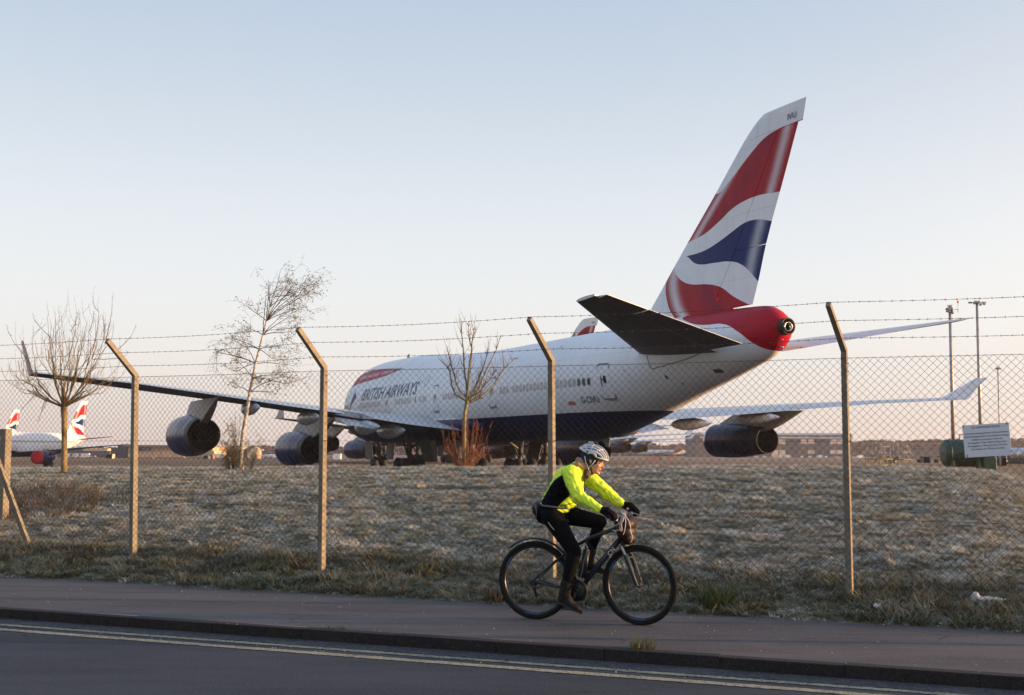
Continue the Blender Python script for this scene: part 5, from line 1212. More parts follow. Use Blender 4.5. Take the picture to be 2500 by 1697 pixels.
b = MB(); cords = [[(.965, -.12, .86), (.975, -.09, .80), (.965, -.08, .755), (.95, -.08, .74)], [(.80, -.12, .885), (.86, -.14, .905), (.91, -.15, .93), (.915, -.12, .985)], [(.79, -.11, .845), (.85, -.14, .85), (.90, -.15, .86)],
          [(.905, -.135, .985), (.89, -.15, .93), (.885, -.155, .87), (.895, -.155, .845), (.905, -.155, .86), (.90, -.15, .92), (.915, -.13, .98)], [(.92, -.13, .985), (.94, -.15, .93), (.93, -.155, .85), (.915, -.155, .815)], [(.92, -.12, .985), (.96, -.12, .93), (.972, -.11, .86)]]
for c in cords:
    P_ = [stp(q) for q in c]; fine = []
    for i in range(len(P_)-1):
        for k in range(4):
            t = k/4; p0, p1, p2, p3 = P_[max(i-1, 0)], P_[i], P_[i+1], P_[min(i+2, len(P_)-1)]; fine.append(.5*((2*p1)+(p2-p0)*t+(2*p0-5*p1+4*p2-p3)*t*t+(3*p1-p0-3*p2+p3)*t**3))
    fine.append(P_[-1]); b.tube(fine, .0042, 6)
for q in ((.912, -.13, .99), (.925, -.13, .985), (.915, -.12, 1.0)): b.ellipsoid(stp(q), (.012, .01, .012), 8, 6)
b.tube([stp((.915, -.12, .995)), stp((.935, -.12, 1.01)), stp((.93, -.12, 1.02))], .004, 6); b.tube([stp((.865, -.1, .99)), stp((.885, -.11, 1.005)), stp((.91, -.12, .995))], .0035, 6)
b.build('cord', M['rope'], bag)['kind'] = 'stuff'

# ---- rider
def mat_jacket():
    m = NT('yellow_jacket'); co = m.coord(); s = m.sep(co)
    n = m.noise(co, 18, 3); m.set(m.ramp(n, [(.3, (.62, .84, .04)), (.7, (.70, .90, .05))]), .6, 0, .3); m.bump(m.noise(co, 26, 4, .6, dist=.6), .35, .02); return m.mat
M['jacket'] = mat_jacket(); M['tights'] = simple('black_tights', (.004, .004, .005), .9, var=.3, scale=9, bump=.2, spec=.12); M['glove'] = simple('black_knit_glove', (.008, .006, .006), .9, var=.3, scale=30, bump=.4, spec=.12)
M['skin'] = simple('skin', (.52, .27, .18), .5, var=.08, scale=14); M['hair'] = simple('fair_hair', (.33, .19, .10), .6, var=.3, scale=40, bump=.5)
M['band'] = simple('black_headband', (.010, .010, .012), .8, var=.2); M['helm'] = simple('helmet_pale_shell', (.55, .56, .58), .3, var=.15, scale=12, coat=.4); M['helm2'] = simple('helmet_grey_shell', (.20, .20, .22), .35, var=.2, scale=12, coat=.3)
M['lips'] = simple('lips', (.42, .13, .10), .4); M['eye'] = simple('eye_white', (.55, .52, .5), .2); M['iris'] = simple('dark_iris', (.02, .015, .012), .15); M['seam'] = simple('grey_piping', (.14, .18, .16), .5)
def mat_leopard():
    m = NT('leopard_scarf'); v = m.n('ShaderNodeTexVoronoi'); m.l(m.coord(), v.inputs['Vector']); v.inputs['Scale'].default_value = 75
    m.set(m.ramp(v.outputs['Distance'], [(.25, (.30, .17, .11)), (.42, (.035, .022, .018)), (.8, (.03, .02, .018))]), .85); return m.mat
M['scarf'] = mat_leopard()

rider = empty('person', B0, BANG, 'cyclist in a bright yellow jacket, black tights and vented helmet, riding to the right', 'person')
# joints
hipN, hipF = Vector((.20, -.095, .955)), Vector((.22, .095, .965)); kneeN, kneeF = Vector((.425, -.125, .640)), Vector((.590, .115, .900))
ankN, ankF = Vector((.332, -.125, .262)), Vector((.485, .12, .575)); pel = Vector((.175, 0, .99)); wst = Vector((.215, 0, 1.10)); chs = Vector((.335, 0, 1.275)); nkb = Vector((.445, 0, 1.385)); nkt = Vector((.525, 0, 1.43))
shN, shF = Vector((.400, -.165, 1.345)), Vector((.445, .165, 1.325)); elN, elF = Vector((.500, -.235, 1.145)), Vector((.625, .235, 1.165))
hnN = stp((.835, -.262, .997)); hnF = stp((.835, .262, .997)); wrN = hnN + Vector((-.095, .01, .045)); wrF = hnF + Vector((-.095, -.01, .05))
HC = Vector((.566, 0, 1.455)); HR = Matrix.Rotation(R(4), 3, 'Z') @ Matrix.Rotation(R(17), 3, 'Y')    # head looks forward and a little down
def hd(x, y, z): return HC + HR @ Vector((x, y, z))
prims = [('cap', pel, wst, .135, .115, ((0, 1, 0), 1.15)), ('cap', wst, chs, .11, .125, ((0, 1, 0), 1.2)), ('cap', chs, nkb, .12, .07, ((0, 1, 0), 1.25)), ('cap', nkb, nkt, .055, .05), ('ell', pel+Vector((-.06, 0, -.01)), (.11, .155, .115)),
         ('cap', hipN, kneeN, .102, .066), ('cap', kneeN, kneeN.lerp(ankN, .35), .066, .062), ('cap', kneeN.lerp(ankN, .35), ankN, .062, .040), ('cap', hipF, kneeF, .098, .066), ('cap', kneeF, kneeF.lerp(ankF, .35), .057, .055), ('cap', kneeF.lerp(ankF, .35), ankF, .055, .036),
         ('cap', hipN, pel, .10, .11), ('cap', hipF, pel, .10, .11), ('cap', ankN, PN_+Vector((-.03, 0, .04)), .034, .03), ('cap', ankF, PF_+Vector((-.02, 0, .035)), .034, .03),
         ('cap', nkb+Vector((-.02, 0, -.03)), shN, .06, .055), ('cap', nkb+Vector((-.02, 0, -.03)), shF, .06, .055), ('cap', shN, elN, .050, .040), ('cap', elN, wrN, .039, .026), ('cap', shF, elF, .050, .040), ('cap', elF, wrF, .039, .026), ('cap', wrN, hnN, .026, .030), ('cap', wrF, hnF, .026, .030),
         # head
         ('ell', hd(-.012, 0, .035), (.098, .075, .093), HR), ('ell', hd(.028, 0, -.025), (.062, .058, .075), HR), ('ell', hd(.052, 0, -.078), (.034, .036, .026), HR), ('ell', hd(.045, 0, -.02), (.05, .05, .05), HR),
         ('cap', hd(.082, 0, .012), hd(.106, 0, -.020), .0085, .0125), ('ell', hd(.100, 0, -.025), (.013, .015, .010), HR), ('ell', hd(.082, 0, .028), (.014, .045, .011), HR), ('ell', hd(.086, 0, -.052), (.011, .020, .008), HR), ('ell', hd(.082, 0, -.063), (.011, .017, .008), HR), ('ell', hd(.078, 0, -.09), (.016, .018, .014), HR),
         ('ell', hd(.058, -.038, -.02), (.022, .018, .02), HR), ('ell', hd(.058, .038, -.02), (.022, .018, .02), HR), ('ell', hd(-.01, -.077, -.005), (.016, .008, .028), HR), ('ell', hd(-.01, .077, -.005), (.016, .008, .028), HR)]
bme = blob_mesh('body', prims, .0055, 3, [M['skin'], M['tights'], M['glove'], M['lips']])
for p in bme.polygons:
    c = p.center
    if c.z < 1.06 and c.x < .72: p.material_index = 1
    elif c.x > .66 and c.z < 1.12: p.material_index = 2
    else:
        q = HR.transposed() @ (c-HC)
        if q.x > .083 and -.069 < q.z < -.046 and abs(q.y) < .021: p.material_index = 3
link_mesh('body', bme, rider)
b = MB()
for s in (-1, 1): b.ellipsoid(hd(.073, .030*s, .007), (.0115, .0125, .0095), 12, 8, 0, HR)
e = b.build('eyes', M['eye'], rider); e['kind'] = 'stuff'
b = MB()
for s in (-1, 1): b.ellipsoid(hd(.0815, .031*s, .006), (.0042, .0055, .0055), 10, 6, 0, HR)
for s in (-1, 1): b.tube([hd(.084, .018*s, .0225), hd(.0845, .032*s, .027), hd(.075, .047*s, .022)], [.0022, .0026, .0015], 5)
for s in (-1, 1): b.tube([hd(.084, .020*s, .0135), hd(.0835, .032*s, .0165), hd(.074, .044*s, .011)], [.0012, .0016, .001], 5)
e = b.build('eye_detail', M['iris'], rider); e['kind'] = 'stuff'
# jacket
def wr(c):
    q = Vector((c.x*.8+c.z*.6, c.y, c.z*.8-c.x*.6)); return .006*mnoise.noise(c*22+Vector((3, 1, 0))) + .011*(1-2*abs(mnoise.noise(Vector((q.x*34, q.y*9, q.z*10)))))*.6 + .006*abs(mnoise.noise(Vector((c.x*14, c.y*14, c.z*24)))) - .004
cuN, cuF = wrN+Vector((-.012, 0, .006)), wrF+Vector((-.012, 0, .006))
jp = [('cap', Vector((.205, 0, 1.055)), Vector((.245, 0, 1.14)), .138, .130, ((0, 1, 0), 1.22)), ('cap', Vector((.245, 0, 1.14)), chs, .130, .145, ((0, 1, 0), 1.22)), ('cap', chs, nkb+Vector((-.01, 0, -.01)), .14, .088, ((0, 1, 0), 1.3)), ('ell', Vector((.345, 0, 1.17)), (.115, .145, .12)), ('ell', Vector((.29, 0, 1.085)), (.125, .15, .075)),
      ('cap', nkb+Vector((-.03, 0, -.03)), shN, .085, .078), ('cap', nkb+Vector((-.03, 0, -.03)), shF, .085, .078), ('cap', shN, elN, .077, .060), ('cap', elN, cuN, .060, .042), ('cap', shF, elF, .075, .060), ('cap', elF, cuF, .060, .042), ('cap', nkb+Vector((-.01, 0, 0)), nkt+Vector((-.02, 0, -.01)), .078, .070), ('ell', elN+Vector((-.01, 0, -.02)), (.055, .05, .055)), ('ell', elF+Vector((-.01, 0, -.02)), (.055, .05, .055))]
M['side'] = simple('black_jacket_panel', (.004, .004, .006), .9, var=.3, scale=20, spec=.1)
jme = blob_mesh('jacket', jp, .0065, 3, [M['jacket'], M['side'], M['scarf']], wr)
bm = bmesh.new(); bm.from_mesh(jme)
for f_ in list(bm.faces): f_.material_index = 0
kill = [f_ for f_ in bm.faces if f_.calc_center_median().z < .985]
bmesh.ops.delete(bm, geom=kill, context='FACES')
def inpoly(x, z, poly):
    k = False; n = len(poly)
    for i in range(n):
        (x0, z0), (x1, z1) = poly[i], poly[(i+1) % n]
        if (z0 > z) != (z1 > z) and x < (x1-x0)*(z-z0)/(z1-z0)+x0: k = not k
    return k
panel = [(.325, 1.335), (.375, 1.20), (.395, 1.155), (.33, 1.10), (.275, 1.045), (.255, .98), (.04, .98), (.075, 1.06), (.115, 1.12), (.17, 1.21), (.24, 1.285)]
for f_ in bm.faces:
    c = f_.calc_center_median()
    if abs(c.y) > .085 and abs(c.y) < .19 and inpoly(c.x, c.z, panel) and not (c-elN).length < .07: f_.material_index = 1
bm.to_mesh(jme); bm.free(); jk = link_mesh('jacket', jme, rider)
sd_ = jk.modifiers.new('thick', 'SOLIDIFY'); sd_.thickness = .004; sd_.offset = -1
def on_mesh(me, pts, off=.003):
    from mathutils.bvhtree import BVHTree
    t = BVHTree.FromPolygons([v.co for v in me.vertices], [p.vertices for p in me.polygons]); out = []
    for p in pts:
        h = t.ray_cast(Vector((p[0], -.6, p[1])), Vector((0, 1, 0))); out.append((h[0] + h[1]*off) if h[0] else Vector((p[0], -.3, p[1])))
    return out
def polyline(pts, k=6):
    o = []
    for i in range(len(pts)-1):
        for j in range(k): t = j/k; o.append((pts[i][0]+(pts[i+1][0]-pts[i][0])*t, pts[i][1]+(pts[i+1][1]-pts[i][1])*t))
    return o+[pts[-1]]
b = MB(); b.tube(on_mesh(jme, polyline([(.335, 1.385), (.345, 1.33), (.375, 1.25), (.425, 1.165), (.50, 1.115), (.60, 1.065), (.665, 1.04)])), .0024, 5); b.build('sleeve_piping', M['seam'], jk)
b = MB(); b.tube(on_mesh(jme, polyline([(.325, 1.335), (.24, 1.285), (.17, 1.21), (.115, 1.12)])), .0018, 5); b.build('panel_seam', M['seam'], jk)
b = MB(); b.tube(on_mesh(jme, polyline([(.29, 1.055), (.36, 1.065), (.42, 1.085)])), .0022, 5); b.build('pocket_zip', M['side'], jk)
b = MB(); b.tube([Vector((.485, -.03, 1.32)), Vector((.487, -.02, 1.26)), Vector((.472, -.015, 1.18)), Vector((.43, -.01, 1.08)), Vector((.41, -.01, 1.02))], .004, 5); b.build('front_zip', M['side'], jk)
# tights stripe
b = MB(); b.tube(on_mesh(bme, polyline([(.195, .905), (.225, .865), (.255, .835)]), .002), .003, 5); b.build('reflective_stripe', M['rope'], rider)
# scarf, hair
sc = blob_mesh('scarf', [('ell', Vector((.515, -.01, 1.385)), (.062, .068, .045)), ('ell', Vector((.515, -.045, 1.345)), (.035, .035, .05)), ('ell', Vector((.50, -.05, 1.315)), (.024, .03, .045)), ('ell', Vector((.525, 0, 1.36)), (.05, .06, .04))], .006, 3, [M['scarf']], lambda c: .007*mnoise.noise(c*38)); link_mesh('scarf', sc, rider)
hm = blob_mesh('hair', [('cap', Vector((.515, -.062, 1.405)), Vector((.455, -.115, 1.428)), .026, .030), ('cap', Vector((.455, -.115, 1.428)), Vector((.395, -.125, 1.432)), .028, .008), ('cap', Vector((.49, -.03, 1.44)), Vector((.435, -.03, 1.465)), .045, .03), ('cap', Vector((.44, -.125, 1.41)), Vector((.40, -.13, 1.40)), .014, .004)], .004, 2, [M['hair']], lambda c: .005*mnoise.noise(Vector((c.x*20, c.y*120, c.z*120)))); link_mesh('hair', hm, rider)
# headband and helmet
hbm = blob_mesh('headband', [('ell', hd(-.016, 0, .035), (.106, .083, .095), HR), ('ell', hd(-.02, -.05, -.012), (.045, .036, .042), HR), ('ell', hd(-.02, .05, -.012), (.045, .036, .042), HR), ('ell', hd(-.045, 0, -.005), (.07, .075, .06), HR)], .005, 3, [M['band']])
bm = bmesh.new(); bm.from_mesh(hbm); kill = []
for f_ in bm.faces:
    q = HR.transposed() @ (f_.calc_center_median()-HC)
    if q.x > .052 and q.z < .038: kill.append(f_)
bmesh.ops.delete(bm, geom=kill, context='FACES'); bm.to_mesh(hbm); bm.free(); link_mesh('headband', hbm, rider)
hel = empty('helmet'); hel.parent = rider
HE = (.138, .098, .105); HO = Vector((-.012, 0, .052)); HT_ = Matrix.Rotation(R(6), 3, 'Y')
def hp(lat, lon, k=1.0):     # lon: 0 front .. pi back over the top ; lat: -1..1 across
    y = math.sin(lat)*HE[1]*k; c = math.cos(lat); x = math.cos(lon)*HE[0]*c*k; z = math.sin(lon)*HE[2]*c*k
    if x < 0: x *= 1.12; z *= 1.0
    return HC + HR @ (HT_ @ (Vector((x, y, z)) + HO))
b = MB(); b.loft([[tuple(hp(la, lo, .93)) for la in np.linspace(-1.35, 1.35, 15)] for lo in np.linspace(.12, 3.0, 16)], closed=False, cap=False); b.build('helmet_liner', M['band'], hel)
b = MB()
def band_(path, w, mi=0, k=1.0, th=.014):
    P_ = [(hp(a, c, k), hp(a, c, k-.10)) for a, c in path]; rings = []
    for i in range(len(P_)):
        t = (P_[min(i+1, len(P_)-1)][0]-P_[max(i-1, 0)][0]).normalized(); o_, in_ = P_[i]; n = (o_-in_).normalized(); s = n.cross(t).normalized(); ww = w*(.6+.4*math.sin(PI*i/(len(P_)-1)))
        rings.append([tuple(o_+s*ww*u+n*v) for u, v in ((-1, -th), (-1, -.002), (-.5, .003), (.5, .003), (1, -.002), (1, -th))])
    b.loft(rings, mi=mi)
for la in (-1.12, -.82, -.52, -.24, 0, .24, .52, .82, 1.12):
    spread = 1.0; path = [(la*(.55+.45*math.sin(min(t, 1.35)))*(1.0 if t < 2.2 else 1-.28*(t-2.2)), t) for t in np.linspace(.16, 2.95, 20)]; band_(path, .0085 if abs(la) < 1 else .011, 0 if abs(la) > .3 else 1)
for lo in (1.05, 1.75, 2.35): band_([(x, lo+.22*abs(x)) for x in np.linspace(-1.1, 1.1, 17)], .008, 0, .985)
rim_ = [hp(la, .10) for la in np.linspace(-1.3, 1.3, 17)]
for s in (-1, 1): band_([(s*1.28, t) for t in np.linspace(.12, 2.98, 16)], .013, 0, 1.01)
band_([(x, .14) for x in np.linspace(-1.25, 1.25, 15)], .010, 0, 1.01); band_([(x, 2.95) for x in np.linspace(-1.15, 1.15, 15)], .012, 0, 1.0)
b.build('helmet_shell', [M['helm'], M['helm2']], hel)
b = MB(); b.box(hp(0, 1.95, 1.06), (.03, .022, .018), HR, bev=.004); b.box(hp(0, 1.75, 1.12), (.035, .028, .018), HR, mi=1, bev=.006); b.box(hp(0, 2.15, 1.02), (.02, .02, .03), HR, bev=.004); b.build('helmet_light', [M['helm'], simple('dark_blue_lamp', (.01, .015, .05), .3)], hel)
for s in (-1,):
    b = MB(); b.tube([hd(-.07, .088*s, .03), hd(-.045, .088*s, -.02), hd(-.015, .08*s, -.055), hd(.0, .07*s, -.085)], .0045, 6); b.tube([hd(.035, .086*s, .025), hd(.02, .083*s, -.02), hd(-.005, .078*s, -.055)], .0045, 6); b.tube([hd(-.01, .078*s, -.055), hd(.01, .05*s, -.10), hd(.03, .0, -.118)], .004, 6); b.build('chin_strap', M['helm'], hel)
# gloves: palm, thumb and four curled fingers round each grip
def glove(hc, s):
    g = stp((.845, .2, .985))-stp((.845, -.2, .985)); g.normalize(); bar0 = stp((.845, .262*s, .985)); arm = (elN-hnN if s < 0 else elF-hnF).normalized(); P_ = []
    fwd = -arm; fwd = (fwd-g*fwd.dot(g)).normalized(); up = g.cross(fwd)*(1 if g.cross(fwd).z > 0 else -1); kn = bar0+fwd*.030+up*.036
    P_.append(('cap', bar0-fwd*.055+up*.040, bar0+fwd*.014+up*.034, .026, .022, (tuple(up), .8)))
    for i, (dy, L) in enumerate(((-.033, .92), (-.011, 1.05), (.011, 1.0), (.032, .82))):
        k = bar0+g*dy+fwd*.026+up*.028; a = k+fwd*.020*L-up*.016; c = a-fwd*.006-up*.026*L; e = c-fwd*.022*L-up*.006
        P_ += [('cap', bar0+g*dy*.9-fwd*.03+up*.036, k, .0125, .0118), ('cap', k, a, .0115, .0105), ('cap', a, c, .0105, .0098), ('cap', c, e, .0095, .008)]
    inn = -s
    t0 = bar0+g*inn*.030-fwd*.035+up*.020; t1 = bar0+g*inn*.046-fwd*.022-up*.006; t2 = bar0+g*inn*.040+fwd*.008-up*.022
    P_ += [('cap', t0, t1, .014, .012), ('cap', t1, t2, .012, .0095)]
    w = (wrN if s < 0 else wrF); P_ += [('cap', bar0-fwd*.05+up*.036, w, .026, .030), ('cap', w, w+arm*.03, .031, .034)]
    return link_mesh('glove', blob_mesh('glove', P_, .0032, 1, [M['glove']], lambda c: .0012*mnoise.noise(c*90)), rider)
glove(hnN, -1); glove(hnF, 1)
# boots
def boot(an, pd, pitch):
    D_ = Matrix.Rotation(R(pitch), 3, 'Y'); s0 = pd + Vector((0, 0, .012)); F_ = lambda x, z, y=0: s0 + D_ @ Vector((x, y, z))
    P_ = [('cap', F_(-.085, .034), F_(-.02, .036), .034, .036), ('cap', F_(-.02, .034), F_(.085, .026), .037, .030, ((0, 1, 0), 1.1)), ('cap', F_(.085, .026), F_(.13, .018), .030, .018), ('cap', F_(-.07, .05), an+Vector((0, 0, .01)), .042, .046), ('cap', F_(-.01, .05), an, .040, .045)]
    me = blob_mesh('boot', P_, .005, 3, [M['brown'], M['blackp']], lambda c: .002*mnoise.noise(c*50))
    o = link_mesh('boot', me, rider); b = MB(); pts = []
    n = 22; prof = [(-.118, .018), (-.11, .032), (-.06, .036), (0, .034), (.06, .038), (.11, .032), (.145, .012)]
    up_ = [(x, w) for x, w in prof] + [(x, -w) for x, w in prof[::-1]]
    b.loft([[tuple(F_(x, z, w)) for x, w in up_] for z in (-.002, .016)], smooth=False); b.build('sole', M['blackp'], o)
    cf = blob_mesh('boot_cuff', [('cap', an+Vector((0, 0, .0)), an+(Vector((.02, 0, .1)) if pitch > 0 else Vector((.03, 0, .1))), .052, .054)], .006, 2, [M['fur']], lambda c: .008*mnoise.noise(c*60)); link_mesh('boot_cuff', cf, o)
boot(ankN, PN_, 22); boot(ankF, PF_, 10)
# waist bag
wb = blob_mesh('waist_bag', [('ell', Vector((.045, -.01, 1.03)), (.062, .125, .065)), ('ell', Vector((.035, -.01, .99)), (.05, .10, .045))], .007, 3, [M['blackp']], lambda c: .005*mnoise.noise(c*30))
w_ = link_mesh('waist_bag', wb); w_.location = B0; w_.rotation_euler = (0, 0, BANG); tag(w_, 'black waist bag worn at the back of the cyclist over the yellow jacket', 'bag')
M['strap'] = simple('grey_strap', (.10, .10, .11), .6)
b = MB(); b.tube(on_mesh(jme, polyline([(.10, 1.055), (.15, 1.048), (.20, 1.045), (.28, 1.035), (.35, 1.03)]), .004), .010, 6); b.tube([Vector((.05, -.13, 1.06)), Vector((.062, -.14, 1.0)), Vector((.055, -.13, .93))], .006, 6); b.build('strap', M['strap'], w_)

# ------------------------------------------------------------------ far side of the airfield
M['bw'] = simple('hangar_brown_cladding', (.13, .105, .105), .8, var=.12, scale=.1, coord='Object'); M['broof'] = simple('hangar_roof_sheet', (.36, .37, .39), .6, var=.08, scale=.1)
M['bpane'] = simple('hangar_translucent_panel', (.62, .50, .40), .5, var=.06, scale=.2); M['beige'] = simple('beige_wall_cladding', (.52, .40, .28), .8, var=.06, scale=.1); M['slate'] = simple('dark_slate_cladding', (.085, .09, .11), .8, var=.15, scale=.1)
M['redwall'] = simple('red_brown_plinth', (.26, .08, .07), .8, var=.2, scale=.3); M['greyroof'] = simple('grey_flat_roof', (.2, .2, .215), .7, var=.1); M['glassb'] = simple('dark_office_glass', (.04, .05, .06), .2, var=.2, spec=.7)
M['orange'] = simple('orange_paint', (.60, .16, .03), .5); M['yel'] = simple('yellow_paint', (.30, .21, .06), .5, var=.3, scale=3); M['green'] = simple('dark_green_tank_paint', (.003, .036, .024), .45, var=.35, scale=2.5, coat=.15)
M['galv'] = simple('galvanised_steel', (.34, .32, .31), .5, .5, .2, 2); M['rust'] = simple('rusty_brown_steel', (.11, .05, .03), .7, .2, .4, 4); M['silver'] = simple('silver_tank', (.5, .51, .52), .3, .7, .1)

def px(u, v, y): return at(u, v, y)
def block(root, u0, u1, v0, v1, y, depth, mat, name='wall', proud=0.0):
    a, b_ = at(u0, v1, y), at(u1, v0, y); m_ = MB(); z0 = min(a.z, gz(a.x, y)-.3) if v1 > 1108 else a.z
    m_.box(((a.x+b_.x)/2, y+depth/2-proud, (z0+b_.z)/2), (b_.x-a.x, depth, b_.z-z0)); return m_.build(name, mat, root)
# hangar
Y = 950; hg_ = empty('hangar'); tag(hg_, 'large brown hangar with pale roof and cream window panels, right of the right engine', 'hangar')
hw = block(hg_, 1700, 2079, 1063, 1113, Y, 60, M['bw'])
b = MB(); zr0, zr1 = at(0, 1063, Y).z, at(0, 1048, Y).z; x0, x1 = at(1700, 0, Y).x, at(2060, 0, Y).x
prof = [(Y-.6, zr0+.1), (Y-.6, zr0+.5), (Y+1, zr1-1.2), (Y+4, zr1-.2), (Y+12, zr1), (Y+55, zr1), (Y+60, zr0+.1)]
b.loft([[(x, q[0], q[1]) for q in prof] for x in np.linspace(x0, x1, 13)], smooth=False); rf = b.build('roof', M['broof'], hg_)
for k in range(13):
    x = x0+(x1-x0)*(k+.5)/13
for (u0, u1, v0, v1) in [(1901, 1917, 1073, 1084), (1955, 1970, 1073, 1084), (1973, 1988, 1073, 1084), (2027, 2042, 1073, 1084), (2044, 2060, 1073, 1084), (1884, 1900, 1099, 1109), (1902, 1917, 1099, 1109), (1973, 1988, 1099, 1108), (2027, 2042, 1099, 1108), (2044, 2060, 1099, 1108), (1800, 1816, 1073, 1084), (1820, 1836, 1073, 1084)]:
    block(hg_, u0, u1, v0, v1, Y, .3, M['bpane'], 'window', .15)
for u in (1880, 1933, 1947, 1991, 2005, 2023, 2062): block(hg_, u, u+1.6, 1064, 1112, Y, .5, M['slate'], 'pilaster', .3)
for u in (2001.5, 2057): block(hg_, u, u+1.6, 1060, 1070, Y, .6, M['bpane'], 'vent', .7)
block(hg_, 2061, 2078, 1058.5, 1063, Y, 50, M['bw'], 'parapet')
# terminal side, left
Y = 600; t1 = empty('warehouse'); tag(t1, 'long beige airport building with dark name board and red plinth, behind the outer engine', 'building')
block(t1, 312, 519, 1090, 1117, Y, 30, M['beige']); block(t1, 312, 519, 1117, 1123.5, Y, 29, M['redwall'], 'plinth', .1); b = MB()
a, c = at(305, 1090.2, Y), at(526, 1087, Y); b.box(((a.x+c.x)/2, Y+14, (a.z+c.z)/2), (c.x-a.x, 34, c.z-a.z)); b.build('roof', M['greyroof'], t1)
bd = block(t1, 336, 369, 1092.5, 1100.5, Y, .3, M['slate'], 'name_board', .25)
for (u0, u1, v0) in ((345, 352, 1094.5), (353.5, 366, 1095.2), (347, 353, 1098), (355, 364, 1098.2)): block(t1, u0, u1, v0, v0+.9, Y, .1, M['white'], 'lettering', .45)
for u in (378, 398, 430, 460, 490): block(t1, u, u+1, 1090, 1117, Y, .3, M['bpane'], 'joint', .12)
for u in (372.5, 449): block(t1, u, u+3, 1116, 1121, Y, 1, M['white'], 'door', .6)
t2 = empty('building'); tag(t2, 'dark slate-coloured building adjoining the beige one, left of the left fence post', 'building'); block(t2, 286, 312, 1087, 1123, Y+2, 26, M['slate']); block(t2, 270, 286, 1094, 1123, Y+6, 20, M['bw'], 'annex')
t3 = empty('building'); tag(t3, 'low dark hangars with a pale roof band under the wing of the left airliner', 'building')
block(t3, 170, 268, 1101, 1122, Y+40, 30, M['slate']); block(t3, 203, 262, 1095, 1101, Y+44, 26, M['beige'], 'roof'); block(t3, 140, 203, 1092, 1122, Y+60, 30, M['bw'], 'wall'); block(t3, 262, 284, 1092, 1122, Y+50, 20, M['slate'], 'wall')
t4 = empty('building'); tag(t4, 'low grey building with flat overhanging roofs left of the birch', 'building'); block(t4, 527, 604, 1100, 1115, Y+60, 30, M['slate']); block(t4, 522, 612, 1096.5, 1100, Y+56, 36, M['greyroof'], 'roof'); block(t4, 540, 590, 1088.5, 1091, Y+70, 20, M['greyroof'], 'upper_roof'); block(t4, 545, 586, 1091, 1096, Y+72, 14, M['beige'], 'upper_wall'); block(t4, 528, 600, 1103, 1106, Y+60, .3, M['glassb'], 'window_band', .2)
t5 = empty('round_shelter'); tag(t5, 'beige rounded shelter with a domed top right of the birch trunk', 'shelter'); b = MB(); o = at(626, 1114, Y); o.z = gz(o.x, Y)-.2; H_ = at(626, 1089, Y).z-o.z
b.lathe([(0, 2.2), (H_*.3, 2.5), (H_*.7, 2.3), (H_*.9, 1.3), (H_, .05)], o, 'z', 16); b.build('shell', M['beige'], t5)
# far woodland
def wood():
    r = random.Random(9); b = MB(); T = [(-250, 1092), (120, 1090), (300, 1094), (560, 1092), (640, 1088), (740, 1084), (830, 1089), (900, 1086), (1200, 1084), (1500, 1086), (1560, 1083), (1660, 1086), (1760, 1082), (1900, 1082), (2078, 1079), (2130, 1074), (2200, 1077), (2260, 1074), (2330, 1073), (2420, 1076), (2480, 1071), (2560, 1074), (2800, 1078)]
    hh = pch(*zip(*T)); k = 0; u = -240
    while u < 2780:
        for row in range(3):
            y = 1250+row*45+r.uniform(-15, 15); v = hh(u) + row*-.3 + r.uniform(-2.2, 4.5) + (2-row)*3; tp = at(u+r.uniform(-3, 3), v, y); zb = -3.6; h = tp.z-zb
            con = r.random() < .35; w = h*(.16 if con else .34); z1 = zb+h*(.25 if con else .3); n = 7; rings = []
            pr = ((0, .5), (.25, 1), (.6, .72), (.85, .35), (1, .05)) if con else ((0, .35), (.25, .9), (.5, 1.0), (.78, .75), (1, .12))
            for t, q in pr: rings.append([(tp.x+math.cos(2*PI*j/n+t*2)*w*q*r.uniform(.75, 1.2), y+math.sin(2*PI*j/n+t*2)*w*q, z1+(tp.z-z1)*t*r.uniform(.97, 1.03)) for j in range(n)])
            b.loft(rings, smooth=False); b.box((tp.x, y, zb+(z1-zb)/2), (w*.12, w*.12, z1-zb+.5))
        u += r.uniform(2.4, 5)
    m = NT('winter_woodland'); n = m.noise(m.pos(), .06, 5, .7); n2 = m.noise(m.pos(), .7, 3); m.set(m.mix(m.maprange(n2, .3, .7, 0, .5), m.ramp(n, [(.35, (.10, .055, .04)), (.5, (.065, .05, .04)), (.65, (.035, .04, .03))]), (.14, .08, .055)), .95, 0, .05)
    o = b.build('woodland', m.mat, recalc=False); tag(o, 'belt of brown winter woodland along the far edge of the airfield', 'woodland', kind='stuff')
wood()
# hedge-like undergrowth in front of the trees
b = MB(); r = random.Random(3)
for u in np.arange(-240, 2780, 4):
    y = 1190+r.uniform(-12, 12); tp = at(u, 1104+r.uniform(-4, 3), y); b.ellipsoid((tp.x, y, -3.4), (r.uniform(2, 4), 3, tp.z+3.4), 6, 4)
tag(b.build('scrub', simple('dark_scrub', (.05, .045, .045), .95, var=.3, scale=.1), recalc=False), 'dark scrub at the foot of the far woodland', 'scrub', kind='stuff')

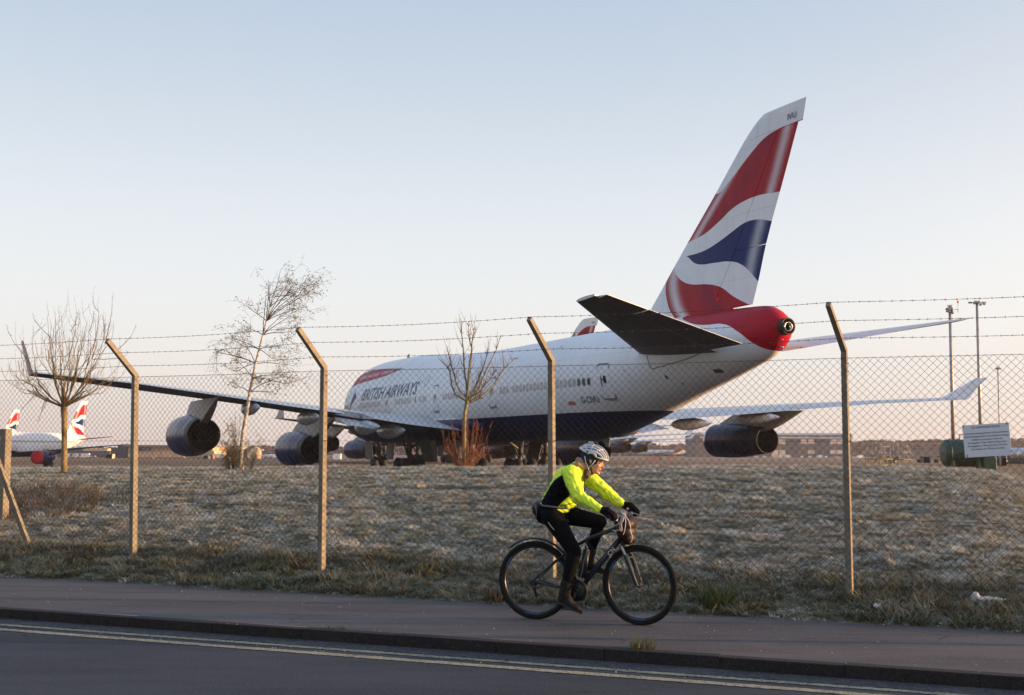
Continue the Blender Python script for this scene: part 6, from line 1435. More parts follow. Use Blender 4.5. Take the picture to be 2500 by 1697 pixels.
# generic small vehicles
def car_proto(name, mat, L=4.3, W=1.75, H=1.45, van=False):
    root = empty(name); b = MB(); w2 = W/2
    if van: side = [(-L/2, .3), (-L/2, 1.05), (-L/2+.35, 1.2), (-L/2+.95, H-.05), (-L/2+1.2, H), (L/2-.05, H), (L/2, H-.1), (L/2, .3)]
    else: side = [(-L/2, .35), (-L/2+.03, .72), (-L/2+1.1, .88), (-L/2+1.75, H-.03), (-L/2+2.2, H), (L/2-.9, H-.06), (L/2-.25, .95), (L/2, .88), (L/2, .35)]
    b.loft([[(x, y*w2, z) if z < .95 or van else (x, y*w2*.82, z) for x, z in side] for y in (-1, -.96, .96, 1)], smooth=False); body = b.build('body', mat, root)
    for s in (-1, 1):
        b = MB()
        if van: b.prism([(-L/2+.5, 1.15), (-L/2+.98, H-.15), (-L/2+1.6, H-.15), (-L/2+1.6, 1.1)], s*(w2+.004), s*(w2-.02))
        else: b.prism([(-L/2+1.35, .93), (-L/2+1.85, H-.1), (L/2-1.0, H-.12), (L/2-.5, .98)], s*(w2*.9+.02), s*(w2*.8))
        b.build('window', M['pane_dark'], body)
    for x in (-L/2+.8, L/2-.8):
        for s in (-1, 1):
            b = MB(); b.lathe([(-.1, .02), (-.1, .30), (-.05, .33), (.05, .33), (.1, .30), (.1, .02)], (0, 0, 0), 'y', 14); b.build('wheel', M['tyre'], root, (x, s*(w2-.08), .33))
    return root
M['carw'] = simple('white_vehicle_paint', (.66, .66, .66), .3, coat=.4, var=.04); M['carg'] = simple('silver_vehicle_paint', (.3, .31, .33), .3, .4, coat=.4, var=.04)
M['card'] = simple('dark_vehicle_paint', (.03, .035, .05), .3, coat=.4, var=.04)
protos = {'w': car_proto('parked_car', M['carw']), 's': car_proto('parked_car', M['carg']), 'v': car_proto('parked_van', M['carw'], 5.4, 2.0, 2.3, True), 'd': car_proto('parked_car', M['card'])}
used = set()
ORD = ['first', 'second', 'third', 'fourth', 'fifth', 'sixth', 'seventh', 'eighth', 'ninth', 'tenth']
seen_ = {}
def put_car(kind, u, y, rz, label, group):
    k_ = (kind, group); seen_[k_] = seen_.get(k_, 0)+1
    label = ORD[seen_[k_]-1] + ' ' + label
    p = at(u, 1100, y); z = gz(p.x, y)
    root = protos[kind]
    if kind in used: root = copy_tree(protos[kind])
    used.add(kind); root.location = (p.x, y, z+.04); root.rotation_euler = (0, 0, rz); tag(root, label, 'van' if kind == 'v' else 'car', group)
row = [(1847, 'w'), (1866, 'w'), (1881, 's'), (1908, 'w'), (1925, 'v'), (1957, 'w'), (1962, 'd'), (1976, 'w'), (1981, 's'), (2000, 'v'), (2016, 'w'), (2034, 's'), (2048, 'w'), (2088, 'w'), (2099, 'v'), (2108, 'w')]
cnt_names = {'w': 'white car', 's': 'silver car', 'v': 'white van', 'd': 'dark car'}
for i, (u, k) in enumerate(row):
    grp = 'white and silver vehicles parked in front of the hangar'
    lb = {'w': 'white car from the left in the row at the foot of the hangar', 's': 'silver car from the left in the row at the foot of the hangar', 'v': 'white van from the left in the row at the foot of the hangar', 'd': 'dark car in the row of white ones by the hangar'}[k]
    put_car(k, u, 905+rnd.uniform(-6, 6), rnd.choice([0, PI, .2, 1.5]), lb, grp)
for i, (u, k) in enumerate([(172, 'v'), (184, 'v'), (197, 'w'), (205, 'v'), (214, 'w'), (224, 's')]):
    lb = {'v': 'white van from the left by the low dark hangars at the left', 'w': 'white car from the left by the low dark hangars at the left', 's': 'silver car by the low dark hangars, right end of the vehicles'}[k]
    put_car(k, u, 575, rnd.choice([0, PI]), lb, 'vehicles parked in front of the low hangars at the left')
for u, k in ((525, 'w'), (538, 'v'), (550, 'w'), (655, 's'), (668, 'w')): put_car(k, u, 590, rnd.choice([0, PI]), {'w': 'white car from the left of those parked around the birch', 'v': 'white van parked between the outer engine and the birch', 's': 'silver car parked right of the birch trunk'}[k], 'vehicles parked behind the birch')
# container boxes and crates
def box_thing(name, u0, u1, v0, v1, y, depth, mat, label, cat, stripe=None):
    o = empty(name); tag(o, label, cat); block(o, u0, u1, v0, v1, y, depth, mat, 'body')
    if stripe:
        for s in stripe: block(o, s[0], s[1], v0+.6, v1-.6, y, .1, s[2], 'panel', .08)
    w = block(o, u0, u1, v0-.5, v0, y, depth, M['greyroof'], 'lid'); return o
box_thing('container', 503.5, 519.5, 1112.5, 1123.5, 540, 3, M['orange'], 'red-orange container with a white panel right of the outer engine', 'container', [(508, 514, M['white'])])
box_thing('container', 497, 503, 1112.5, 1121, 543, 3, M['slate'], 'small blue-grey container beside the red-orange one', 'container')
box_thing('container', 813, 831, 1108, 1117, 560, 5, M['white'], 'white box body standing right of the second fence post', 'container')
box_thing('cabin', 259, 274, 1109, 1117.5, 560, 4, M['bpane'], 'bright cream cabin left of the dark slate building', 'cabin')
# small white aeroplane by the birch
lp = empty('light_aircraft'); tag(lp, 'small white business jet with raised tail behind the second engine', 'aircraft'); o = at(668, 1113, 560); o.z = gz(o.x, 560); lp.location = o
b = MB(); b.lathe([(-5, .05), (-4.4, .5), (-2.5, .85), (2, .85), (5, .4), (6, .05)], (0, 0, 1.5), 'x', 14); b.build('fuselage', M['carw'], lp)
b = MB(); b.prism([(4.0, 1.9), (5.2, 4.0), (6.2, 4.0), (5.8, 1.7)], -.08, .08); b.prism([(5.1, 3.9), (6.4, 3.95), (6.4, 4.05), (5.2, 4.05)], -2, 2); b.build('fin', M['carw'], lp)
b = MB(); b.prism([(-.5, 1.0), (1.6, 1.0), (1.6, 1.12), (-.5, 1.12)], -6, 6); b.build('wing', M['carw'], lp); b = MB(); b.lathe([(2.2, .3), (2.6, .42), (4, .4), (4.6, .28)], (0, -1.1, 1.9), 'x', 12); b.build('engine', M['carg'], lp)
b = MB(); b.tube([(-3.4, 0, 0), (-3.4, 0, 1)], .12, 6); b.build('nose_leg', M['gear'], lp)
for s in (-1, 1): b = MB(); b.tube([(.8, 1.3*s, 0), (.8, 1.3*s, 1)], .15, 6); b.build('main_leg', M['gear'], lp)
# red-tailed airliners
m = NT('red_tail_white_script'); s = m.sep(m.coord()); n = m.noise(m.mapping(m.coord(), (.9, 1, .45), rot=(0, .6, 0)), .9, 2, .5, dist=1.2)
m.set(m.mix(m.math('MULTIPLY', m.math('GREATER_THAN', n, .53), m.math('GREATER_THAN', s[2], 6.2)), (.62, .05, .03), (.75, .6, .4)), .4); M['tail_red'] = m.mat
m = NT('white_red_fuselage'); s = m.sep(m.coord()); m.set(m.mix(m.math('GREATER_THAN', m.math('ADD', s[0], s[2]), 36.0), (.72, .68, .62), (.6, .05, .04)), .35); M['fus_red'] = m.mat
rt, _, _ = build_320(fus=M['fus_red'], fin_m=M['tail_red']); p = at(1558, 1110, 1000); rt.location = (p.x, 1000, gz(p.x, 1000)); rt.rotation_euler = (0, 0, .12)
tag(rt, 'distant white airliner with a red tail, the nearer of two beyond the helmet', 'airliner', 'red-tailed airliners far behind the cyclist')
r2 = copy_tree(rt); p = at(1588, 1110, 1060); r2.location = (p.x, 1060, gz(p.x, 1060)); r2['label'] = 'distant white airliner with a red tail, partly behind the other red tail'
# airfield signs
sg2 = empty('runway_sign'); tag(sg2, 'long low red runway sign with white characters right of the helmet', 'sign'); a, c = at(1578, 1122.5, 430), at(1614, 1117, 430); w_, h_ = c.x-a.x, c.z-a.z; sg2.location = ((a.x+c.x)/2, 430, (a.z+c.z)/2)
b = MB(); b.box((-.02*w_, 0, 0), (w_*.9, .25, h_), bev=.02); b.build('sign_face', M['red'], sg2); b = MB(); b.box((w_*.48, 0, 0), (w_*.09, .25, h_), bev=.02); b.build('end_panel', M['ink'], sg2)
flat_text('lettering', '26-2 CAT I / II  4', h_*.55, M['white'], sg2, (-.02*w_, -.14, -h_*.28), (1, 0, 0), (0, 0, 1), wide=1.0, weight=.02, center=True)
for q in (-.35, 0, .35): b = MB(); b.tube([(w_*q, 0, -h_/2), (w_*q, 0, gz(0, 430)-sg2.location.z-.3)], .05, 6); b.build('leg', M['galv'], sg2)
sg3 = empty('taxiway_sign'); tag(sg3, 'plain yellow airfield sign board right of the red runway sign', 'sign'); a, c = at(1628, 1118.5, 430), at(1650, 1115.5, 430); w_, h_ = c.x-a.x, c.z-a.z; sg3.location = ((a.x+c.x)/2, 430, (a.z+c.z)/2)
b = MB(); b.box((0, 0, 0), (w_, .2, h_), bev=.02); b.build('sign_face', M['orange'], sg3)
for q in (-.42, .42): b = MB(); b.tube([(w_*q, 0, -h_/2), (w_*q, 0, gz(0, 430)-sg3.location.z-.3)], .06, 6); b.build('leg', M['galv'], sg3)

# floodlight masts
def mast(u, vt, y, label, cluster, rad=(.20, .13), beacon=False):
    p = at(u, vt, y); z0 = gz(p.x, y); H_ = p.z-z0; o = empty('floodlight_mast', (p.x, y, z0)); tag(o, label, 'floodlight mast', 'floodlight masts at the right')
    b = MB(); b.tube([(0, 0, -.2), (0, 0, H_*.5), (0, 0, H_)], [rad[0], (rad[0]+rad[1])/2, rad[1]], 12); b.build('pole', M['galv'], o)
    b = MB(); b.box((0, 0, H_+.1), (.6, .6, .25), bev=.05)
    for dx, *_ in cluster: b.beam((0, 0, H_+.05), (dx, 0, H_+.12), .07)
    b.build('head_frame', M['galv'], o)
    for dx, dz, sx, sz, rot in cluster:
        b = MB(); b.box((dx*.8, -.1, H_+dz*.8), (sx*.75, .25, sz*.7), Matrix.Rotation(rot, 3, 'Y') @ Matrix.Rotation(-.5, 3, 'X'), bev=.04); b.build('floodlight', M['carg'], o)
    for dx in (-.22, .25): b = MB(); b.tube([(dx, 0, H_+.2), (dx, 0, H_+.6)], .03, 5); b.build('spike', M['galv'], o)
    if beacon:
        b = MB(); b.beam((0, 0, H_+.1), (.95, 0, H_+.05), .05); b.tube([(.85, 0, H_-.25), (.9, 0, H_+.75)], .03, 5); b.build('beacon_arm', M['galv'], o)
        b = MB(); b.ellipsoid((.9, 0, H_+.9), (.12, .12, .14), 10, 8); b.build('beacon', M['orange'], o)
mast(2319, 757, 128, 'floodlight mast with a red beacon on a side arm, left one of the three', [(-.42, -.1, .28, .5, .3), (.3, -.3, .25, .6, 0), (0, .45, .45, .5, 0), (-.15, -.2, .3, .4, .2), (-.5, .15, .3, .12, -.3)], (.24, .15), True)
mast(2385, 740, 132, 'tallest floodlight mast with spread lamps, rising above the notice', [(-.38, -.02, .4, .35, -.2), (-.95, .02, .6, .12, 0), (.45, -.2, .3, .4, .4), (.85, -.02, .2, .5, .3), (1.05, -.1, .2, .42, .5), (.05, -.1, .25, .3, 0)], (.22, .14))
mast(2436, 900, 215, 'smallest and furthest floodlight mast above the right edge of the notice', [(-.45, -.05, .3, .4, .3), (.1, 0, .3, .35, 0), (.5, -.05, .35, .35, -.3), (-.2, -.1, .25, .3, 0)], (.17, .10))
# green fuel tank
Yt = 104; a, c = at(2310, 1140, Yt), at(2432, 1073, Yt); zg = gz(a.x, Yt); tk = empty('fuel_tank', ((a.x+c.x)/2, Yt+.8, zg)); tag(tk, 'dark green cylindrical fuel tank on legs behind the notice', 'fuel tank')
rt_ = (c.z-a.z)/2; L_ = c.x-a.x; zc_ = (c.z+a.z)/2-zg; b = MB(); b.lathe([(-L_/2, .02), (-L_/2-.0, .25), (-L_/2+.03, rt_*.75), (-L_/2+.2, rt_*.97), (-L_/2+.3, rt_), (L_/2-.3, rt_), (L_/2-.03, rt_*.75), (L_/2, .02)], (0, 0, zc_), 'x', 36); sharp(b.build('tank_shell', M['green'], tk), 30)
for q in (-.38, .12, .3): b = MB(); b.box((L_*q, -rt_*.72, (zc_-rt_*.4)/2), (.28, .3, zc_-rt_*.4+.1), bev=.02); b.build('leg', M['green'], tk)
for q in (-.4, -.15, .1, .35): b = MB(); b.lathe([(L_*q-.03, rt_+.0), (L_*q-.03, rt_+.02), (L_*q+.03, rt_+.02), (L_*q+.03, rt_)], (0, 0, zc_), 'x', 30); b.build('seam_band', M['green'], tk)
b = MB(); b.beam((-L_*.5+1.5, 0, zc_+rt_+.42), (-L_*.5+3.9, 0, zc_+rt_+.42), .07); b.tube([(-L_*.5+1.5, 0, zc_+rt_-.05), (-L_*.5+1.5, 0, zc_+rt_+.42)], .04, 6); b.tube([(-L_*.5+2.5, 0, zc_+rt_-.05), (-L_*.5+2.5, 0, zc_+rt_+.42)], .05, 6); b.lathe([(0, .1), (.3, .1), (.34, .02)], (-L_*.5+1.0, 0, zc_+rt_-.03), 'z', 10); b.build('vent_pipework', M['rust'], tk)
cb = empty('cabinet', (at(2414.5, 1130, Yt-1.6).x, Yt-1.6, zg)); tag(cb, 'green upright metal cabinet with a small white label, in front of the tank', 'cabinet'); b = MB(); b.box((0, 0, .62), (1.05, .6, 1.45), bev=.02); b.build('cabinet_body', M['green'], cb)
b = MB(); b.box((.05, -.305, .28), (.25, .01, .22)); b.build('label_plate', M['white'], cb); b = MB(); b.box((.565, .02, .62), (.06, .5, 1.5)); b.build('side_post', M['bpane'], cb)

# access steps: yellow trestles below, bare tubes above
Ys = 113; o0 = at(2178, 1143, Ys); st0 = empty('access_staging', (o0.x, Ys, gz(o0.x, Ys))); tag(st0, 'yellow and white tubular aircraft access staging in the field at the right', 'staging'); k = Ys/F_PX
def sp(u, v, d=0.0): return ((u-2178)*k, d, (1143-v)*k)
T = lambda lst, rad, mat, nm: [(lambda b: (b.tube([sp(*a), sp(*c)], rad, 5), b.build(nm, mat, st0)))(MB()) for a, c in lst]
for d in (0, 1.6):
    T([((2124, 1143, d), (2126, 1112, d)), ((2133, 1143, d), (2133, 1112, d)), ((2144, 1143, d), (2152, 1112, d)), ((2152, 1143, d), (2146, 1112, d)), ((2168, 1143, d), (2178, 1112, d)), ((2182, 1143, d), (2176, 1112, d)), ((2206, 1143, d), (2206, 1113, d)), ((2228, 1143, d), (2224, 1113, d)), ((2232, 1143, d), (2238, 1130, d)), ((2193, 1141, d), (2195, 1112, d))], .045, M['yel'], 'trestle_leg')
    T([((2124, 1113, d), (2180, 1113, d)), ((2180, 1113, d), (2226, 1115, d)), ((2124, 1128, d), (2168, 1128, d)), ((2206, 1138, d), (2230, 1138, d)), ((2150, 1137, d), (2170, 1137, d))], .05, M['yel'], 'beam')
    T([((2120, 1109, d), (2131, 1083, d)), ((2138, 1122, d), (2153, 1083, d)), ((2153, 1083, d), (2153, 1112, d)), ((2131, 1083, d), (2132, 1112, d)), ((2131, 1083, d), (2172, 1083, d)), ((2172, 1112, d), (2164, 1098, d)), ((2174, 1143, d), (2174, 1066, d)), ((2195, 1112, d), (2194, 1066, d)), ((2174, 1066, d), (2193, 1066, d)), ((2196, 1082, d), (2220, 1082, d)), ((2220, 1082, d), (2225, 1112, d)), ((2200, 1112, d), (2190, 1097, d)), ((2209, 1112, d), (2200, 1084, d)), ((2235, 1116, d), (2222, 1090, d)), ((2130, 1097, d), (2165, 1097, d)), ((2176, 1097, d), (2224, 1096, d)), ((2153, 1070, d), (2172, 1069, d)), ((2153, 1083, d), (2153, 1070, d)), ((2204, 1083, d), (2204, 1072, d))], .022, M['galv'], 'handrail')
T([((2130, 1113, 0), (2130, 1113, 1.6)), ((2176, 1113, 0), (2176, 1113, 1.6)), ((2224, 1114, 0), (2224, 1114, 1.6))], .05, M['yel'], 'beam')
b = MB(); b.box(sp(2186, 1094, .8), (.85, 1.5, .1)); b.box(sp(2186, 1101, .8), (.8, 1.4, .06)); b.box(sp(2186, 1107, .8), (.78, 1.3, .06)); b.build('platform', M['greyroof'], st0)
b = MB(); b.box(sp(2183, 1119.5, .7), (.62, .8, .28), bev=.08); b.build('motor_housing', M['carg'], st0); b = MB(); b.box(sp(2183, 1112, .7), (1.0, .9, .16), bev=.03); b.build('motor_bracket', M['rust'], st0)

# ground equipment further back
def loader(u0, u1, y, label, mat):
    a, c = at(u0, 1122, y), at(u1, 1108, y); w = c.x-a.x; z0 = gz((a.x+c.x)/2, y); o = empty('loader', ((a.x+c.x)/2, y, z0)); tag(o, label, 'loader'); b = MB(); b.box((0, 0, .75), (w, 1.9, .35), bev=.05); b.build('chassis', M['slate'], o)
    b = MB(); b.box((-w*.28, 0, 1.35), (w*.28, 1.7, .95), bev=.1); b.build('cab', mat, o); b = MB(); b.box((-w*.28, -.86, 1.5), (w*.2, .02, .45)); b.build('window', M['pane_dark'], o)
    b = MB(); b.beam((-w*.1, 0, 1.0), (w*.42, 0, 1.35), 1.2, .16); b.build('conveyor', M['orange'], o)
    for q in (-.34, .34):
        for s in (-1, 1): b = MB(); b.lathe([(-.12, .02), (-.12, .34), (.12, .34), (.12, .02)], (0, 0, 0), 'y', 14); b.build('wheel', M['tyre'], o, (w*q, .85*s, .36))
loader(2240, 2272, 300, 'orange ground loader with yellow cab right of the staging', M['yel']); loader(2282, 2308, 300, 'yellow ground loader close to the left end of the fuel tank', M['yel'])
box_thing('crate', 2255, 2270, 1115, 1122, 296, 2, M['slate'], 'blue-grey crate beside the orange loader', 'crate')
box_thing('low_building', 2150, 2300, 1100, 1110, 880, 10, M['slate'], 'long low slate building in front of the woods, behind the staging', 'building')
# tanker and vans at the right edge
tr_ = empty('tanker_truck'); p = at(2492, 1120, 190); z_ = gz(p.x, 190); tr_.location = (p.x, 190, z_); tag(tr_, 'silver road tanker at the right edge of the frame', 'truck')
b = MB(); b.lathe([(-2.2, .1), (-2.1, .8), (-1.9, .95), (3.6, .95), (3.8, .8), (3.9, .1)], (0, 0, 1.75), 'x', 20); b.build('tank', M['silver'], tr_); b = MB(); b.box((-3.3, 0, 1.35), (1.6, 2.0, 1.9), bev=.12); b.build('cab', M['carw'], tr_)
b = MB(); b.box((-3.4, -1.01, 1.75), (.9, .02, .6)); b.build('window', M['pane_dark'], tr_); b = MB(); b.box((0, 0, .7), (7.8, 1.6, .25)); b.build('chassis', M['slate'], tr_)
for q in (-1.9, -.9, .1, 1.1): b = MB(); b.tube([(q, -.99, .85), (q, -.99, 2.5)], .05, 5); b.build('frame_tube', M['galv'], tr_)
for x in (-3.2, 1.6, 2.8):
    for s in (-1, 1): b = MB(); b.lathe([(-.15, .02), (-.15, .48), (.15, .48), (.15, .02)], (0, 0, 0), 'y', 16); b.build('wheel', M['tyre'], tr_, (x, .85*s, .5))
for (u0, u1, lb) in ((2431, 2438, 'small white gas cage just right of the green cabinet'), (2444, 2457, 'white glazed kiosk between the green cabinet and the tanker')):
    o = box_thing('kiosk', u0, u1, 1113, 1126, 170, 1.6, M['white'], lb, 'kiosk')
    n = 2 if u1-u0 < 10 else 3
    for i in range(n):
        w_ = (u1-u0)/n
        for j in range(2): block(o, u0+w_*(i+.18), u0+w_*(i+.86), 1114.5+j*4.5, 1118+j*4.5, 170, .03, M['glassb'], 'window', .03)
bu = empty('bush'); p = at(2486, 1105, 215); tag(bu, 'rounded dark green bush behind the tanker at the right edge', 'bush'); bu.location = (p.x, 215, gz(p.x, 215)); b = MB(); r = random.Random(8)
for k_ in range(1500):
    a = r.uniform(0, 2*PI); q = math.sqrt(r.random())*2.6; h = r.uniform(.1, 1)*(2.1*math.sqrt(max(0, 1-(q/2.8)**2))); c = Vector((q*math.cos(a), q*math.sin(a)*.8, h)); n = Vector((r.uniform(-1, 1), r.uniform(-1, 1), r.uniform(-1, 1))).normalized(); u_ = n.orthogonal().normalized()*.13; w_ = n.cross(u_)
    b.add([c-u_-w_, c+u_-w_, c+u_+w_, c-u_+w_], [(0, 1, 2, 3)])
fo = b.build('foliage', simple('bush_leaves', (.05, .095, .035), .7, var=.35, scale=3), bu, recalc=False); fo['kind'] = 'stuff'; b = MB(); b.tube([(0, 0, -.1), (.05, 0, 1.2)], [.12, .05], 6); b.build('trunk', M['bark'], bu)

# ------------------------------------------------------------------ grass
def mat_blade(name, lo, hi, frost, fr_amt, straw, straw_amt):
    m = NT(name); rnd_ = m.n('ShaderNodeObjectInfo').outputs['Random']; P = m.pos()
    h = m.n('ShaderNodeAttribute'); h.attribute_name = 'tip'
    n = m.noise(P, .9, 4, .6); n2 = m.noise(P, 3.2, 3, .6)
    base = m.mix(rnd_, lo, hi)
    sun_tint = m.maprange(m.sep(P)[0], -1.0, 6.0, 0, .20); k = m.math('MULTIPLY', m.maprange(m.math('ADD', m.math('ADD', n, sun_tint), m.math('MULTIPLY', rnd_, .25)), .48, .78), straw_amt); base = m.mix(k, base, straw)  # straw increases to the right, also painting that side's warm low sun into the blades
    f = m.math('MULTIPLY', m.maprange(h.outputs['Fac'], .15, .85), m.math('MULTIPLY', m.maprange(m.math('ADD', n2, m.math('MULTIPLY', rnd_, .35)), .30, .74), fr_amt))
    m.set(m.mix(f, base, frost), .75, 0, .25); return m.mat
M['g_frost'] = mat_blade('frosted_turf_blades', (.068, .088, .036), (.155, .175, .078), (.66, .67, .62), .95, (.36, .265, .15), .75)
M['g_verge'] = mat_blade('verge_blades', (.030, .048, .014), (.10, .10, .032), (.48, .47, .42), .34, (.13, .095, .035), .5)
M['g_brown'] = mat_blade('dead_scrub_blades', (.035, .028, .015), (.075, .052, .028), (.2, .18, .16), .2, (.09, .06, .03), .6)
M['g_tuft'] = mat_blade('green_tuft_blades', (.035, .06, .012), (.10, .115, .026), (.3, .28, .2), .12, (.17, .115, .035), .6)
def clump(name, n, rad, h0, h1, w, lean, mat, seed, curl=.5):
    r = random.Random(seed); V, F, T_ = [], [], []
    for i in range(n):
        a = r.uniform(0, 2*PI); q = rad*math.sqrt(r.random()); x, y = q*math.cos(a), q*math.sin(a); h = r.uniform(h0, h1); az = r.uniform(0, 2*PI) if r.random() < .5 else .8+r.uniform(-.5, .5); ln = lean*r.uniform(.3, 1.1); d = Vector((math.cos(az), math.sin(az), 0)); s = Vector((-d.y, d.x, 0))*w*r.uniform(.7, 1.3); b0 = len(V); seg = 3
        for k in range(seg+1):
            t = k/seg; c = Vector((x, y, -.01)) + d*(ln*h*t**1.6*(1+curl*t)) + Vector((0, 0, h*(t-.38*lean*curl*t*t)))
            if k < seg: V += [c-s*(1-t*.75), c+s*(1-t*.75)]; T_ += [t, t]
            else: V.append(c); T_.append(1.0)
        for k in range(seg-1): F.append((b0+2*k, b0+2*k+1, b0+2*k+3, b0+2*k+2))
        F.append((b0+2*(seg-1), b0+2*(seg-1)+1, b0+2*seg))
    me = bpy.data.meshes.new(name); me.from_pydata([tuple(v) for v in V], [], F); me.materials.append(mat); at_ = me.attributes.new('tip', 'FLOAT', 'POINT'); at_.data.foreach_set('value', T_); me.update()
    return bpy.data.objects.new(name, me)       # prototype only; never linked to the scene
def scatter(name, p0, p1, n0, n1, protos, density, smin, smax, seed, label, step=.35, mask=None, tilt=.25, jitter_scale=2.2, thr=(.2, .8)):
    ps = np.arange(p0, p1+step, step); nn = np.arange(n0, n1+step*.5, step); V = [tuple(PN(p, n, ground_z(p, n))) for n in nn for p in ps]; w = len(ps); F = []
    for i in range(len(nn)-1):
        for j in range(w-1):
            if mask is None or mask((ps[j]+ps[j+1])/2, (nn[i]+nn[i+1])/2): F.append((i*w+j, i*w+j+1, (i+1)*w+j+1, (i+1)*w+j))
    me = bpy.data.meshes.new(name); me.from_pydata(V, [], F); me.update(); o = link_mesh(name, me)
    g = bpy.data.node_groups.new(name, 'GeometryNodeTree'); g.interface.new_socket('Geometry', in_out='INPUT', socket_type='NodeSocketGeometry'); g.interface.new_socket('Geometry', in_out='OUTPUT', socket_type='NodeSocketGeometry')
    N_ = g.nodes.new; L_ = g.links.new; gi, go = N_('NodeGroupInput'), N_('NodeGroupOutput'); ds = N_('GeometryNodeDistributePointsOnFaces'); ds.inputs['Density'].default_value = density; ds.inputs['Seed'].default_value = seed; L_(gi.outputs[0], ds.inputs['Mesh'])
    nz = N_('ShaderNodeTexNoise'); nz.inputs['Scale'].default_value = jitter_scale; nz.inputs['Detail'].default_value = 3
    mr = N_('ShaderNodeMapRange'); L_(nz.outputs[0], mr.inputs[0]); mr.inputs[1].default_value = .36; mr.inputs[2].default_value = .64; mr.inputs[3].default_value = thr[0]*density; mr.inputs[4].default_value = thr[1]*density*1.3; L_(mr.outputs[0], ds.inputs['Density'])
    jn = N_('GeometryNodeJoinGeometry')
    for pr in protos:
        oi = N_('GeometryNodeObjectInfo'); oi.inputs['Object'].default_value = pr; oi.inputs['As Instance'].default_value = True; L_(oi.outputs['Geometry'], jn.inputs[0])
    ip = N_('GeometryNodeInstanceOnPoints'); L_(ds.outputs['Points'], ip.inputs['Points']); L_(jn.outputs[0], ip.inputs['Instance']); ip.inputs['Pick Instance'].default_value = True
    rv = N_('FunctionNodeRandomValue'); rv.data_type = 'FLOAT_VECTOR'; rv.inputs[0].default_value = (-tilt, -tilt, 0); rv.inputs[1].default_value = (tilt, tilt, 6.28); rv.inputs['Seed'].default_value = seed+1; L_(rv.outputs[0], ip.inputs['Rotation'])
    sv = N_('FunctionNodeRandomValue'); sv.data_type = 'FLOAT'; sv.inputs[2].default_value = smin; sv.inputs[3].default_value = smax; sv.inputs['Seed'].default_value = seed+2
    mm = N_('ShaderNodeMath'); mm.operation = 'MULTIPLY'; mr2 = N_('ShaderNodeMapRange'); L_(nz.outputs[0], mr2.inputs[0]); mr2.inputs[1].default_value = .35; mr2.inputs[2].default_value = .65; mr2.inputs[3].default_value = .7; mr2.inputs[4].default_value = 1.25
    L_(sv.outputs[1], mm.inputs[0]); L_(mr2.outputs[0], mm.inputs[1]); L_(mm.outputs[0], ip.inputs['Scale']); L_(ip.outputs[0], go.inputs[0])
    md = o.modifiers.new('scatter', 'NODES'); md.node_group = g; tag(o, label, kind='stuff'); return o
turf = [clump('turf_clump', 30, .075, .018, .055, .0030, 1.1, M['g_frost'], s, .9) for s in (1, 2, 3, 4)]
tuss = [clump('tussock', 46, .085, .035, .085, .0032, 1.0, M['g_frost'], s, .9) for s in (11, 12)]
vg = [clump('verge_clump', 28, .07, .03, .105, .0034, .9, M['g_verge'], s, .7) for s in (21, 22, 23)]
bg_ = [clump('dead_clump', 30, .12, .10, .26, .0035, .7, M['g_brown'], s, .5) for s in (31, 32)]
vis = lambda p, n: True
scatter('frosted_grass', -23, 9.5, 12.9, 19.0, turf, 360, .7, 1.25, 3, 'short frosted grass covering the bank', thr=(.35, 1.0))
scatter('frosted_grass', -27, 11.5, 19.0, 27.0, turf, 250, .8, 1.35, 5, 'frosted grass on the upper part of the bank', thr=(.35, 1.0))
scatter('frosted_tussocks', -26, 11, 13.0, 26.0, tuss, 15, .8, 1.3, 8, 'rougher frosted tussocks scattered over the bank', jitter_scale=1.1, thr=(0, 1.0))
scatter('verge_grass', -19, 8.5, 11.5, 13.4, vg, 210, .6, 1.6, 13, 'rough green and brown grass along the foot of the fence', jitter_scale=1.3, thr=(.05, 1.0))
scatter('verge_grass', -19, 8.5, 11.42, 13.1, turf, 70, .7, 1.3, 17, 'frosted short grass between fence and pavement', thr=(.3, .9))
scatter('dead_scrub', -19.5, -13.6, 13.8, 18.6, bg_, 16, .7, 1.3, 19, 'patch of taller brown scrub behind the fence at the left', mask=lambda p, n: ((p+16.6)/3.2)**2+((n-16)/2.2)**2 < 1, thr=(.5, 1))
scatter('dead_scrub', 1.2, 7.0, 18.5, 22.5, bg_, 9, .3, .6, 20, 'browner tussocks near the top of the bank at the right', mask=lambda p, n: ((p-4)/2.6)**2+((n-20.3)/1.6)**2 < 1, thr=(.3, 1))
# grass tufts one can tell apart
def tuft(u, v, zz, n, h, rad, label, mat, seed, nn=None):
    q = at(u, v, 10.); k = (zz-CAM_H)/(q.z-CAM_H); p = Vector((0, 0, CAM_H))+(q-Vector((0, 0, CAM_H)))*k; pr = clump('grass_tuft', n, rad, h*.4, h, .0052, .55, mat, seed, .6); pr.location = (p.x, p.y, zz); col.objects.link(pr); tag(pr, label, 'grass tuft', 'single tufts of grass along the pavement'); return pr
tuft(1745, 1487, .02, 320, .34, .17, 'largest green and yellow tuft at the back of the pavement, right of the front wheel', M['g_tuft'], 51)
tuft(1568, 1584, .0, 110, .13, .10, 'yellowed tuft growing from the kerb joint below the front wheel', M['g_tuft'], 52)
tuft(820, 1536, .0, 90, .045, .10, 'low green tuft lying along the kerb left of the bicycle', M['g_tuft'], 53)
tuft(1205, 1465, .03, 120, .20, .12, 'orange-brown tuft at the back of the pavement, left of the rear wheel', M['g_brown'], 54)
tuft(640, 1400, .08, 160, .24, .16, 'dark green tuft under the fence, left of the second post', M['g_tuft'], 55)
tuft(190, 1378, .08, 150, .26, .2, 'broad brownish tuft under the fence at the left', M['g_brown'], 56)
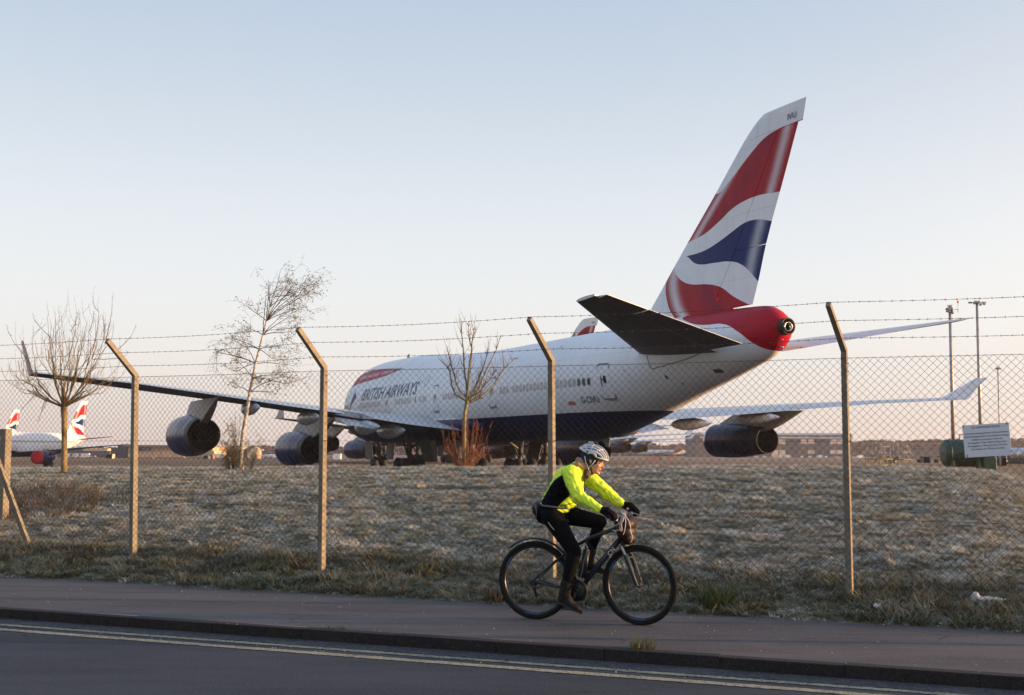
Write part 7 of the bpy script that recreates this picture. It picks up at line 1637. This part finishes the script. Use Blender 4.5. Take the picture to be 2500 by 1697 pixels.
tuft(470, 1392, .07, 90, .16, .12, 'small green tuft midway between the first and second posts', M['g_tuft'], 57)
# dead leaves and stalks along the back of the pavement
b = MB(); r = random.Random(77)
for i in range(900):
    p = r.uniform(-18, 8); n = N_PATH + r.gauss(-.02, .06); L = r.uniform(.03, .12); a = r.gauss(0, .6); c = PN(p, n, .006+r.uniform(0, .008)); d = Vector((math.cos(ANG+a), math.sin(ANG+a), r.uniform(-.05, .1)))*L; s = Vector((-d.y, d.x, 0)).normalized()*.0022
    b.add([c-s, c+s, c+d+s*.4, c+d-s*.4], [(0, 1, 2, 3)])
o = b.build('dead_stalks', simple('dead_stalk', (.32, .26, .19), .8, var=.3, scale=6), recalc=False); tag(o, 'dead grass stalks littering the back edge of the pavement', kind='stuff')
b = MB()
for i in range(700):
    n = r.choice([N_KERB-.09+r.gauss(0, .05), r.uniform(9.3, 11.3), r.uniform(8.6, 9.1)]); p = r.uniform(-14, 7); s = r.uniform(.002, .006); c = PN(p, n, (0 if n > N_KERB else -.098)+s*.5); b.box(c, (s*1.4, s, s), Matrix.Rotation(r.uniform(0, 3), 3, 'Z'))
o = b.build('grit_stones', simple('pale_grit', (.34, .32, .30), .8, var=.35, scale=30), recalc=False); tag(o, 'loose pale grit on pavement and gutter', kind='stuff')
# litter
bg2 = blob_mesh('plastic_bag', [('ell', (0, 0, .05), (.15, .08, .022)), ('ell', (-.13, .0, .06), (.04, .04, .06)), ('ell', (.16, 0, .015), (.09, .05, .016))], .01, 2, [simple('crumpled_white_plastic', (.55, .53, .50), .35, var=.12, scale=9)], lambda c: .016*mnoise.noise(c*16)+.006*mnoise.noise(c*50))
q = at(2418, 1476, 10.); k = (.1-CAM_H)/(q.z-CAM_H); p = Vector((0, 0, CAM_H))+(q-Vector((0, 0, CAM_H)))*k
o = link_mesh('plastic_bag', bg2); o.location = (p.x, p.y, .1); o.rotation_euler = (0, 0, -.4); tag(o, 'crumpled white plastic bag lying in the grass under the fence, bottom right', 'plastic bag')
q = at(2141, 1493, 10.); k = (.06-CAM_H)/(q.z-CAM_H); p = Vector((0, 0, CAM_H))+(q-Vector((0, 0, CAM_H)))*k
b = MB(); N2 = 7; vs = [(i*.012, j*.01, .012*math.sin(i*1.3+j)+.008*math.cos(j*2.1)) for i in range(N2) for j in range(N2)]; b.add(vs, [(i*N2+j, (i+1)*N2+j, (i+1)*N2+j+1, i*N2+j+1) for i in range(N2-1) for j in range(N2-1)])
o = b.build('paper_scrap', simple('white_paper', (.6, .6, .6), .8), loc=(p.x, p.y, .09), rot=(.5, 0, .3), recalc=False); tag(o, 'scrap of white paper in the verge right of the fourth post', 'paper')

# ------------------------------------------------------------------ haze
hm_ = bpy.data.materials.new('haze_air'); hm_.use_nodes = True; ht = hm_.node_tree; ht.nodes.clear(); ho = ht.nodes.new('ShaderNodeOutputMaterial'); hv = ht.nodes.new('ShaderNodeVolumePrincipled')
hv.inputs['Color'].default_value = (.90, .88, .92, 1); hv.inputs['Density'].default_value = HAZE; hv.inputs['Anisotropy'].default_value = .3; ht.links.new(hv.outputs[0], ho.inputs['Volume'])
b = MB(); b.box((0, 400, 12.0), (5200, 5200, 34.0)); hz_ = b.build('haze', hm_, recalc=False); tag(hz_, 'pale morning haze over the airfield', kind='stuff')
scene.cycles.volume_bounces = 1
